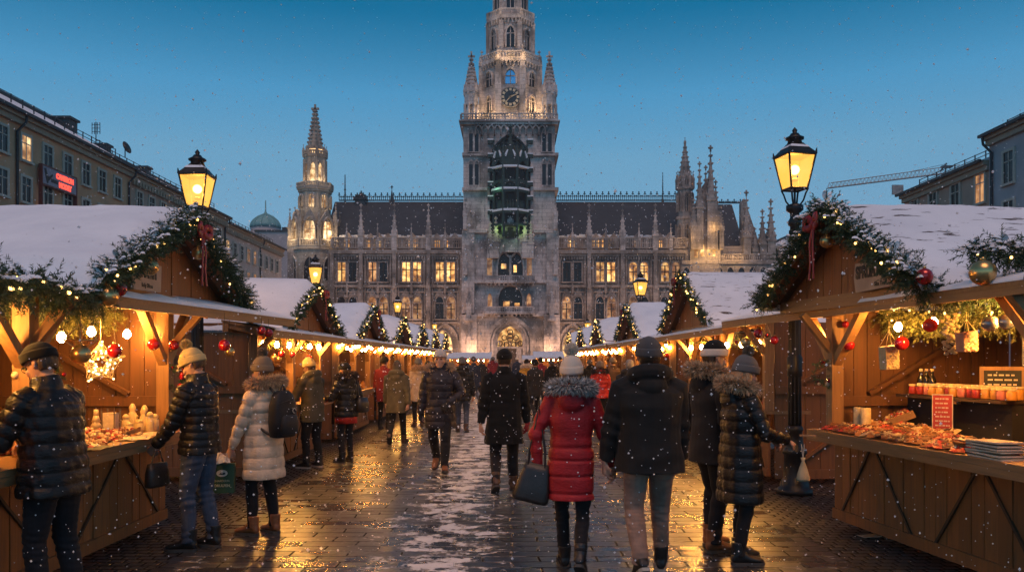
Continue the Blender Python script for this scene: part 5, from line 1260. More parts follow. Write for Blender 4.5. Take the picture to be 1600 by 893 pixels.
def person(label, pos, head, H=1.75, fem=False, lvl=1, coat=None, trousers='jeans', boots='boot_br', feet=None, arms=None, hat=None, hair='hair_br', hood=None, gloves=None, look=(0,0), lean=0, stout=1.0, scarf=None, skirt=None, glasses=False, long_hair=None, sole='sole', group='people walking and shopping at the market', hands_pose=(.6,.6), beard=False, zscale=1.0, collar=True):
    s = H/1.75; root = empty('person', (pos[0], pos[1], 0), R(head), label, 'person', group)
    sh = (.175 if fem else .20)*s*stout**.5; vox = (.0075, .011, .017)[lvl]; rsd = int(abs(pos[0]*100)+pos[1]*37) % 9973
    zsh = 1.42*s; zn = 1.475*s; zh = 1.625*s
    def bend(p):                                                    # lean of the upper body about the hips
        p = np.asarray(p, float); f = np.clip((p[...,2]-.85*s)/(.35*s), 0, 1)*R(lean); q = p.copy(); z = p[...,2]-.9*s
        q[...,1] = p[...,1]*np.cos(f)+z*np.sin(f); q[...,2] = .9*s+z*np.cos(f)-p[...,1]*np.sin(f); return q
    feet = feet or ((-.10,.0,0,0),(.10,.02,0,0))                    # x, y, heel lift, toe-down pitch (deg)
    hipz = .90*s; legs = []
    for i, (fx, fy, lift, pitch) in enumerate(feet):
        sd = -1 if i == 0 else 1; hip = V(sd*.09*s, 0, hipz); an = V(fx*s, fy*s, .095*s+lift); ll = max(.4035*s, .5015*float(np.linalg.norm(an-hip))); kn, an = ik(hip, an, ll, ll, V(sd*.08, 1, 0)); legs.append((hip, kn, an, pitch, sd))
    arms = arms or ((-.27,.03,.82,None),(.27,.03,.82,None)); AR = []
    for i, a in enumerate(arms):
        sd = -1 if i == 0 else 1; S0 = bend(V(sd*sh*.98, -.01, zsh-.02*s)); wr = V(a[0]*s, a[1]*s, a[2]*s); hint = V(*(a[3] if a[3] is not None else (sd*.5, -1, -.2))); el, wr = ik(S0, wr, .30*s, .27*s, hint); AR.append((S0, el, wr, sd))
    nb = bend(V(0,-.01,zn)); hc = bend(V(0,.02*s,zh)); hR = rotmat('Z', R(look[0])) @ rotmat('X', R(look[1]-lean*.5))
    def hd(p): return hc + (hR @ np.asarray(p, float).T).T*s
    # ---- the body, one continuous skin
    b = MB(); n = 18
    prof = [(-.125,.012,.075,.045),(-.115,.034,.09,.02),(-.085,.054,.092,-.03),(-.055,.064,.095,-.07),(-.025,.071,.092,-.088),(0,.073,.087,-.096),(.03,.075,.094,-.10),(.065,.073,.086,-.097),(.095,.06,.06,-.08),(.115,.038,.02,-.055),(.123,.01,-.01,-.03)]
    loft(b, [[hd((hw*math.cos(t), (fy+by)/2+(fy-by)/2*math.sin(t), z)) for t in np.arange(n)*2*math.pi/n] for z, hw, fy, by in prof])
    b.tube([hd((0,.088,.012)), hd((0,.108,-.022)), hd((0,.112,-.032)), hd((0,.09,-.042))], [.008*s,.012*s,.016*s,.010*s], 8)
    b.tube([hd((-.022,.088,-.066)), hd((0,.099,-.064)), hd((.022,.088,-.066))], [.006*s,.009*s,.006*s], 6); b.tube([hd((-.02,.088,-.078)), hd((0,.097,-.078)), hd((.02,.088,-.078))], [.006*s,.009*s,.006*s], 6)
    b.tube([hd((-.045,.078,.026)), hd((-.02,.093,.03)), hd((.02,.093,.03)), hd((.045,.078,.026))], [.009*s]*4, 6); b.sphere(hd((0,.085,-.108)), .02*s, 8, 6)
    for k in (-1,1): b.tube([hd((k*.074,-.012,.022)), hd((k*.082,-.02,.0)), hd((k*.076,-.008,-.03))], [(.008*s,.017*s),(.009*s,.02*s),(.007*s,.011*s)], 8); b.sphere(hd((k*.04,.07,-.03)), .024*s, 8, 6)
    b.tube([bend(V(0,-.015,zn-.06*s)), nb, hd((0,-.02,-.07))], [.07*s,.056*s,.055*s], 12)
    wa = (.115 if fem else .125)*s; loft(b, [list(map(bend, ell(0,0,z*s,a*s,bb*s,16))) for z,a,bb in ((.86,.09,.07),(.92,.13,.09),(1.05,.125,.09),(1.25,.15,.105),(1.38,.155,.095),(1.46,.075,.06))])
    for S0, el, wr, sd in AR:
        b.tube([S0-V(sd*.03*s,0,0), S0, el, wr-(wr-el)*.02], [.045*s,.046*s,.036*s,.025*s], 10); dirn = (wr-el)/np.linalg.norm(wr-el)
        inn = V(-sd,.15,0) if abs(dirn[2]) > .6 else V(-sd*.35,0,-1); hand(b, wr, dirn+inn*.12, inn, sd if abs(dirn[2]) > .6 else sd, s*1.05, hands_pose[0 if sd < 0 else 1])
    for hip, kn, an, pitch, sd in legs:
        b.tube([hip+V(0,0,.05*s), hip, kn, an], [.05*s,.055*s,.036*s,.03*s], 10); fd = V(sd*.12, math.cos(R(pitch)), -math.sin(R(pitch))); b.tube([an, an+fd*.07*s+V(0,0,-.05*s), an+fd*.15*s+V(0,0,-.06*s)], [.03*s,.028*s,.02*s], 8)
    me = union(b, vox*.8, 2); me.name = 'body'; me.materials.append(M['skin']); body = link(bpy.data.objects.new('body', me), root)
    if lvl < 2:
        for k in (-1,1): MB().sphere(hd((k*.031,.083,.004)), .0105*s, 8, 6).build('eye', M['eye'], root)
    # ---- trousers and boots
    t = MB(); fl = 1.1 if not fem else .95
    for hip, kn, an, pitch, sd in legs:
        t.tube([hip+V(0,-.005,.07*s), hip+V(0,0,-.06*s), (hip+kn)/2, kn+V(0,.008,0), kn*.5+an*.5+V(0,-.008,0), an+V(0,0,.05*s), an+V(0,-.005,-.02*s)], [.09*s*fl,.096*s*fl,.083*s*fl,.066*s*fl,.06*s*fl,.053*s*fl,.056*s*fl], 14)
    loft(t, [ell(0,-.005,z*s,a*s*(1 if not fem else .95),bb*s,16) for z,a,bb in ((.82,.12,.085),(.9,.165,.115),(.98,.16,.11),(1.04,.14,.10))])
    me = union(t, vox, 2); c = mcoords(me); nn = mnormals(me); kz = np.exp(-((c[:,2]-.45*s)/.09)**2)+1.2*np.exp(-((c[:,2]-.14*s)/.08)**2)+.5*np.exp(-((c[:,2]-.78*s)/.08)**2)
    c += nn*((vnoise(c*np.array([1,1,2.4]), 26, rsd)*.006*(.35+kz)+vnoise(c, 9, rsd+1)*.004)[:,None]); setco(me, c); me.name = 'trousers'; me.materials.append(M[trousers]); link(bpy.data.objects.new('trousers', me), root)
    for hip, kn, an, pitch, sd in legs:
        bt = MB(); yaw = R(-sd*9); so = MB()
        RR = rotmat('Z', yaw) @ rotmat('X', R(-pitch)); F = lambda p: an + RR @ (V(*p)*s) 
        secs = [(-.075,.026,-.06,-.02),(-.06,.038,-.078,.02),(-.02,.042,-.08,.055),(.03,.042,-.08,.04),(.08,.046,-.08,-.005),(.13,.048,-.08,-.022),(.165,.042,-.08,-.03),(.192,.026,-.076,-.042),(.20,.012,-.07,-.05)]
        loft(bt, [[F((hw*math.cos(q), y, (zt+zb)/2+(zt-zb)/2*math.sin(q))) for q in np.arange(14)*2*math.pi/14] for y,hw,zb,zt in secs])
        bt.tube([F((0,-.018,-.02)), F((0,-.02,.04)), F((0,-.022,.10))], [.050*s,.052*s,.056*s], 14)
        me = union(bt, vox*.8, 2); me.name = 'boot'; me.materials.append(M[boots]); bo = link(bpy.data.objects.new('boot', me), root)
        out = [(-.075,.024),(-.05,.042),(0,.044),(.05,.044),(.10,.051),(.15,.049),(.185,.034),(.205,.012)]
        poly = [(hw,y) for y,hw in out]+[(-hw,y) for y,hw in out[::-1]]
        so.prism(poly, lambda a,b_,d: F((a,b_,d)), -.097, -.072); so.box(0,0,0,0,0,0); q = so.build('sole', M[sole], bo, True)
        if lvl == 0:
            lc = MB()
            for k in range(4): y = .02+.022*k; lc.tube([F((-.02,y,.045-.02*k)), F((0,y,.052-.021*k)), F((.02,y,.045-.02*k))], .004*s, 5)
            lc.build('laces', M['wool_grey'], bo)
    # ---- the coat
    if skirt:
        k = MB(); loft(k, [ell(0,0,z*s,a*s,bb*s,20) for z,a,bb in ((skirt[1],.20,.16),(skirt[1]+.1,.195,.155),(1.0,.17,.13))]); k.build('skirt', M[skirt[0]], root)
    ck = dict(hem=.5, kind='puffer', mat='nyl_black', puff=.075, flare=1.0, loose=1.0, belt=0); ck.update(coat or {}); hem = ck['hem']; lo = ck['loose']*stout
    cb = MB(); wb = (.168 if fem else .178)*lo; rows_ = [(hem,(.20 if fem else .205)*lo*ck['flare'],.155*lo*ck['flare']),(max(hem+.02,.86),.195*lo,.15*lo),(1.0,.185*lo,.142*lo),(1.12,wb,.135*lo),(1.26,.19*lo,.145*lo),(1.36,.198*lo if not fem else .18*lo,.135*lo),(1.43,.155*lo**.5,.105*lo**.5),(1.475,.10,.088),(1.515,.078,.08)]
    if hem > .86: rows_ = [r for r in rows_ if r[0] >= hem]
    loft(cb, [list(map(bend, ell(0,-.005*s,z*s,a*s,bb*s,24,.9))) for z,a,bb in rows_])
    sr = (.062 if fem else .07)*lo**.6
    for S0, el, wr, sd in AR:
        cb.tube([S0-V(sd*.06*s,0,-.02*s), S0+V(0,0,-.005*s), (S0+el)/2, el, el*.45+wr*.55, wr-(wr-el)*.03], [sr*.95*s,sr*1.12*s,sr*1.02*s,sr*.92*s,sr*.8*s,sr*.66*s], 14)
    if collar:
        cb.tube([bend(V(0,-.012,1.46*s)), bend(V(0,-.008,1.545*s))], [(.098*s,.098*s),(.082*s,.086*s)], 16)
    if hood:
        # a hood lying on the shoulders, heavier at the back
        pts = []
        for q in np.arange(-130, 131, 20): a = R(q-90); pts.append(bend(V(.118*s*math.cos(a), .105*s*math.sin(a)-.02*s, (1.485+.03*math.cos(R(q)))*s)))
        cb.tube(pts, [s*(.035+.035*max(0, math.cos(R(q)*.6))) for q in np.arange(-130, 131, 20)], 10)
        cb.sphere(tuple(bend(V(0,-.125*s,1.41*s))), .1*s, 12, 8, 0, (1.15,.62,.9))
    me = union(cb, vox, 4 if lvl == 0 else 3); c = mcoords(me); nn = mnormals(me)
    ta = np.zeros(len(c)); isarm = np.zeros(len(c), bool)
    for S0, el, wr, sd in AR:
        for a, e, base in ((S0, el, 0.0), (el, wr, .3*s)):
            d = e-a; L = np.linalg.norm(d); d = d/L; q = c-a; tt = q@d; dist = np.linalg.norm(q-tt[:,None]*d, axis=1); ok = (tt > -.02) & (tt < L+.03) & (dist < sr*1.25*s) & (np.abs(c[:,0]) > sh*.7)
            ta = np.where(ok, tt+base, ta); isarm |= ok
    par = np.where(isarm, ta*1.0, c[:,2]-hem*s)
    if ck['kind'] == 'puffer':
        w_ = np.abs(np.sin(np.pi*(par/ck['puff']+.13*vnoise(c, 6, rsd))))**.55; amp = (.0115 if lvl == 0 else .014)*s; keep = np.where(c[:,2] > 1.44*s, .35, 1.0)
        c += nn*((w_-.62)*amp*keep)[:,None]; c += nn*(vnoise(c*np.array([2.2,2.2,.8]), 22, rsd)*.0075)[:,None]
    else:
        fold = vnoise(c*np.array([1.6,1.6,.35]), 14, rsd)*.012*np.clip((1.3*s-c[:,2])/.5, .2, 1.2)+vnoise(c*np.array([1,1,1.8]), 17, rsd+3)*.006
        fold += np.where(isarm, np.sin(par*55+3*vnoise(c, 8, rsd+4))*.006*np.exp(-((par-.3*s)/.14)**2), 0); c += nn*fold[:,None]
        if ck['belt']: c -= nn*(.012*np.exp(-((c[:,2]-ck['belt']*s)/.018)**2)*(~isarm))[:,None]
    if ck['kind'] == 'parka': 
        for zz in (.66,.80,.93): c -= nn*(.010*np.exp(-((c[:,2]-zz*s)/.012)**2)*(~isarm))[:,None]
    c[:,2] = np.where((c[:,2] < hem*s+.03*s) & ~isarm, np.maximum(c[:,2], hem*s+.012*vnoise(c, 9, rsd+9)), c[:,2])
    setco(me, c); me.name = 'coat'; me.materials.append(M[ck['mat']]); cobj = link(bpy.data.objects.new('coat', me), root)
    if hood and hood != 'plain':
        pts = []
        for q in np.arange(-120, 121, 16): a = R(q-90); k_ = 1.0+.42*math.cos(R(q)*.55); pts.append(tuple(bend(V(.128*s*math.cos(a)*min(k_,1.25), .118*s*math.sin(a)*k_-.015*s, (1.505+.03*math.cos(R(q)))*s))))
        furstrip(pts, .042*s, (3600, 1500, 500)[lvl], (.055,.065,.09)[lvl]*s, M[hood], 'fur_trim', cobj, rsd)
    if gloves:
        for i, (S0, el, wr, sd) in enumerate(AR):
            gm = gloves[i] if isinstance(gloves, (tuple, list)) else gloves
            if not gm: continue
            g = MB(); dirn = (wr-el)/np.linalg.norm(wr-el); inn = V(-sd,.15,0) if abs(dirn[2]) > .6 else V(-sd*.35,0,-1)
            hand(g, wr, dirn+inn*.12, inn, sd, s*1.09, hands_pose[i], 1.28); g.tube([wr-dirn*.06*s, wr+dirn*.02*s], [.036*s,.034*s], 12); me = union(g, vox*.75, 1); me.name = 'glove'; me.materials.append(M[gm]); link(bpy.data.objects.new('glove', me), root)
    # ---- hair, hat, scarf
    hm = MB(); loft(hm, [[hd((1.07*hw*math.cos(q), (fy*(.05 if z < .02 else .6)+by*1.07)/2+(fy*(.05 if z < .02 else .6)-by*1.07)/2*math.sin(q)-.004, z)) for q in np.arange(18)*2*math.pi/18] for z,hw,fy,by in prof[3:]])
    if long_hair:
        hm.tube([hd((0,-.06,.02)), hd((0,-.075,-.06)), bend(V(0,-.10*s,1.44*s)), bend(V(0,-.13*s,long_hair*s))], [(.07*s,.05*s),(.085*s,.055*s),(.10*s,.045*s),(.06*s,.02*s)], 12)
        for k in (-1, 1): hm.tube([hd((k*.06,-.01,0)), hd((k*.085,.0,-.08)), bend(V(k*.105*s,.045*s,1.42*s)), bend(V(k*.10*s,.085*s,(long_hair-.02)*s))], [.035*s,.04*s,.045*s,.02*s], 8)
    me = union(hm, vox, 1); c = mcoords(me); c += mnormals(me)*(np.sin(np.arctan2(c[:,0],c[:,1])*40)*.0025)[:,None]; setco(me, c); me.name = 'hair'; me.materials.append(M[hair]); link(bpy.data.objects.new('hair', me), root)
    if beard:
        bm_ = MB(); loft(bm_, [[hd((hw*1.06*math.cos(q), .02+.03+(.055*math.sin(q)), z)) for q in np.arange(14)*2*math.pi/14] for z,hw in ((-.128,.02),(-.11,.042),(-.08,.058),(-.05,.064))]); bm_.build('beard', M['hair_br'], root)
    if hat:
        hk = dict(mat='kn_black', pom=None, top=.165, brim='self', low=.012, slouch=.0); hk.update(hat); h = MB(); n = 44; low = hk['low']; top = hk['top']; rings = []
        for f in np.linspace(0, 1, 15):
            z = low+(top-low)*f; fb = 1.0 if f < .3 else math.sqrt(max(0.0, 1-((f-.3)/.7)**2)); ring = []
            for q in range(n):
                t_ = 2*math.pi*q/n; rib = 1+(.022*math.cos(q*math.pi) if lvl < 2 else 0); a_ = (.086+(.004 if .2 < f < .6 else 0))*max(.05, fb)*rib; b_ = (.108)*max(.05, fb)*rib
                ring.append(hd((a_*math.cos(t_), -.004-hk['slouch']*f+b_*math.sin(t_), z-.02*math.sin(t_)*-1*(1-f)*.6)))
            rings.append(ring)
        loft(h, rings); ho = h.build('beanie', M[hk['mat']], root, True)
        if hk['brim']:
            bm_ = MB(); rings = []
            for z_, k_ in ((low-.004,1.05),(low-.006,1.1),(low+.01,1.13),(low+.045,1.13),(low+.058,1.08),(low+.055,1.0)): rings.append([hd((.086*k_*(1+.012*math.cos(q*math.pi))*math.cos(2*math.pi*q/n), -.004+.108*k_*(1+.012*math.cos(q*math.pi))*math.sin(2*math.pi*q/n), z_+.012*math.sin(2*math.pi*q/n))) for q in range(n)])
            loft(bm_, rings, False); bm_.build('brim', M[hk['mat'] if hk['brim'] == 'self' else hk['brim']], ho, True)
        if hk['pom']:
            pr = hk.get('pr', .046); pc = hd((0,-.004-hk['slouch'],top+.012+pr*.4)); fluff(pc, pr*s, (2200,900,260)[lvl], (.032,.036,.045)[lvl]*s, M[hk['pom']], 'pompom', ho, (1,1,.95), rsd)
    if scarf:
        sc_ = MB(); pts = [bend(V(.105*s*math.cos(a), .10*s*math.sin(a)-.005*s, (1.505+.015*math.sin(a*2))*s)) for a in np.linspace(0, 2*math.pi, 17)]; sc_.tube(pts, .042*s, 10); sc_.tube([bend(V(.05*s,.12*s,1.5*s)), bend(V(.06*s,.155*s,1.36*s)), bend(V(.05*s,.16*s,1.2*s))], [(.04*s,.02*s)]*3, 8); sc_.build('scarf', M[scarf], root)
    if glasses:
        g = MB()
        for k in (-1,1): g.tube([hd((k*.034+.024*math.cos(a), .103, .004+.019*math.sin(a))) for a in np.linspace(0, 2*math.pi, 13)], .0025, 5); g.tube([hd((k*.058,.10,.008)), hd((k*.078,.0,.01))], .0025, 5)
        g.tube([hd((-.01,.105,.006)), hd((.01,.105,.006))], .0025, 5); g.build('glasses', M['iron'], root)
    root['_'] = 0; del root['_']
    return root, AR, hd, bend
def PW(root, p):
    a = root.rotation_euler.z; return (root.location.x+p[0]*math.cos(a)-p[1]*math.sin(a), root.location.y+p[0]*math.sin(a)+p[1]*math.cos(a), p[2])
def at(px, s): return ((px-800)/s, FPX/s)
WALK = ((-.09,.25,.0,-8),(.09,-.26,.10,38)); WALK2 = ((-.09,-.26,.10,38),(.09,.25,0,-8))
# nearest, from left to right
p1, A1, _, _ = person('man in black quilted jacket and black beanie leaning over the left counter', at(84, 240), 78, 1.76, False, 0, dict(hem=.78, puff=.085, loose=1.2, mat='nyl_black'), 'jeans_d', 'boot_bl', ((-.12,.02,0,0),(.12,-.06,0,0)), ((-.20,.40,1.08,(-.6,-.6,-.6)),(.22,.36,1.10,(.7,-.5,-.6))), dict(mat='kn_black', top=.15, low=.03), 'hair_br', None, None, (0,-20), 6, 1.0, None, None, True)
p2, A2, _, _ = person('man in shiny black puffer jacket, yellow bobble hat and blue jeans', at(312, 178), 80, 1.74, False, 0, dict(hem=.84, puff=.068, loose=1.06), 'jeans', 'boot_bl', ((-.10,.05,0,0),(.10,-.07,0,0)), ((-.20,.30,.92,(-.5,-.9,-.3)),(.24,.16,.86,(.6,-1,-.2))), dict(mat='kn_yel', pom='fur_yel', top=.16), 'hair_br', None, None, (0,-22), 3)
p3, A3, _, _ = person('woman in long cream quilted coat with a black backpack and ribbed bobble hat', at(412, 164), 62, 1.66, True, 0, dict(hem=.56, puff=.105, loose=1.08, flare=1.06, mat='nyl_cream'), 'tr_black', 'boot_tan', ((-.10,.06,0,0),(.09,-.05,0,0)), ((-.27,.20,.80,(-.5,-1,-.1)),(.22,.16,.92,(.5,-1,-.1))), dict(mat='kn_taupe', pom='fur_taupe', top=.165, slouch=.015), 'hair_br', 'fur_tan', None, (6,-4), 0, 1.0, sole='sole')
p4, A4, _, _ = person('man in olive jacket and pale yellow beanie buying at the second left stall', at(488, 102), 60, 1.66, False, 1, dict(hem=.74, kind='wool', loose=1.1, mat='nyl_olive'), 'tr_black', 'boot_bl', ((-.12,.02,0,0),(.12,-.03,0,0)), ((-.22,.36,1.0,None),(.22,.34,1.02,None)), dict(mat='kn_yel', top=.16), 'hair_br', 'plain', None, (0,-12), 4, sole='sole_w')
p5, A5, _, _ = person('woman in black jacket, dark cap and red scarf with red hem below', at(541, 97), 50, 1.60, True, 1, dict(hem=.80, loose=1.12, puff=.09, mat='nyl_black'), 'jeans_d', 'boot_bl', None, ((-.2,.28,1.12,None),(.2,.2,1.1,None)), dict(mat='kn_black', top=.14), 'hair_br', 'fur_dark', None, (10,-6), 2, 1.0, 'kn_red', ('nyl_red2', .69))
p6, A6, _, _ = person('person in hooded olive wool coat walking away along the left stalls', at(620, 80), -6, 1.62, False, 1, dict(hem=.66, kind='wool', loose=1.12, mat='wool_olive'), 'tr_black', 'boot_br', WALK2, ((-.27,.12,.84,None),(.27,-.1,.84,None)), dict(mat='wool_olive', top=.15, brim=None, low=-.06), 'hair_br', 'plain')
p7, A7, _, _ = person('person in long cream coat with grey beanie beside the left stalls', at(654, 64), 20, 1.66, True, 1, dict(hem=.66, kind='wool', loose=1.08, mat='wool_cream'), 'tr_black', 'boot_br', None, None, dict(mat='kn_grey', top=.155), 'hair_br', 'fur_tan')
p8, A8, _, _ = person('man in long dark quilted parka and white beanie walking towards the camera', at(688, 105), 178, 1.78, False, 0, dict(hem=.62, puff=.11, loose=1.12, mat='nyl_navy'), 'jeans_d', 'boot_tan', ((-.09,.22,.0,-10),(.09,-.24,.09,32)), ((-.14,.20,1.0,(-1,-.5,-.2)),(.29,.03,.82,(.6,-1,-.1))), dict(mat='kn_white', top=.16, low=.03), 'hair_gr', 'fur_tan', 'gl_black', (-4,2))
p9, A9, _, _ = person('person in dark jacket, grey beanie and jeans walking away behind the parka man', at(722, 69), 0, 1.68, False, 1, dict(hem=.74, loose=1.1, mat='nyl_black', puff=.09), 'jeans', 'boot_br', ((-.1,.1,0,0),(.1,-.12,.02,10)), None, dict(mat='kn_grey', top=.16), 'hair_br', 'plain')
p10, A10, _, _ = person('man in long black wool coat and dark cap walking away in the middle', at(788, 125), 0, 1.78, False, 0, dict(hem=.60, kind='wool', loose=1.12, mat='wool_black', flare=1.08), 'jeans_d', 'boot_br', ((-.10,-.20,.07,28),(.11,.14,0,-4)), ((-.29,-.08,.84,None),(.29,.10,.80,None)), dict(mat='kn_black', top=.145, low=.02), 'hair_br', None, (None,'gl_red'), (0,0))
p13, A13, _, _ = person('woman in long red parka with fur hood and cream bobble hat holding hands', at(893, 200), -4, 1.665, True, 0, dict(hem=.60, kind='parka', loose=1.0, flare=1.0, mat='nyl_red', belt=1.03), 'tr_black', 'boot_bl', ((-.06,.18,0,-6),(.07,-.20,.07,30)), ((-.28,-.02,.86,(-1,-.4,0)),(.36,.06,.80,(.8,-.6,0))), dict(mat='kn_cream', pom='fur_cream', top=.165, pr=.06), 'hair_br', 'fur_grey', None, (-8,0), 0, 1.0, None, None, False, 1.36)
p14, A14, _, _ = person('tall man in black hooded parka, grey beanie and dusty brown trousers', at(1014, 204), 2, 1.81, False, 0, dict(hem=.78, kind='wool', loose=1.22, mat='jkt_black'), 'tr_khaki', 'boot_bl', ((-.11,-.24,.08,34),(.13,.2,0,-5)), ((-.33,.06,.80,(-.8,-.7,0)),(.27,.14,.84,None)), dict(mat='kn_dgrey', top=.155), 'hair_br', 'plain', None, (0,0), 0, 1.05, sole='sole_w')
p15, A15, _, _ = person('bearded man in dark fur hooded parka and black cap with cream band facing right', at(1113, 178), -72, 1.80, False, 0, dict(hem=.74, kind='wool', loose=1.12, mat='wool_grey'), 'jeans_d', 'boot_tan', ((-.12,.06,0,0),(.12,-.05,0,0)), ((-.26,.05,.86,None),(.27,.08,.86,None)), dict(mat='kn_black', top=.16, brim='kn_cream', low=.02), 'hair_br', 'fur_tan', None, (0,-6), 0, 1.0, None, None, False, None, 'sole', 'people walking and shopping at the market', (.9,.9), True)
p16, A16, _, _ = person('fair haired woman in long shiny black quilted coat and grey bobble hat', at(1157, 190), -80, 1.665, True, 0, dict(hem=.52, puff=.095, loose=1.12, flare=1.06), 'tr_black', 'boot_bl', ((-.10,.04,0,0),(.10,-.05,0,0)), ((-.14,.36,1.04,(-.6,-.7,-.6)),(.16,.34,1.06,(.7,-.7,-.6))), dict(mat='kn_grey', pom='fur_taupe', top=.165, slouch=.02), 'hair_bl', 'fur_tan', None, (0,-14), 2, 1.0, None, None, False, 1.32, 'sole', 'people walking and shopping at the market', (1.0,1.0))
p17, A17, _, _ = person('person in bright red jacket behind the couple, seen from behind', at(938, 70), -10, 1.60, True, 1, dict(hem=.86, loose=1.1, mat='nyl_red2', puff=.1), 'jeans_d', 'boot_bl', None, None, dict(mat='kn_taupe', top=.15), 'hair_br', 'fur_dark')
p18, A18, _, _ = person('grey haired man in dark jacket half hidden behind the tall man', at(984, 86), -20, 1.66, False, 1, dict(hem=.8, kind='wool', mat='wool_grey'), 'jeans_d', 'boot_bl', None, None, None, 'hair_gr', 'plain')
p11, A11, _, _ = person('person in mustard yellow jacket with pale hood walking towards the portal', at(823, 48), 0, 1.64, True, 1, dict(hem=.62, mat='nyl_yel', loose=1.1, puff=.12), 'jeans_d', 'boot_bl', None, None, dict(mat='kn_black', top=.15), 'hair_br', 'fur_cream')
FAR = [(740, 44, 'cl_blue', 'jeans', 'kn_dgrey', 'dark blue coat and jeans left of the long black coat'), (752, 38, 'wool_grey', 'tr_black', 'kn_taupe', 'grey coat just right of the dark blue coat'), (845, 44, 'cl_wine', 'tr_black', 'kn_black', 'wine red coat right of the mustard jacket'), (862, 50, 'wool_black', 'tr_black', 'kn_dgrey', 'black coat beside the bobble hat of the woman in red'),
       (836, 58, 'wool_grey', 'jeans_d', 'kn_black', 'long grey coat between the mustard and wine coats'), (706, 34, 'cl_brown', 'tr_black', 'kn_mus', 'brown coat and mustard hat far down the left side'), (727, 30, 'wool_black', 'jeans', 'kn_red', 'black coat and red hat deep in the crowd'), (770, 31, 'cl_wine', 'tr_black', 'kn_grey', 'wine coat deep in the crowd behind the black coat'), (808, 29, 'cl_blue', 'tr_black', 'kn_cream', 'blue coat and cream hat before the portal'),
       (875, 33, 'cl_brown', 'tr_black', 'kn_black', 'brown coat far behind the bobble hat'), (905, 36, 'wool_olive', 'jeans_d', 'kn_mus', 'olive coat and mustard hat far down the right side'), (922, 46, 'wool_black', 'tr_black', 'kn_dgrey', 'black coat left of the bright red jacket'), (958, 58, 'cl_brown', 'jeans_d', 'kn_taupe', 'brown coat between the red jacket and grey haired man'), (668, 52, 'cl_brown', 'jeans_d', 'kn_black', 'brown coat just right of the cream coat'), (600, 66, 'cl_wine', 'tr_black', 'kn_black', 'wine coat at the third left stall')]
for i, (px, s_, cm, tm, hm_, lb) in enumerate(FAR):
    person('distant person in ' + lb, at(px, s_), rng.uniform(-30, 30)+(180 if i in (5, 9) else 0), rng.uniform(1.58, 1.76), i % 2 == 0, 2, dict(hem=rng.uniform(.62,.82), kind='wool', mat=cm, loose=1.12), tm, 'boot_bl', (WALK, WALK2, None)[i % 3], None, dict(mat=hm_, top=.155), 'hair_br', 'plain' if i % 2 else None)
# ---- things carried
def carried(name, loc, rz, label, cat): return empty(name, loc, rz, label, cat, None)
# black tote of the woman in red
w = PW(p13, A13[0][2]); tb = carried('handbag', (w[0]-.06, w[1]-.02, .56), R(-8), 'black leather tote bag on the arm of the woman in red', 'bag')
m = MB(); loft(m, [ell(0,0,z,a,b,20,.55) for z,a,b in ((.0,.135,.065),(.03,.145,.07),(.12,.13,.06),(.24,.105,.035),(.3,.095,.02))]); o = m.build('bag', M['leather_bag'], tb); o.rotation_euler = (0, R(12), 0)
m = MB()
for k in (-1, 1): m.tube([(-.05+.04,k*.02,.29),(.0,k*.03,.40),(.05,k*.03,.60),(.075,k*.025,.74),(.095,k*.02,.58),(.12,k*.02,.40),(.10+.02,k*.02,.26)], .007, 6)
m.build('strap', M['leather_bag'], tb)
# backpack of the woman in cream
bp = carried('backpack', PW(p3, (0.0,-.24,1.13)), p3.rotation_euler.z, 'black backpack worn by the woman in the cream coat', 'backpack')
m = MB(); loft(m, [ell(0,0,z,a,b,20,.6) for z,a,b in ((-.2,.10,.05),(-.19,.13,.075),(-.05,.145,.085),(.1,.14,.075),(.2,.11,.055),(.24,.06,.03))]); m.build('sack', fabric('black backpack cloth', (.014,.014,.016), .6), bp)
m = MB(); loft(m, [ell(0,-.085,z,a,b,16,.6) for z,a,b in ((-.17,.08,.025),(-.16,.10,.035),(-.06,.105,.04),(.0,.09,.03),(.01,.07,.02))]); m.build('front_pocket', fabric('black pocket cloth', (.02,.02,.022), .6), bp)
m = MB(); m.tube([(-.11,-.06,.12),(0,-.085,.15),(.11,-.06,.12)], .004, 5); m.tube([(-.03,0,.24),(0,0,.29),(.03,0,.24)], .009, 6)
for k in (-1,1): m.tube([(k*.08,.03,.22),(k*.095,.12,.31),(k*.11,.26,.30),(k*.12,.34,.16),(k*.135,.30,-.02),(k*.13,.1,-.14),(k*.11,.05,-.17)], (.02,.006) and .013, 6)
m.build('strap', M['leather_bag'], bp); m = MB(); m.prism([(.06+.03*math.cos(a),.05+.03*math.sin(a)) for a in np.arange(14)*2*math.pi/14], lambda a,b,d: (a,-.082-d,b), 0, .006); m.build('badge', M['wool_grey'], bp); m = MB(); m.tube([(.06+.022*math.cos(a),-.09,.05+.022*math.sin(a)) for a in np.linspace(0,5,10)], .004, 5); m.build('badge_mark', M['sole_w'], bp)
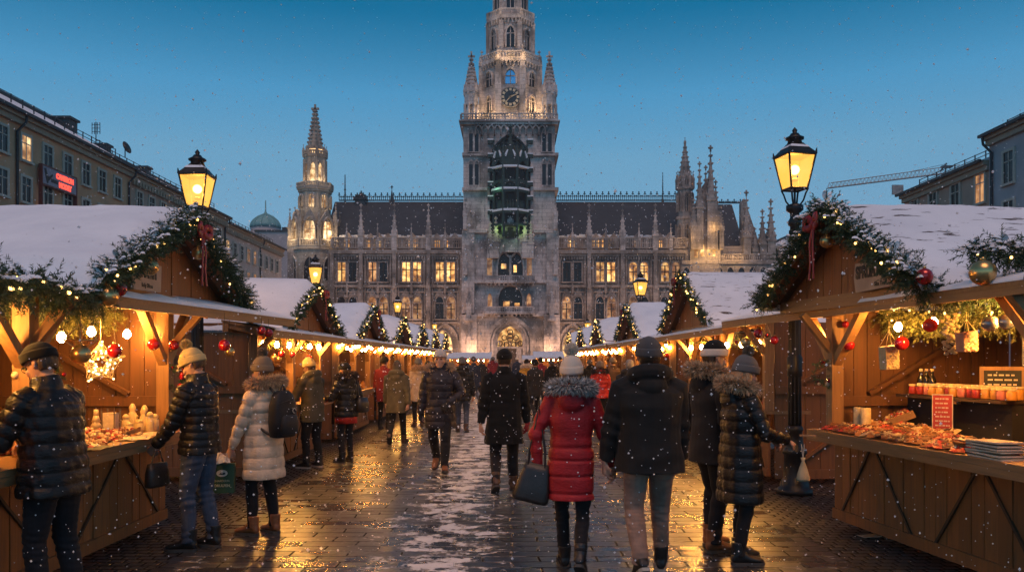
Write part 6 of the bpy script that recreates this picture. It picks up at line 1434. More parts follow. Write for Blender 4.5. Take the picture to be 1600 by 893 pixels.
# green shopping bag and paper in her hand
w = PW(p3, A3[0][2]); gb = carried('shopping_bag', (w[0]-.06, w[1]-.05, w[2]-.40), R(8), 'dark green paper carrier bag with white oval emblem beside the cream coat', 'bag')
m = MB(); m.hexa([(-.105,-.045,0),(.105,-.045,0),(.105,.045,0),(-.105,.045,0)], [(-.11,-.04,.27),(.11,-.04,.27),(.11,.04,.27),(-.11,.04,.27)]); m.build('bag', plain('green paper', (.025,.07,.03), .6, 0, .2), gb)
m = MB(); m.prism([(.0+.05*math.cos(a),.185+.032*math.sin(a)) for a in np.arange(20)*2*math.pi/20], lambda a,b,d: (a,-.0445-d,b), 0, .003); m.build('emblem', plain('white print', (.65,.62,.52), .6), gb)
m = MB(); m.prism([(-.03,.175),(-.01,.19),(.0,.18),(.02,.195),(.035,.18),(.02,.172)], lambda a,b,d: (a,-.048-d,b), 0, .002); m.build('emblem_mark', M['iron'], gb)
text('SHARDERIN', .028, (0,-.048,.105), (R(90),0,0), plain('pale print', (.5,.48,.3), .6), 'lettering', gb, .001, 0, .9, 'CENTER'); text('ORULFEN', .033, (0,-.048,.06), (R(90),0,0), bpy.data.materials['pale print'], 'lettering', gb, .001, .001, 1, 'CENTER')
m = MB()
for k in (-1,1): m.tube([(-.05,k*.035,.27),(-.03,k*.02,.36),(.03,k*.02,.36),(.05,k*.035,.27)], .004, 5)
m.build('handle', M['sole_w'], gb)
wp = carried('paper_wrap', (w[0]-.12, w[1]-.08, w[2]-.06), R(20), 'crumpled white paper above the green carrier bag', 'paper'); m = MB(); vs = [(x*.05-.12+.01*math.sin(y*3), y*.05-.08, .03*math.sin(x*1.7+y)+.04*math.cos(y*1.3+x*.6)-x*.008) for x in range(6) for y in range(5)]; m.add(vs, [(x*5+y,(x+1)*5+y,(x+1)*5+y+1,x*5+y+1) for x in range(5) for y in range(4)], 0); o = m.build('paper_wrap', plain('white paper', (.7,.66,.6), .7), wp); md = o.modifiers.new('t','SOLIDIFY'); md.thickness = .002
# bag of the man in blue jeans
w = PW(p2, A2[0][2]); hb = carried('handbag', (w[0]+.03, w[1]-.03, w[2]-.34), R(75), 'small black bag hanging from the hand of the man in jeans', 'bag'); m = MB(); loft(m, [ell(0,0,z,a,b,16,.6) for z,a,b in ((0,.12,.05),(.02,.13,.055),(.12,.125,.05),(.2,.11,.03))]); m.build('bag', M['leather_bag'], hb); MB().tube([(-.08,0,.19),(-.03,0,.31),(.03,0,.31),(.08,0,.19)], .006, 6).build('strap', M['leather_bag'], hb)
# shoulder bag of the woman with the red scarf
sb = carried('handbag', PW(p5, (.22,-.14,.92)), p5.rotation_euler.z+R(20), 'black shoulder bag on the hip of the woman with red scarf', 'bag'); m = MB(); loft(m, [ell(0,0,z,a,b,16,.7) for z,a,b in ((-.12,.1,.05),(-.1,.14,.07),(.02,.15,.07),(.12,.12,.04))]); m.build('bag', M['leather_bag'], sb); MB().tube([(-.1,0,.1),(-.08,.04,.3),(-.06,.09,.5),(.02,.1,.42),(.1,.05,.1)], .008, 6).build('strap', M['leather_bag'], sb)
# little cloth bag and card in the hands of the woman at the right
w = PW(p16, A16[1][2]); og = carried('pouch', (w[0]+.13, w[1]-.02, w[2]-.03), 0, 'small pale cloth pouch dangling from the hand of the fair haired woman', 'pouch'); m = MB(); loft(m, [ell(0,0,z,a,b,12) for z,a,b in ((-.30,.055,.03),(-.28,.058,.034),(-.2,.035,.022),(-.14,.012,.01),(-.11,.02,.015))]); m.build('pouch', fabric('pale cloth', (.45,.34,.2), .9), og); m = MB(); m.tube([(0,0,-.13),(-.015,0,0),(.01,0,0),(0,0,-.13)], .003, 4); m.build('cord', M['sole_w'], og)
ph = carried('wooden_ornament', (w[0]+.17, w[1]-.01, w[2]+.03), R(-10), 'flat pale ornament held up by the fair haired woman', 'ornament'); MB().hexa([(-.06,-.03,0),(.06,-.03,0),(.06,.03,0),(-.06,.03,0)],[(-.06,-.03,.012),(.06,-.03,.012),(.06,.03,.012),(-.06,.03,.012)]).build('wooden_ornament', M['pine_v'], ph)
# brochure in the hands of the leaning man
w = PW(p1, A1[0][2]); br = carried('tray', (w[0]-.16, w[1]+.02, 1.085), R(10), 'red flat tray held by the man in black over the left counter', 'tray'); m = MB(); m.box(-.17,.17,-.12,.12,0,.015); m.box(-.17,-.155,-.12,.12,.015,.03); m.box(.155,.17,-.12,.12,.015,.03); m.box(-.155,.155,-.12,-.105,.015,.03); m.box(-.155,.155,.105,.12,.015,.03); m.build('tray', plain('red lacquer', (.45,.03,.025), .45), br)
# ------------------------------------------------------------------ goods on and in the stalls
def flat(name, c, r=.6, **k): return plain(name, c, r, 0, k.pop('var', .2), k.pop('vs', 20), **k)
CG = [flat('gingerbread', (.20,.075,.025)), flat('red wrapping', (.40,.045,.03), .4), flat('cream icing', (.62,.45,.25)), flat('orange biscuit', (.42,.17,.045)), flat('dark chocolate', (.06,.025,.012), .45)]
M['candle'] = flat('cream candle wax', (.68,.52,.27), .5); M['paper'] = flat('cream paper', (.62,.50,.34), .8); M['card_y'] = flat('yellow card', (.6,.38,.12)); M['jar_red'] = flat('red jam', (.30,.03,.02), .25); M['jar_or'] = flat('amber honey', (.55,.25,.05), .25); M['jar_pk'] = flat('pink jam', (.5,.16,.12), .25); M['lid'] = flat('jar lid', (.5,.38,.2), .4); M['bottle'] = flat('dark bottle glass', (.015,.014,.01), .12); M['label'] = flat('bottle label', (.55,.48,.36), .7); M['black_cl'] = flat('black cloth', (.012,.011,.011), .8); M['red_card'] = flat('red price card', (.42,.045,.03), .5); M['chalk'] = flat('blackboard', (.02,.022,.02), .7); M['scribble'] = flat('pale writing', (.6,.5,.38), .8); M['red_box'] = flat('red box', (.50,.03,.025), .45); M['twig'] = flat('pale woven twigs', (.55,.42,.22), .8); M['flower'] = flat('pale dried flower', (.6,.48,.34), .8)
def put(me, name, p, rot, label, cat, group, sc=1.0):
    o = bpy.data.objects.new(name, me); link(o); o.location = p; o.rotation_euler = rot; o.scale = (sc,)*3; return tag(o, label, cat, group)
def pillow(w, d, h, sd):
    """a soft packet: biscuit in a cellophane bag, its ends pinched"""
    m = MB(); n, k = 8, 6; vs = []
    rs = random.Random(sd)
    for top in (1, -1):
        for i in range(n+1):
            for j in range(k+1):
                x = i/n*2-1; y = j/k*2-1; e = (1-abs(x)**3)*(1-abs(y)**3); vs.append((x*w/2*(1-.06*abs(y)), y*d/2, top*h/2*(e**.5)*(1+.2*rs.uniform(-1,1))+h*.4))
    q = (n+1)*(k+1); fs = []
    for i in range(n):
        for j in range(k): a = i*(k+1)+j; fs.append((a, a+k+1, a+k+2, a+1)); fs.append((q+a, q+a+1, q+a+k+2, q+a+k+1))
    m.add(vs, fs, 0, True); return m
# right counter: rows of gingerbread packets lying over each other
pk = []
for i in range(10):
    m = pillow((.13,.15,.11)[i%3], (.085,.10)[i%2], .028, i); nb = len(m.f)
    for q in range(5): a = rng.uniform(-.045,.04); b = rng.uniform(-.03,.03); m.box(a, a+rng.uniform(.012,.03), b, b+.012, .022, .030, 1)
    pk.append(m.mesh('gingerbread_packet', [CG[(0,1,3,0,2,1,0,3,4,2)[i]], CG[(2,2,0,1,0,0,3,2,2,1)[i]]]))
rot_ = R1.rotation_euler.z
GP = 'gingerbread packets on the front right counter'; cnt = 0
for row in range(6):
    pos_ = 0
    for k in range(24):
        u = .34+k*.103+rng.uniform(-.015,.015)+(row%2)*.04; v = -.17+row*.10+rng.uniform(-.012,.012)
        if row == 0 and (u < .7): continue
        if row >= 4 and u < 1.45: continue
        if row >= 5 and u > 2.3: continue
        p = SP(R1, 1, v, u, .985+row*.012+rng.uniform(0,.016)); cnt += 1; pos_ += 1
        put(pk[rng.randrange(10)] if rng.random() < .6 else pk[(k//4+row) % 10], 'gingerbread_packet', p, (R(rng.uniform(-14,4)), R(rng.uniform(-16,-4)), rot_+R(rng.uniform(20,70))), 'gingerbread packet on the right counter, %s row from the street, %s from near end' % (ORD[row], ORD[pos_-1]), 'gingerbread', GP)
m = MB(); m.lathe([(.10,.0),(.125,.004),(.13,.012),(.12,.012),(.1,.008)], 20); pl_me = m.mesh('plate', flat('cream card plate', (.6,.5,.36), .5))
m = MB(); vs = []; m.box(-.17,.17,-.11,.11,0,.012); pl_me = m.mesh('plate', flat('cream card tray', (.6,.5,.36), .6))
for k in range(6): put(pl_me, 'paper_tray', SP(R1, 1, -.13+rng.uniform(-.01,.01), .42+rng.uniform(-.012,.012), .978+k*.021), (R(rng.uniform(-1,1)), R(rng.uniform(-1.5,1.5)), rot_+R(90+rng.uniform(-5,5))), 'cream card tray at the near end of right counter, %s from stack bottom' % ORD[k], 'tray', 'stacked card trays on the right counter')
for k in range(5): put(pk[k], 'gingerbread_packet', SP(R1, 1, -.12+rng.uniform(-.01,.01), .78+rng.uniform(-.01,.01), .978+k*.02), (0, 0, rot_+R(85+rng.uniform(-8,8))), 'gingerbread packet in the small pile beside the card trays, %s from the bottom' % ORD[k], 'gingerbread', 'pile of gingerbread beside the card trays')
# jar shelf with black cloth
sh = empty('display_shelf', SP(R1, 1, .62, 1.85, .975), rot_, 'black draped shelf carrying jars behind the gingerbread', 'shelf')
m = MB(); m.box(-.13,.22,-.68,.75,.33,.355); m.build('board', wood('dark shelf board', (.06,.035,.02), 1), sh); m = MB(); m.box(-.02,.18,-.66,.73,0,.33); m.build('cloth', M['black_cl'], sh); m = MB(); m.box(-.12,-.08,-.02,.02,0,.33); m.box(-.125,-.075,-.12,.12,.30,.33); m.build('leg', M['pine'], sh)
def jar(p, mt, label, group, k=1.0):
    e = empty('jar', p, 0, label, 'jar', group); e.scale = (k,)*3
    MB().lathe([(.001,0),(.036,0),(.039,.006),(.039,.065),(.034,.075)], 14).build('glass', M[mt], e); MB().lathe([(.001,.075),(.036,.075),(.037,.08),(.037,.092),(.001,.094)], 14).build('lid', M['lid'], e); return e
cols = ['jar_red','jar_red','jar_pk','jar_or','jar_or','jar_red','jar_or','jar_pk','jar_red','jar_red','jar_or','jar_or','jar_pk','jar_or']; nmj = {'jar_red': 'red jam', 'jar_or': 'amber honey', 'jar_pk': 'pink jam'}
for k, c in enumerate(cols): jar(SP(R1, 1, .55+.012*(k%3), 2.42-k*.098, 1.335), c, '%s jar, %s from the far end of the front shelf row' % (nmj[c], ORD[k]), 'jars on the black shelf')
for k in range(11): c = cols[(k*3+1) % 14]; jar(SP(R1, 1, .66, 2.2-k*.10, 1.335), c, '%s jar in the back row of the black shelf, %s from the far end' % (nmj[c], ORD[k]), 'back row jars on the black shelf', 1.15)
for k in range(3):
    e = empty('bottle', SP(R1, 1, .70, 2.52-k*.085, 1.335), 0, 'dark glass bottle, %s from the far end of the black shelf' % ('first', 'second', 'third')[k], 'bottle', 'bottles on the black shelf'); MB().lathe([(.001,0),(.034,0),(.036,.01),(.036,.12),(.03,.15),(.014,.18),(.013,.215),(.001,.216)], 14).build('glass', M['bottle'], e); MB().lathe([(.0365,.03),(.0365,.10)], 14).build('label', M['label'], e); MB().lathe([(.001,.21),(.016,.21),(.016,.235),(.001,.236)], 10).build('stopper', M['label' if k == 0 else 'lid'], e)
def scribbles(mb, w, h, rows, d, rs, fn):
    for r_ in range(rows):
        z = h/2-h*(r_+.6)/rows; x = -w*.42
        while x < w*.36:
            L = rs.uniform(.02,.06)*w/.25; mb.prism([(x,z-.1*h/rows),(min(x+L, w*.42),z-.1*h/rows),(min(x+L, w*.42),z+.22*h/rows),(x,z+.22*h/rows)], fn, d, d+.002); x += L+w*.05
fr = empty('framed_sign', SP(R1, 1, .80, 1.55, 1.36), rot_+R(50), 'small blackboard in pale wooden frame behind the jars', 'sign'); rs_ = random.Random(4)
Ff = lambda a, b, d: (-d, -a, b)
m = MB(); m.prism([(-.15,.0),(.15,.0),(.15,.22),(-.15,.22)], Ff, 0, .012); m.build('board', M['chalk'], fr); m = MB()
for (a0,a1,b0,b1) in ((-.17,.17,-.02,.012),(-.17,.17,.208,.24),(-.17,-.138,.012,.208),(.138,.17,.012,.208)): m.prism([(a0,b0),(a1,b0),(a1,b1),(a0,b1)], Ff, -.002, .024)
m.build('frame', M['pine'], fr); m = MB(); scribbles(m, .26, .16, 4, .013, rs_, lambda a,b,d: Ff(a,b+.11,d)); m.build('writing', M['scribble'], fr)
pc = empty('price_sign', SP(R1, 1, .34, 1.68, .99), rot_+R(48), 'tall narrow red price card with pale writing among the gingerbread', 'sign')
m = MB(); m.prism([(-.075,0),(.075,0),(.075,.37),(-.075,.37)], Ff, 0, .008); m.build('card', M['red_card'], pc); m = MB(); scribbles(m, .13, .34, 9, .009, rs_, lambda a,b,d: Ff(a,b+.185,d)); m.build('writing', M['scribble'], pc)
m = MB()
for (a0,a1,b0,b1) in ((-.08,.08,-.004,.004),(-.08,.08,.366,.374),(-.08,-.073,.004,.366),(.073,.08,.004,.366)): m.prism([(a0,b0),(a1,b0),(a1,b1),(a0,b1)], Ff, -.002, .012)
m.build('frame', M['scribble'], pc)
for k in range(2):
    e = empty('candle', SP(R1, 1, .12, 2.62-k*.12, .976), 0, '%s of two tall cream pillar candles beside the far right post' % ('farther', 'nearer')[k], 'candle', 'pillar candles at the far right post'); MB().lathe([(.001,0),(.046,0),(.048,.01),(.048,.215),(.043,.225),(.001,.222)], 16).build('wax', M['candle'], e); MB().tube([(0,0,.22),(0,0,.245)], .003, 4).build('wick', M['wire'], e)
cr = empty('sweets_crate', SP(R1, 1, .55, 2.62, .99), rot_+R(60), 'tilted wooden crate of wrapped sweets at the far side of the counter', 'crate')
m = MB(); m.box(-.2,.2,-.14,.14,0,.012); m.box(-.2,.2,-.14,-.125,.012,.07); m.box(-.2,.2,.125,.14,.012,.07); m.box(-.2,-.185,-.125,.125,.012,.07); m.box(.185,.2,-.125,.125,.012,.07); m.build('crate', M['pine_v'], cr); cr.rotation_euler = (R(-24), 0, cr.rotation_euler.z); cr.location.z = 1.06
m = MB(); 
for k in range(150): m.sphere((rng.uniform(-.17,.17), rng.uniform(-.11,.11), rng.uniform(.03,.085)), rng.uniform(.012,.02), 6, 4, k % 4)
o = m.build('sweets', [CG[0], CG[1], CG[2], M['card_y']]); o.matrix_world = cr.matrix_world; o.location = cr.location; o.rotation_euler = cr.rotation_euler; tag(o, 'wrapped sweets heaped in the tilted crate on the right counter', 'sweets', None, 'stuff')
for k in range(3):
    e = empty('gift_box', SP(R1, 1, .30+.03*k, .30+.0*k, .978+.085*k), rot_+R(10*k), '%s small decorated box of the pile by the near right post' % ('lowest', 'middle', 'topmost')[k], 'box', 'decorated boxes by the near right post'); w = .085-.012*k; MB().box(-w,w,-w,w,0,.082).build('box', (M['card_y'], CG[2], M['red_box'])[k], e); m = MB(); m.box(-w-.002,w+.002,-.012,.012,-.0,.084); m.box(-.012,.012,-w-.002,w+.002,-.0,.0845); m.build('band', M['ribbon'] if k < 2 else CG[2], e)
# things hanging in the right stall
HB = 'glass balls hanging at the front stalls'
for n_, (v, u, z, r, c, lb) in enumerate(((.02,2.62,1.80,.055,'red_b','red ball left of the far post of the right stall'),(.06,1.83,1.80,.062,'red_b','red ball hanging over the middle of the gingerbread'),(.05,1.42,1.94,.058,'red_b','red ball near the middle bulb of the right stall'),(.04,2.72,2.0,.035,'red_b','tiny red ball high at the far right post'),(.05,.72,1.925,.06,'silver','farther grey ball of the pair near the right stall bulbs'),(.05,.55,1.93,.058,'silver','nearer grey ball of the pair near the right stall bulbs'),
        (-.44,1.12,2.33,.075,'gold','large gold ball on the right garland beside the sign'),(-.43,.78,2.27,.062,'red_b','dark red ball at the foot of the right gable garland'),(-.40,.2,2.24,.085,'gold','big dull gold ball at the near roof corner of the right stall'),(-.46,2.15,2.72,.06,'gold','gold ball below the red bow of the right gable'),
        (-.05,4.9,1.86,.058,'gold','yellow gold ball hanging beside the right lamp post'),(-.02,4.6,1.97,.055,'red_b','red ball hanging left of the right lamp post'),(.0,4.2,1.88,.05,'red_b','orange red ball right of the right lamp post'))):
    hanging('bauble', SP(R1, 1, v, u, z), r, 2.14 if z < 2.1 else z, lb, HB, c)
for n_, (u, v, z, lb) in enumerate(((4.35,-.02,1.9,'right of the lamp post'),(5.3,.0,1.84,'left of the lamp post'))):
    e = empty('wire_ornament', SP(R1, 1, v, u, z), .4, 'pyramid shaped wire ornament hanging ' + lb, 'ornament', 'wire ornaments under the awning'); m = MB(); b4 = [(.09*math.cos(a), .09*math.sin(a), 0) for a in np.arange(4)*math.pi/2]
    for k in range(4): m.tube([b4[k], b4[(k+1)%4]], .006, 4); m.tube([b4[k], (0,0,.16)], .005, 4); m.tube([tuple(x*.55 for x in b4[k][:2])+(.07,), tuple(x*.55 for x in b4[(k+1)%4][:2])+(.07,)], .004, 4)
    m.tube([(0,0,.16),(0,0,2.12-z)], .003, 4); m.build('wire', M['gold'], e); m = MB(); m.sphere((0,0,.04), .025, 8, 6); m.build('bead', M['red_b'], e)
def netbag(p, w, h, label, m1):
    e = empty('gingerbread_house' if 0 else 'net_bag', p, R(15), label, 'net bag', 'string bags hanging in the front right stall')
    m = MB(); m.hexa([(-w*.4,-w*.3,-h),(w*.5,-w*.3,-h*.95),(w*.5,w*.3,-h*.95),(-w*.4,w*.3,-h)], [(-w*.5,-w*.3,0),(w*.45,-w*.3,.02),(w*.45,w*.3,.02),(-w*.5,w*.3,0)]); m.build('filling', m1, e)
    m = MB(); rs = random.Random(3)
    for k in range(26): x, y, z = rs.uniform(-w*.42,w*.42), -w*.31, -rs.uniform(.02,h*.92); m.sphere((x,y,z), .014, 6, 4); m.sphere((w*.48, rs.uniform(-w*.25,w*.25), z), .012, 6, 4)
    m.build('sweets', CG[2], e); m = MB()
    for sx in (-1,1):
        for sy in (-1,1): m.tube([(sx*w*.46,sy*w*.3,0),(0,0,h*.75)], .003, 4)
    m.tube([(0,0,h*.75),(0,0,h*1.15)], .003, 4); m.build('strings', M['twig'], e)
netbag(SP(R1, 1, .06, 2.02, 1.77), .15, .20, 'square string bag of biscuits hanging over the middle of the right counter', M['twig']); netbag(SP(R1, 1, .03, .95, 1.86), .14, .14, 'pinkish string bag of biscuits hanging below the right stall bulbs', flat('pink biscuit', (.5,.22,.14)))
e = empty('nut_string', SP(R1, 1, .06, 1.18, 2.02), 0, 'pale string of nuts hanging beside the nearest bulbs of the right stall', 'ornament'); m = MB()
for k in range(46): z = -.32*(k/46); m.sphere((rng.uniform(-.05,.05)*(1+.3*math.sin(k)), rng.uniform(-.03,.03), z), .02, 7, 5, 0, (1,1,.7))
m.build('nuts', M['twig'], e)
e = empty('lantern', SP(R1, 1, .10, .28, 1.62), .3, 'white wire lantern hanging by the near post of the right stall', 'lantern'); m = MB()
for k in range(4):
    a = k*math.pi/2+.78; b_ = a+math.pi/2
    for z in (0,.1,.22): m.tube([(.11*math.cos(a),.11*math.sin(a),z),(.11*math.cos(b_),.11*math.sin(b_),z)], .005, 4)
    m.tube([(.11*math.cos(a),.11*math.sin(a),0),(.11*math.cos(a),.11*math.sin(a),.22),(0,0,.36)], .006, 4)
m.tube([(0,0,.36),(0,0,.5)], .004, 4); m.build('frame', M['paper'], e)
def wreath(p, r, label, n=60):
    e = empty('wreath', p, 0, label, 'wreath', 'wreaths on the stall posts'); rs = np.random.RandomState(int(r*1000)); pts = [(r*math.cos(a)*.85, 0, r*math.sin(a)*1.25) for a in np.linspace(0, 2*math.pi, 17)]; P, T = along(pts, n, rs); D = nrm(rs.normal(0,1,(n,3))); Vv = needles(P, D, np.full(n, .06), 22, .035, .0025, rs); link(bpy.data.objects.new('greens', tri_mesh('greens', Vv, [M['fir']])), e)
    m = MB(); 
    for k in range(18): a = rs.uniform(0, 6.28); m.sphere((r*.85*math.cos(a)+rs.uniform(-.03,.03), rs.uniform(-.05,.02), r*1.25*math.sin(a)), rs.uniform(.012,.028), 7, 5, k % 2)
    m.build('flowers', [M['flower'], M['red_b']], e); return e
wreath(SP(R1, 1, -.10, 2.86, 1.52), .10, 'small flowered wreath on the far post of the front right stall'); wreath(SP(L1, -1, -.10, 3.80, 1.47), .10, 'small flowered wreath on the far post of the front left stall'); wreath(SP(L1, -1, -.12, 1.42, 1.5), .17, 'large dark wreath on the near post behind the leaning man', 110)
# ---- left counter
m = MB(); rs2 = random.Random(8)
for k in range(1700):
    u = rs2.uniform(1.5,3.05); v = rs2.uniform(.1 if rs2.random() < .6 else -.1,.46); hgt = .02+.15*max(0, 1-abs(v-.22)/.32)*(1-abs(u-2.2)/1.1); m.sphere(SP(L1, -1, v, u, .978+rs2.uniform(0, hgt)), rs2.uniform(.016,.028), 6, 4, rs2.randrange(5), (1,1,.75))
tag(m.build('candied_nuts', [CG[0], CG[2], CG[3], CG[1], M['twig']]), 'heaped nuts and small biscuits spread over the front left counter', 'sweets', None, 'stuff')
bx = empty('box', SP(L1, -1, .55, 2.42, 1.06), 0, 'bright red box behind the heaped nuts on the left counter', 'box'); MB().box(-.17,.17,-.14,.14,0,.17).build('carton', M['red_box'], bx); MB().box(-.175,.175,-.145,.145,.15,.178).build('lid', flat('red lid', (.4,.02,.02), .45), bx)
sf = empty('display_shelf', SP(L1, -1, .58, 2.2, .977), 0, 'low dark shelf under the red box on the left counter', 'shelf'); m = MB(); m.box(-.2,.2,-.35,.4,.05,.08); m.box(-.2,.2,-.35,-.32,0,.05); m.box(-.2,.2,.37,.4,0,.05); m.build('board', M['plank_d'], sf)
GC = 'cream candles on the front left counter'; spots = [(.10,3.55,.22),(.02,3.62,.16),(.14,3.66,.24),(.20,3.40,.17),(.08,3.42,.12),(.00,3.46,.19),(.22,3.58,.26),(.26,3.72,.15),(.12,3.30,.10)]
for k, (v, u, h) in enumerate(spots):
    e = empty('candle', SP(L1, -1, v, u, .977), 0, 'cream figure candle %s' % ('at the back of the candle group with ball top','low in the candle group front','tallest of the candle group near the post','slim one at the near side of the candle group','short round one at the front of the group','slim one at the front of the group','tall one behind the others','short one beside the post','shortest one nearest to the nuts')[k], 'candle', GC); MB().lathe([(.001,0),(.036,0),(.038,.01),(.034,h*.65),(.024,h*.7),(.03,h*.78),(.032,h*.86),(.02,h*.95),(.012,h),(.001,h+.002)], 14).build('wax', M['candle'], e)
gl = empty('glass', SP(L1, -1, .22, 3.15, .977), 0, 'tall clear box of paper straws left of the candles', 'glass box'); MB().box(-.05,.05,-.05,.05,.005,.2).build('straws', M['paper'], gl); m = MB()
for x in (-.058,.058):
    for y in (-.058,.058): m.box(x-.004,x+.004,y-.004,y+.004,0,.235)
m.build('frame', M['silver'], gl)
for k, (u, v) in enumerate(((2.72,.5),(2.86,.56),(2.95,.45),(3.02,.52))):
    e = empty('tin', SP(L1, -1, v, u, .98), .4*k, 'small decorated tin, %s from the red box' % ORD[k], 'tin', 'decorated tins beside the red box'); MB().lathe([(.001,0),(.045,0),(.047,.008),(.047,.10+.02*k),(.001,.102+.02*k)], 14).build('can', [CG[2], M['red_b'], M['label'], M['lid']][k], e); MB().lathe([(.001,.10+.02*k),(.048,.10+.02*k),(.048,.12+.02*k),(.001,.123+.02*k)], 14).build('lid', M['lid'], e)
m = MB()
for k in range(4): c = ((0,0,.0)); m.lathe([(.07-.016*k,.03+.05*k),(.02,.09+.05*k)], 10)
tr = empty('toy_tree', SP(L1, -1, .28, 3.0, .977), 0, 'small pale carved tree beside the tins on the left counter', 'ornament'); m.build('tree', M['candle'], tr)
m = MB().box(-.16,.16,-.3,.3,0,.012); m.box(-.16,-.145,-.3,.3,.012,.05); m.box(.145,.16,-.3,.3,.012,.05); t_ = empty('wooden_tray', SP(L1, -1, .16, 3.1, .98), R(12), 'flat wooden tray of small ornaments beside the candles', 'tray'); m.build('tray', M['pine_u'], t_)
m = MB()
for k in range(70): m.sphere((rng.uniform(-.13,.13), rng.uniform(-.28,.28), .025+rng.uniform(0,.02)), .018, 6, 4, k % 3)
o = m.build('ornaments', [CG[1], M['flower'], CG[0]], t_)
for k, (u, v, a) in enumerate(((2.75,-.17,20),(3.15,-.15,-6),(1.95,-.2,8))):
    e = empty('paper_sheet', SP(L1, -1, v, u, .979), R(a), ('wide cream paper sheet on the front of the left counter','smaller cream paper at the far front of the left counter','dark folded card lying near the man in black')[k], 'paper', None); m = MB(); vs = [(x/6*.26-.13, y/6*.36-.18, .004+.008*abs(math.sin(x*1.1+y*.7))) for x in range(7) for y in range(7)]; m.add(vs, [(x*7+y,(x+1)*7+y,(x+1)*7+y+1,x*7+y+1) for x in range(6) for y in range(6)], 0, True); m.build('sheet', M['paper' if k < 2 else 'wool_grey'] if k < 2 else M['iron'], e)
for k, (u, z, w, h) in enumerate(((2.9,1.62,.07,.1),(3.15,1.63,.07,.12),(2.55,1.4,.13,.26),(2.85,1.36,.12,.3))):
    e = empty('price_card', SP(L1, -1, 1.86, u, z), 0, ('small white card high on the back wall','second white card high on the back wall','broad cream card above the red box','yellow card beside the broad cream card')[k], 'card', 'cards pinned to the left stall back wall'); MB().box(-.01,.01,-w,w,-h/2,h/2).build('card', M['paper' if k != 3 else 'card_y'], e); m = MB(); scribbles(m, w*1.5, h*.7, 4, .011, rs_, lambda a,b,d: (d, a, b)); m.build('writing', M['iron'], e)
# hanging in the left stall
for n_, (v, u, z, r, c, lb) in enumerate(((-.42,1.78,2.13,.075,'gold','large gold ball on the left garland foot'),(-.42,1.95,2.2,.06,'red_b','dark red ball beside the large gold ball at left'),(-.3,1.62,1.70,.07,'gold','gold ball hanging under the wire ornament at left'),(-.1,2.55,1.73,.06,'red_b','red ball beside the woven star'),(-.08,3.35,1.80,.055,'red_b','red ball right of the woven star'),(-.12,3.72,1.80,.05,'red_b','red ball next to the far left post'),
        (-.55,3.9,1.80,.058,'red_b','red ball beyond the far left post'),(-.5,4.2,1.74,.05,'gold','gold ball beyond the far left post'),(-.62,4.9,1.98,.05,'red_b','first of two red balls under the left awning end'),(-.64,5.1,1.96,.05,'red_b','second of two red balls under the left awning end'),
        (-.44,2.45,2.42,.07,'gold','pale gold ball on the near left gable garland'),(-.46,3.45,2.66,.06,'gold','gold ball just below the left red bow'))):
    hanging('bauble', SP(L1, -1, v, u, z), r, 2.12 if z < 2.05 else z, lb, HB, c)
st = empty('star_ornament', SP(L1, -1, .1, 2.72, 1.63), R(35), 'woven twig star with tiny lights hanging in the left stall', 'star'); m = MB(); g = MB(); r5 = [(.21 if k % 2 == 0 else .09) for k in range(10)]; P5 = [(r5[k]*math.sin(k*math.pi/5), 0, r5[k]*math.cos(k*math.pi/5)) for k in range(10)]; rs5 = random.Random(2)
for q in range(190):
    k = rs5.randrange(10); a, b = P5[k], P5[(k+1)%10]; f, f2 = rs5.random(), rs5.random(); s1 = rs5.uniform(.3,1); s2 = rs5.uniform(.3,1)
    p = [a[i]*(1-f)+b[i]*f for i in range(3)]; k2 = (k+rs5.choice((0,1,9))) % 10; a2, b2 = P5[k2], P5[(k2+1)%10]; p2_ = [a2[i]*(1-f2)+b2[i]*f2 for i in range(3)]
    m.tube([(p[0]*s1, rs5.uniform(-.025,.025), p[2]*s1), (p2_[0]*s2, rs5.uniform(-.025,.025), p2_[2]*s2)], .0035, 4)
    if q % 5 == 0: g.sphere((p[0]*s1, -.03, p[2]*s1), .009, 6, 4)
m.tube([(0,0,.2),(0,0,.48)], .003, 4); m.build('twigs', M['twig'], st); g.build('tiny_lights', glow('star lights', (1,.7,.3), 5), st)
e = empty('wire_ornament', SP(L1, -1, -.3, 1.62, 1.80), .4, 'gold wire pyramid hanging above the gold ball at left', 'ornament', 'wire ornaments under the awning'); m = MB(); b4 = [(.11*math.cos(a), .11*math.sin(a), 0) for a in np.arange(4)*math.pi/2]
for k in range(4): m.tube([b4[k], b4[(k+1)%4]], .006, 4); m.tube([b4[k], (0,0,.12)], .005, 4); m.tube([b4[k], (0,0,-.08)], .005, 4)
m.tube([(0,0,.12),(0,0,.3)], .003, 4); m.build('wire', M['gold'], e)
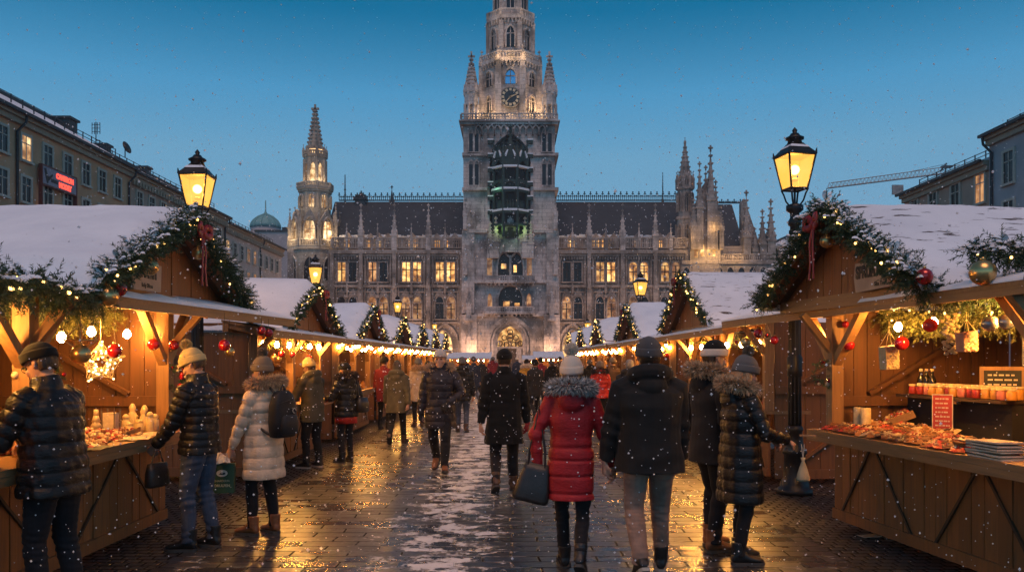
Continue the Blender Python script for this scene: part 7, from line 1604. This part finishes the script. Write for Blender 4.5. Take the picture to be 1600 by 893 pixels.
# rows of little ornaments on the back wall near the leaning man
for k in range(26):
    u = .55+.11*(k % 9)+rng.uniform(-.02,.02); z = 1.2+.2*(k//9)+rng.uniform(-.03,.03); c = ('red_b','gold','red_b','silver')[k % 4]
    hanging('bauble', SP(L1, -1, 1.2+rng.uniform(-.1,.1), u, z), rng.uniform(.04,.06), z, 'small %s ball on the %s row of the far left rack, %s from near end' % ({'red_b':'red','gold':'gold','silver':'grey'}[c], ('lowest','middle','top')[k//9], ORD[k % 9]), 'small balls on the far left rack', c)
for k in range(24):
    put(pk[(k*3) % 10], 'gingerbread_packet', SP(L1, -1, -.14+.085*(k % 3)+rng.uniform(-.01,.01), 1.45+.11*(k//3)-.0, .985+.012*(k % 3)), (R(rng.uniform(-10,4)), R(rng.uniform(4,14)), R(rng.uniform(-60,-20))), 'gingerbread packet on the left counter, %s row from the street, %s from near end' % (ORD[k % 3], ORD[k//3]), 'gingerbread', 'gingerbread packets on the front left counter')
# ---- shop signs on the gables
def shopsign(r, side, v, u, z, w, h, big, small, label, tilt):
    e = empty('shop_sign', SP(r, side, v, u, z), r.rotation_euler.z, label, 'sign', 'name boards on the front gables'); e.rotation_euler.x = R(tilt)
    fn = (lambda a,b,d: (-d, -a, b)) if side > 0 else (lambda a,b,d: (d, a, b)); m = MB(); pts = [(-w/2,-h/2),(w/2,-h/2),(w/2,h/2),(-w/2,h/2)]; pts = [(-w/2+.03,-h/2),(w/2-.02,-h/2+.015),(w/2,h/2),(-w/2+.02,h/2),(-w/2,.0)]; m.prism(pts, fn, 0, .025); m.build('board', plain('sign board pale '+SIDE[side], (.42,.30,.21), .7, 0, .15), e, True)
    rot = (R(90), 0, R(-90) if side > 0 else R(90)); o = (-.027 if side > 0 else .027)
    text(big, h*.58, (o, (w*.44 if side > 0 else -w*.44), -.02*h), rot, M['iron'], 'lettering', e, .004, .006, .86*w/(h*.58*len(big)*.66)); text(small, h*.2, (o, (-w*.02 if side > 0 else -w*.2), -h*.36), rot, M['iron'], 'small_lettering', e, .003, .001); return e
shopsign(R1, 1, -.30, 1.62, 2.365, .62, .25, 'SPRUATIU', 'Ska Tro', 'cream name board with black lettering half under the right garland', 0)
shopsign(L1, -1, -.25, 2.78, 2.37, .58, .25, 'ROMBERIT', 'holy 20ere', 'cream name board with black lettering half under the left garland', 0)
# ---- goods of the other stalls
stock = []
for k, (c, sh_) in enumerate((('red_b','b'),('gold','b'),('candle','c'),('card_y','x'),('red_box','x'),('paper','x'),('jar_or','c'),('flower','b'),('label','c'),('twig','b'))):
    m = MB()
    if sh_ == 'b': m.sphere((0,0,.06), .06, 10, 7); m.lathe([(.016,.115),(.016,.13),(.004,.135)], 6)
    elif sh_ == 'c': m.lathe([(.001,0),(.045,0),(.047,.01),(.045,.13),(.03,.14),(.03,.16),(.001,.162)], 10)
    else: m.hexa([(-.07,-.05,0),(.07,-.05,0),(.07,.05,0),(-.07,.05,0)], [(-.066,-.046,.11),(.066,-.046,.11),(.066,.046,.11),(-.066,.046,.11)]); m.box(-.072,.072,-.008,.008,-.001,.1115); m.box(-.02,.02,-.052,.052,-.001,.111)
    stock.append((('red','gold','cream','yellow','red','pale','amber','beige','white','straw')[k]+' '+('ball ornament' if sh_ == 'b' else 'candle jar' if sh_ == 'c' else 'gift box'), m.mesh({'b':'ball_ornament','c':'candle_jar','x':'gift_box'}[sh_], M[c])))
for i, (r, side, L, uc, hw, ze, zr, vg, lvl) in enumerate(STALLS[2:]):
    k = i+1 if side < 0 else i-6; nm = '%s %s stall' % (ORD[k], SIDE[side])
    m = SMB(); m.side = side
    for z in (1.15, 1.45, 1.75): m.box(1.45, 1.78, .15, L-.15, z, z+.025)
    m.build('shelf_rack', M['pine_u'], r)
    if lvl < 2 or k in (3, 4): n1, n2 = ((16, 24) if lvl == 1 and k == 1 else (10, 12))
    else: n1, n2 = 6, 4
    for j in range(n1):
        nmx, me = stock[rng.randrange(10)]; put(me, me.name.split('.')[0], SP(r, side, rng.uniform(-.15,.4), .2+(L-.4)*(j+rng.random()*.6)/n1, .977), (0,0,rng.uniform(0,6)), '%s on the counter of the %s, %s from near end' % (nmx, nm, ORD[j]), nmx.split()[-1], 'goods on the counter of the '+nm, rng.uniform(.8,1.3))
    for j in range(n2):
        nmx, me = stock[rng.randrange(10)]; put(me, me.name.split('.')[0], SP(r, side, rng.uniform(1.5,1.7), .25+(L-.5)*(j+rng.random()*.6)/n2, 1.177+.3*(j % 3)), (0,0,rng.uniform(0,6)), '%s on the %s shelf of the %s, %s from near end' % (nmx, ('lowest','middle','top')[j % 3], nm, ORD[j//3]), nmx.split()[-1], 'goods on the back shelves of the '+nm, rng.uniform(.9,1.5))
    if k == 1:
        for j in range(9): c = ('red_b','gold')[j % 2]; z = rng.uniform(1.66,1.82); hanging('bauble', SP(r, side, rng.uniform(-.1,.3), .3+j*(L-.5)/9, z), .05, 2.0, '%s ball hanging in the opening of the %s, %s from its near end' % (('red','gold')[j % 2], nm, ORD[j]), 'balls hanging in the '+nm, c)
e = empty('notice_sign', SP(STALLS[9][0], 1, -.05, 2.6, .98), R(0), 'pink and red framed notice standing on the second right counter', 'sign'); m = MB().box(-.012,.012,-.12,.12,0,.42); m.build('frame', flat('pink frame', (.6,.25,.22)), e); m = MB().box(-.016,-.0125,-.095,.095,.22,.39); m.build('panel', M['red_b'], e)
m = MB(); 
for (y0,y1,z0,z1) in ((-.095,.095,.12,.18),(-.095,.0,.04,.1)): m.box(-.016,-.0125,y0,y1,z0,z1)
m.build('text_panel', M['paper'], e)
e = empty('paper_sheet', (3.35, 7.8, .006), R(12), 'scrap of white paper lying on the cobbles by the right stall', 'paper'); m = MB(); m.hexa([(-.09,-.06,0),(.09,-.06,0),(.09,.06,.0),(-.09,.06,0)],[(-.09,-.06,.004),(.09,-.06,.012),(.09,.06,.006),(-.09,.06,.004)]); m.build('sheet', M['paper'], e)
# ------------------------------------------------------------------ falling snow
def flakes():
    rs = np.random.RandomState(5); n = 42000; d = 3.4+rs.power(1.6, n)*38; x = rs.uniform(-.66, .66, n)*d; z = EYE+rs.uniform(-.27, .44, n)*d
    ok = (z > .03) & (z < 14) & ((z < 5.5) | (rs.uniform(0,1,n) < .12)); d, x, z = d[ok], x[ok], z[ok]; n = len(d); r = rs.uniform(.003, .0065, n)*np.clip(d/9, 1, 1.8)*rs.choice([.7,1,1,1.5], n)
    for lx, ly, lz in ((-3.97, 10.5, 3.85), (3.5, 10.3, 4.1), (-4.89, 20.7, 3.8), (3.8, 24.6, 3.8)):   # drifting through the lamplight
        k = 420; q = rs.normal(0, 1, (k,3)); q = nrm(q)*(.42+rs.power(1.3, (k,1))*1.5); x = np.r_[x, lx+q[:,0]]; d = np.r_[d, ly+q[:,1]]; z = np.r_[z, lz+q[:,2]]; r = np.r_[r, rs.uniform(.003, .008, k)]
    k = 2000; dn = rs.uniform(3.2, 9.5, k); d = np.r_[d, dn]; x = np.r_[x, rs.uniform(-.6,.6,k)*dn]; z = np.r_[z, np.maximum(.04, EYE+rs.uniform(-.25,.16,k)*dn)]; r = np.r_[r, rs.uniform(.0022,.005,k)*rs.choice([1,1,1,1.6],k)]
    n = len(d)
    base = nrm(np.array([[0,0,1.],[0,0,-1],[1,0,0],[-1,0,0],[0,1,0],[0,-1,0]])); F = np.array([[0,2,4],[0,4,3],[0,3,5],[0,5,2],[1,4,2],[1,3,4],[1,5,3],[1,2,5]])
    P = np.stack([x,d,z],1)[:,None]+base[None]*r[:,None,None]*rs.uniform(.6,1.3,(n,6,1)); Vv = P[:,F].reshape(-1,3)
    t = NT('snowflake'); t.base((.9,.9,.92)).rough(.9); o = t.t.nodes['Material Output']; a = t.n('BsdfTranslucent'); a.inputs[0].default_value = (.95,.95,.97,1); mx = t.n('MixShader'); mx.inputs[0].default_value = .6
    t.l(t.b.outputs[0], mx.inputs[1]); t.l(a.outputs[0], mx.inputs[2]); t.l(mx.outputs[0], o.inputs[0])
    o = link(bpy.data.objects.new('falling_snow', tri_mesh('falling_snow', Vv, [t.m]))); tag(o, 'fine snowflakes drifting through the air over the whole market', 'snow', None, 'stuff')
flakes()
# ------------------------------------------------------------------ the snowy air
hz = MB().box(-95, 150, -12, 275, -1.2, 62); hz_o = bpy.data.objects.new('haze', hz.mesh('haze', [])); link(hz_o)
hm_ = bpy.data.materials.new('snowy air'); hm_.use_nodes = True; _t = hm_.node_tree; _t.nodes.remove(_t.nodes['Principled BSDF'])
_v = _t.nodes.new('ShaderNodeVolumePrincipled'); _v.inputs['Color'].default_value = (.82, .88, .95, 1); _v.inputs['Density'].default_value = .0007; _v.inputs['Anisotropy'].default_value = .2
_t.links.new(_v.outputs[0], _t.nodes['Material Output'].inputs['Volume']); hz_o.data.materials.append(hm_)
tag(hz_o, 'faint snowy haze filling the air of the whole square', 'haze', None, 'stuff')
cy.volume_bounces = 0
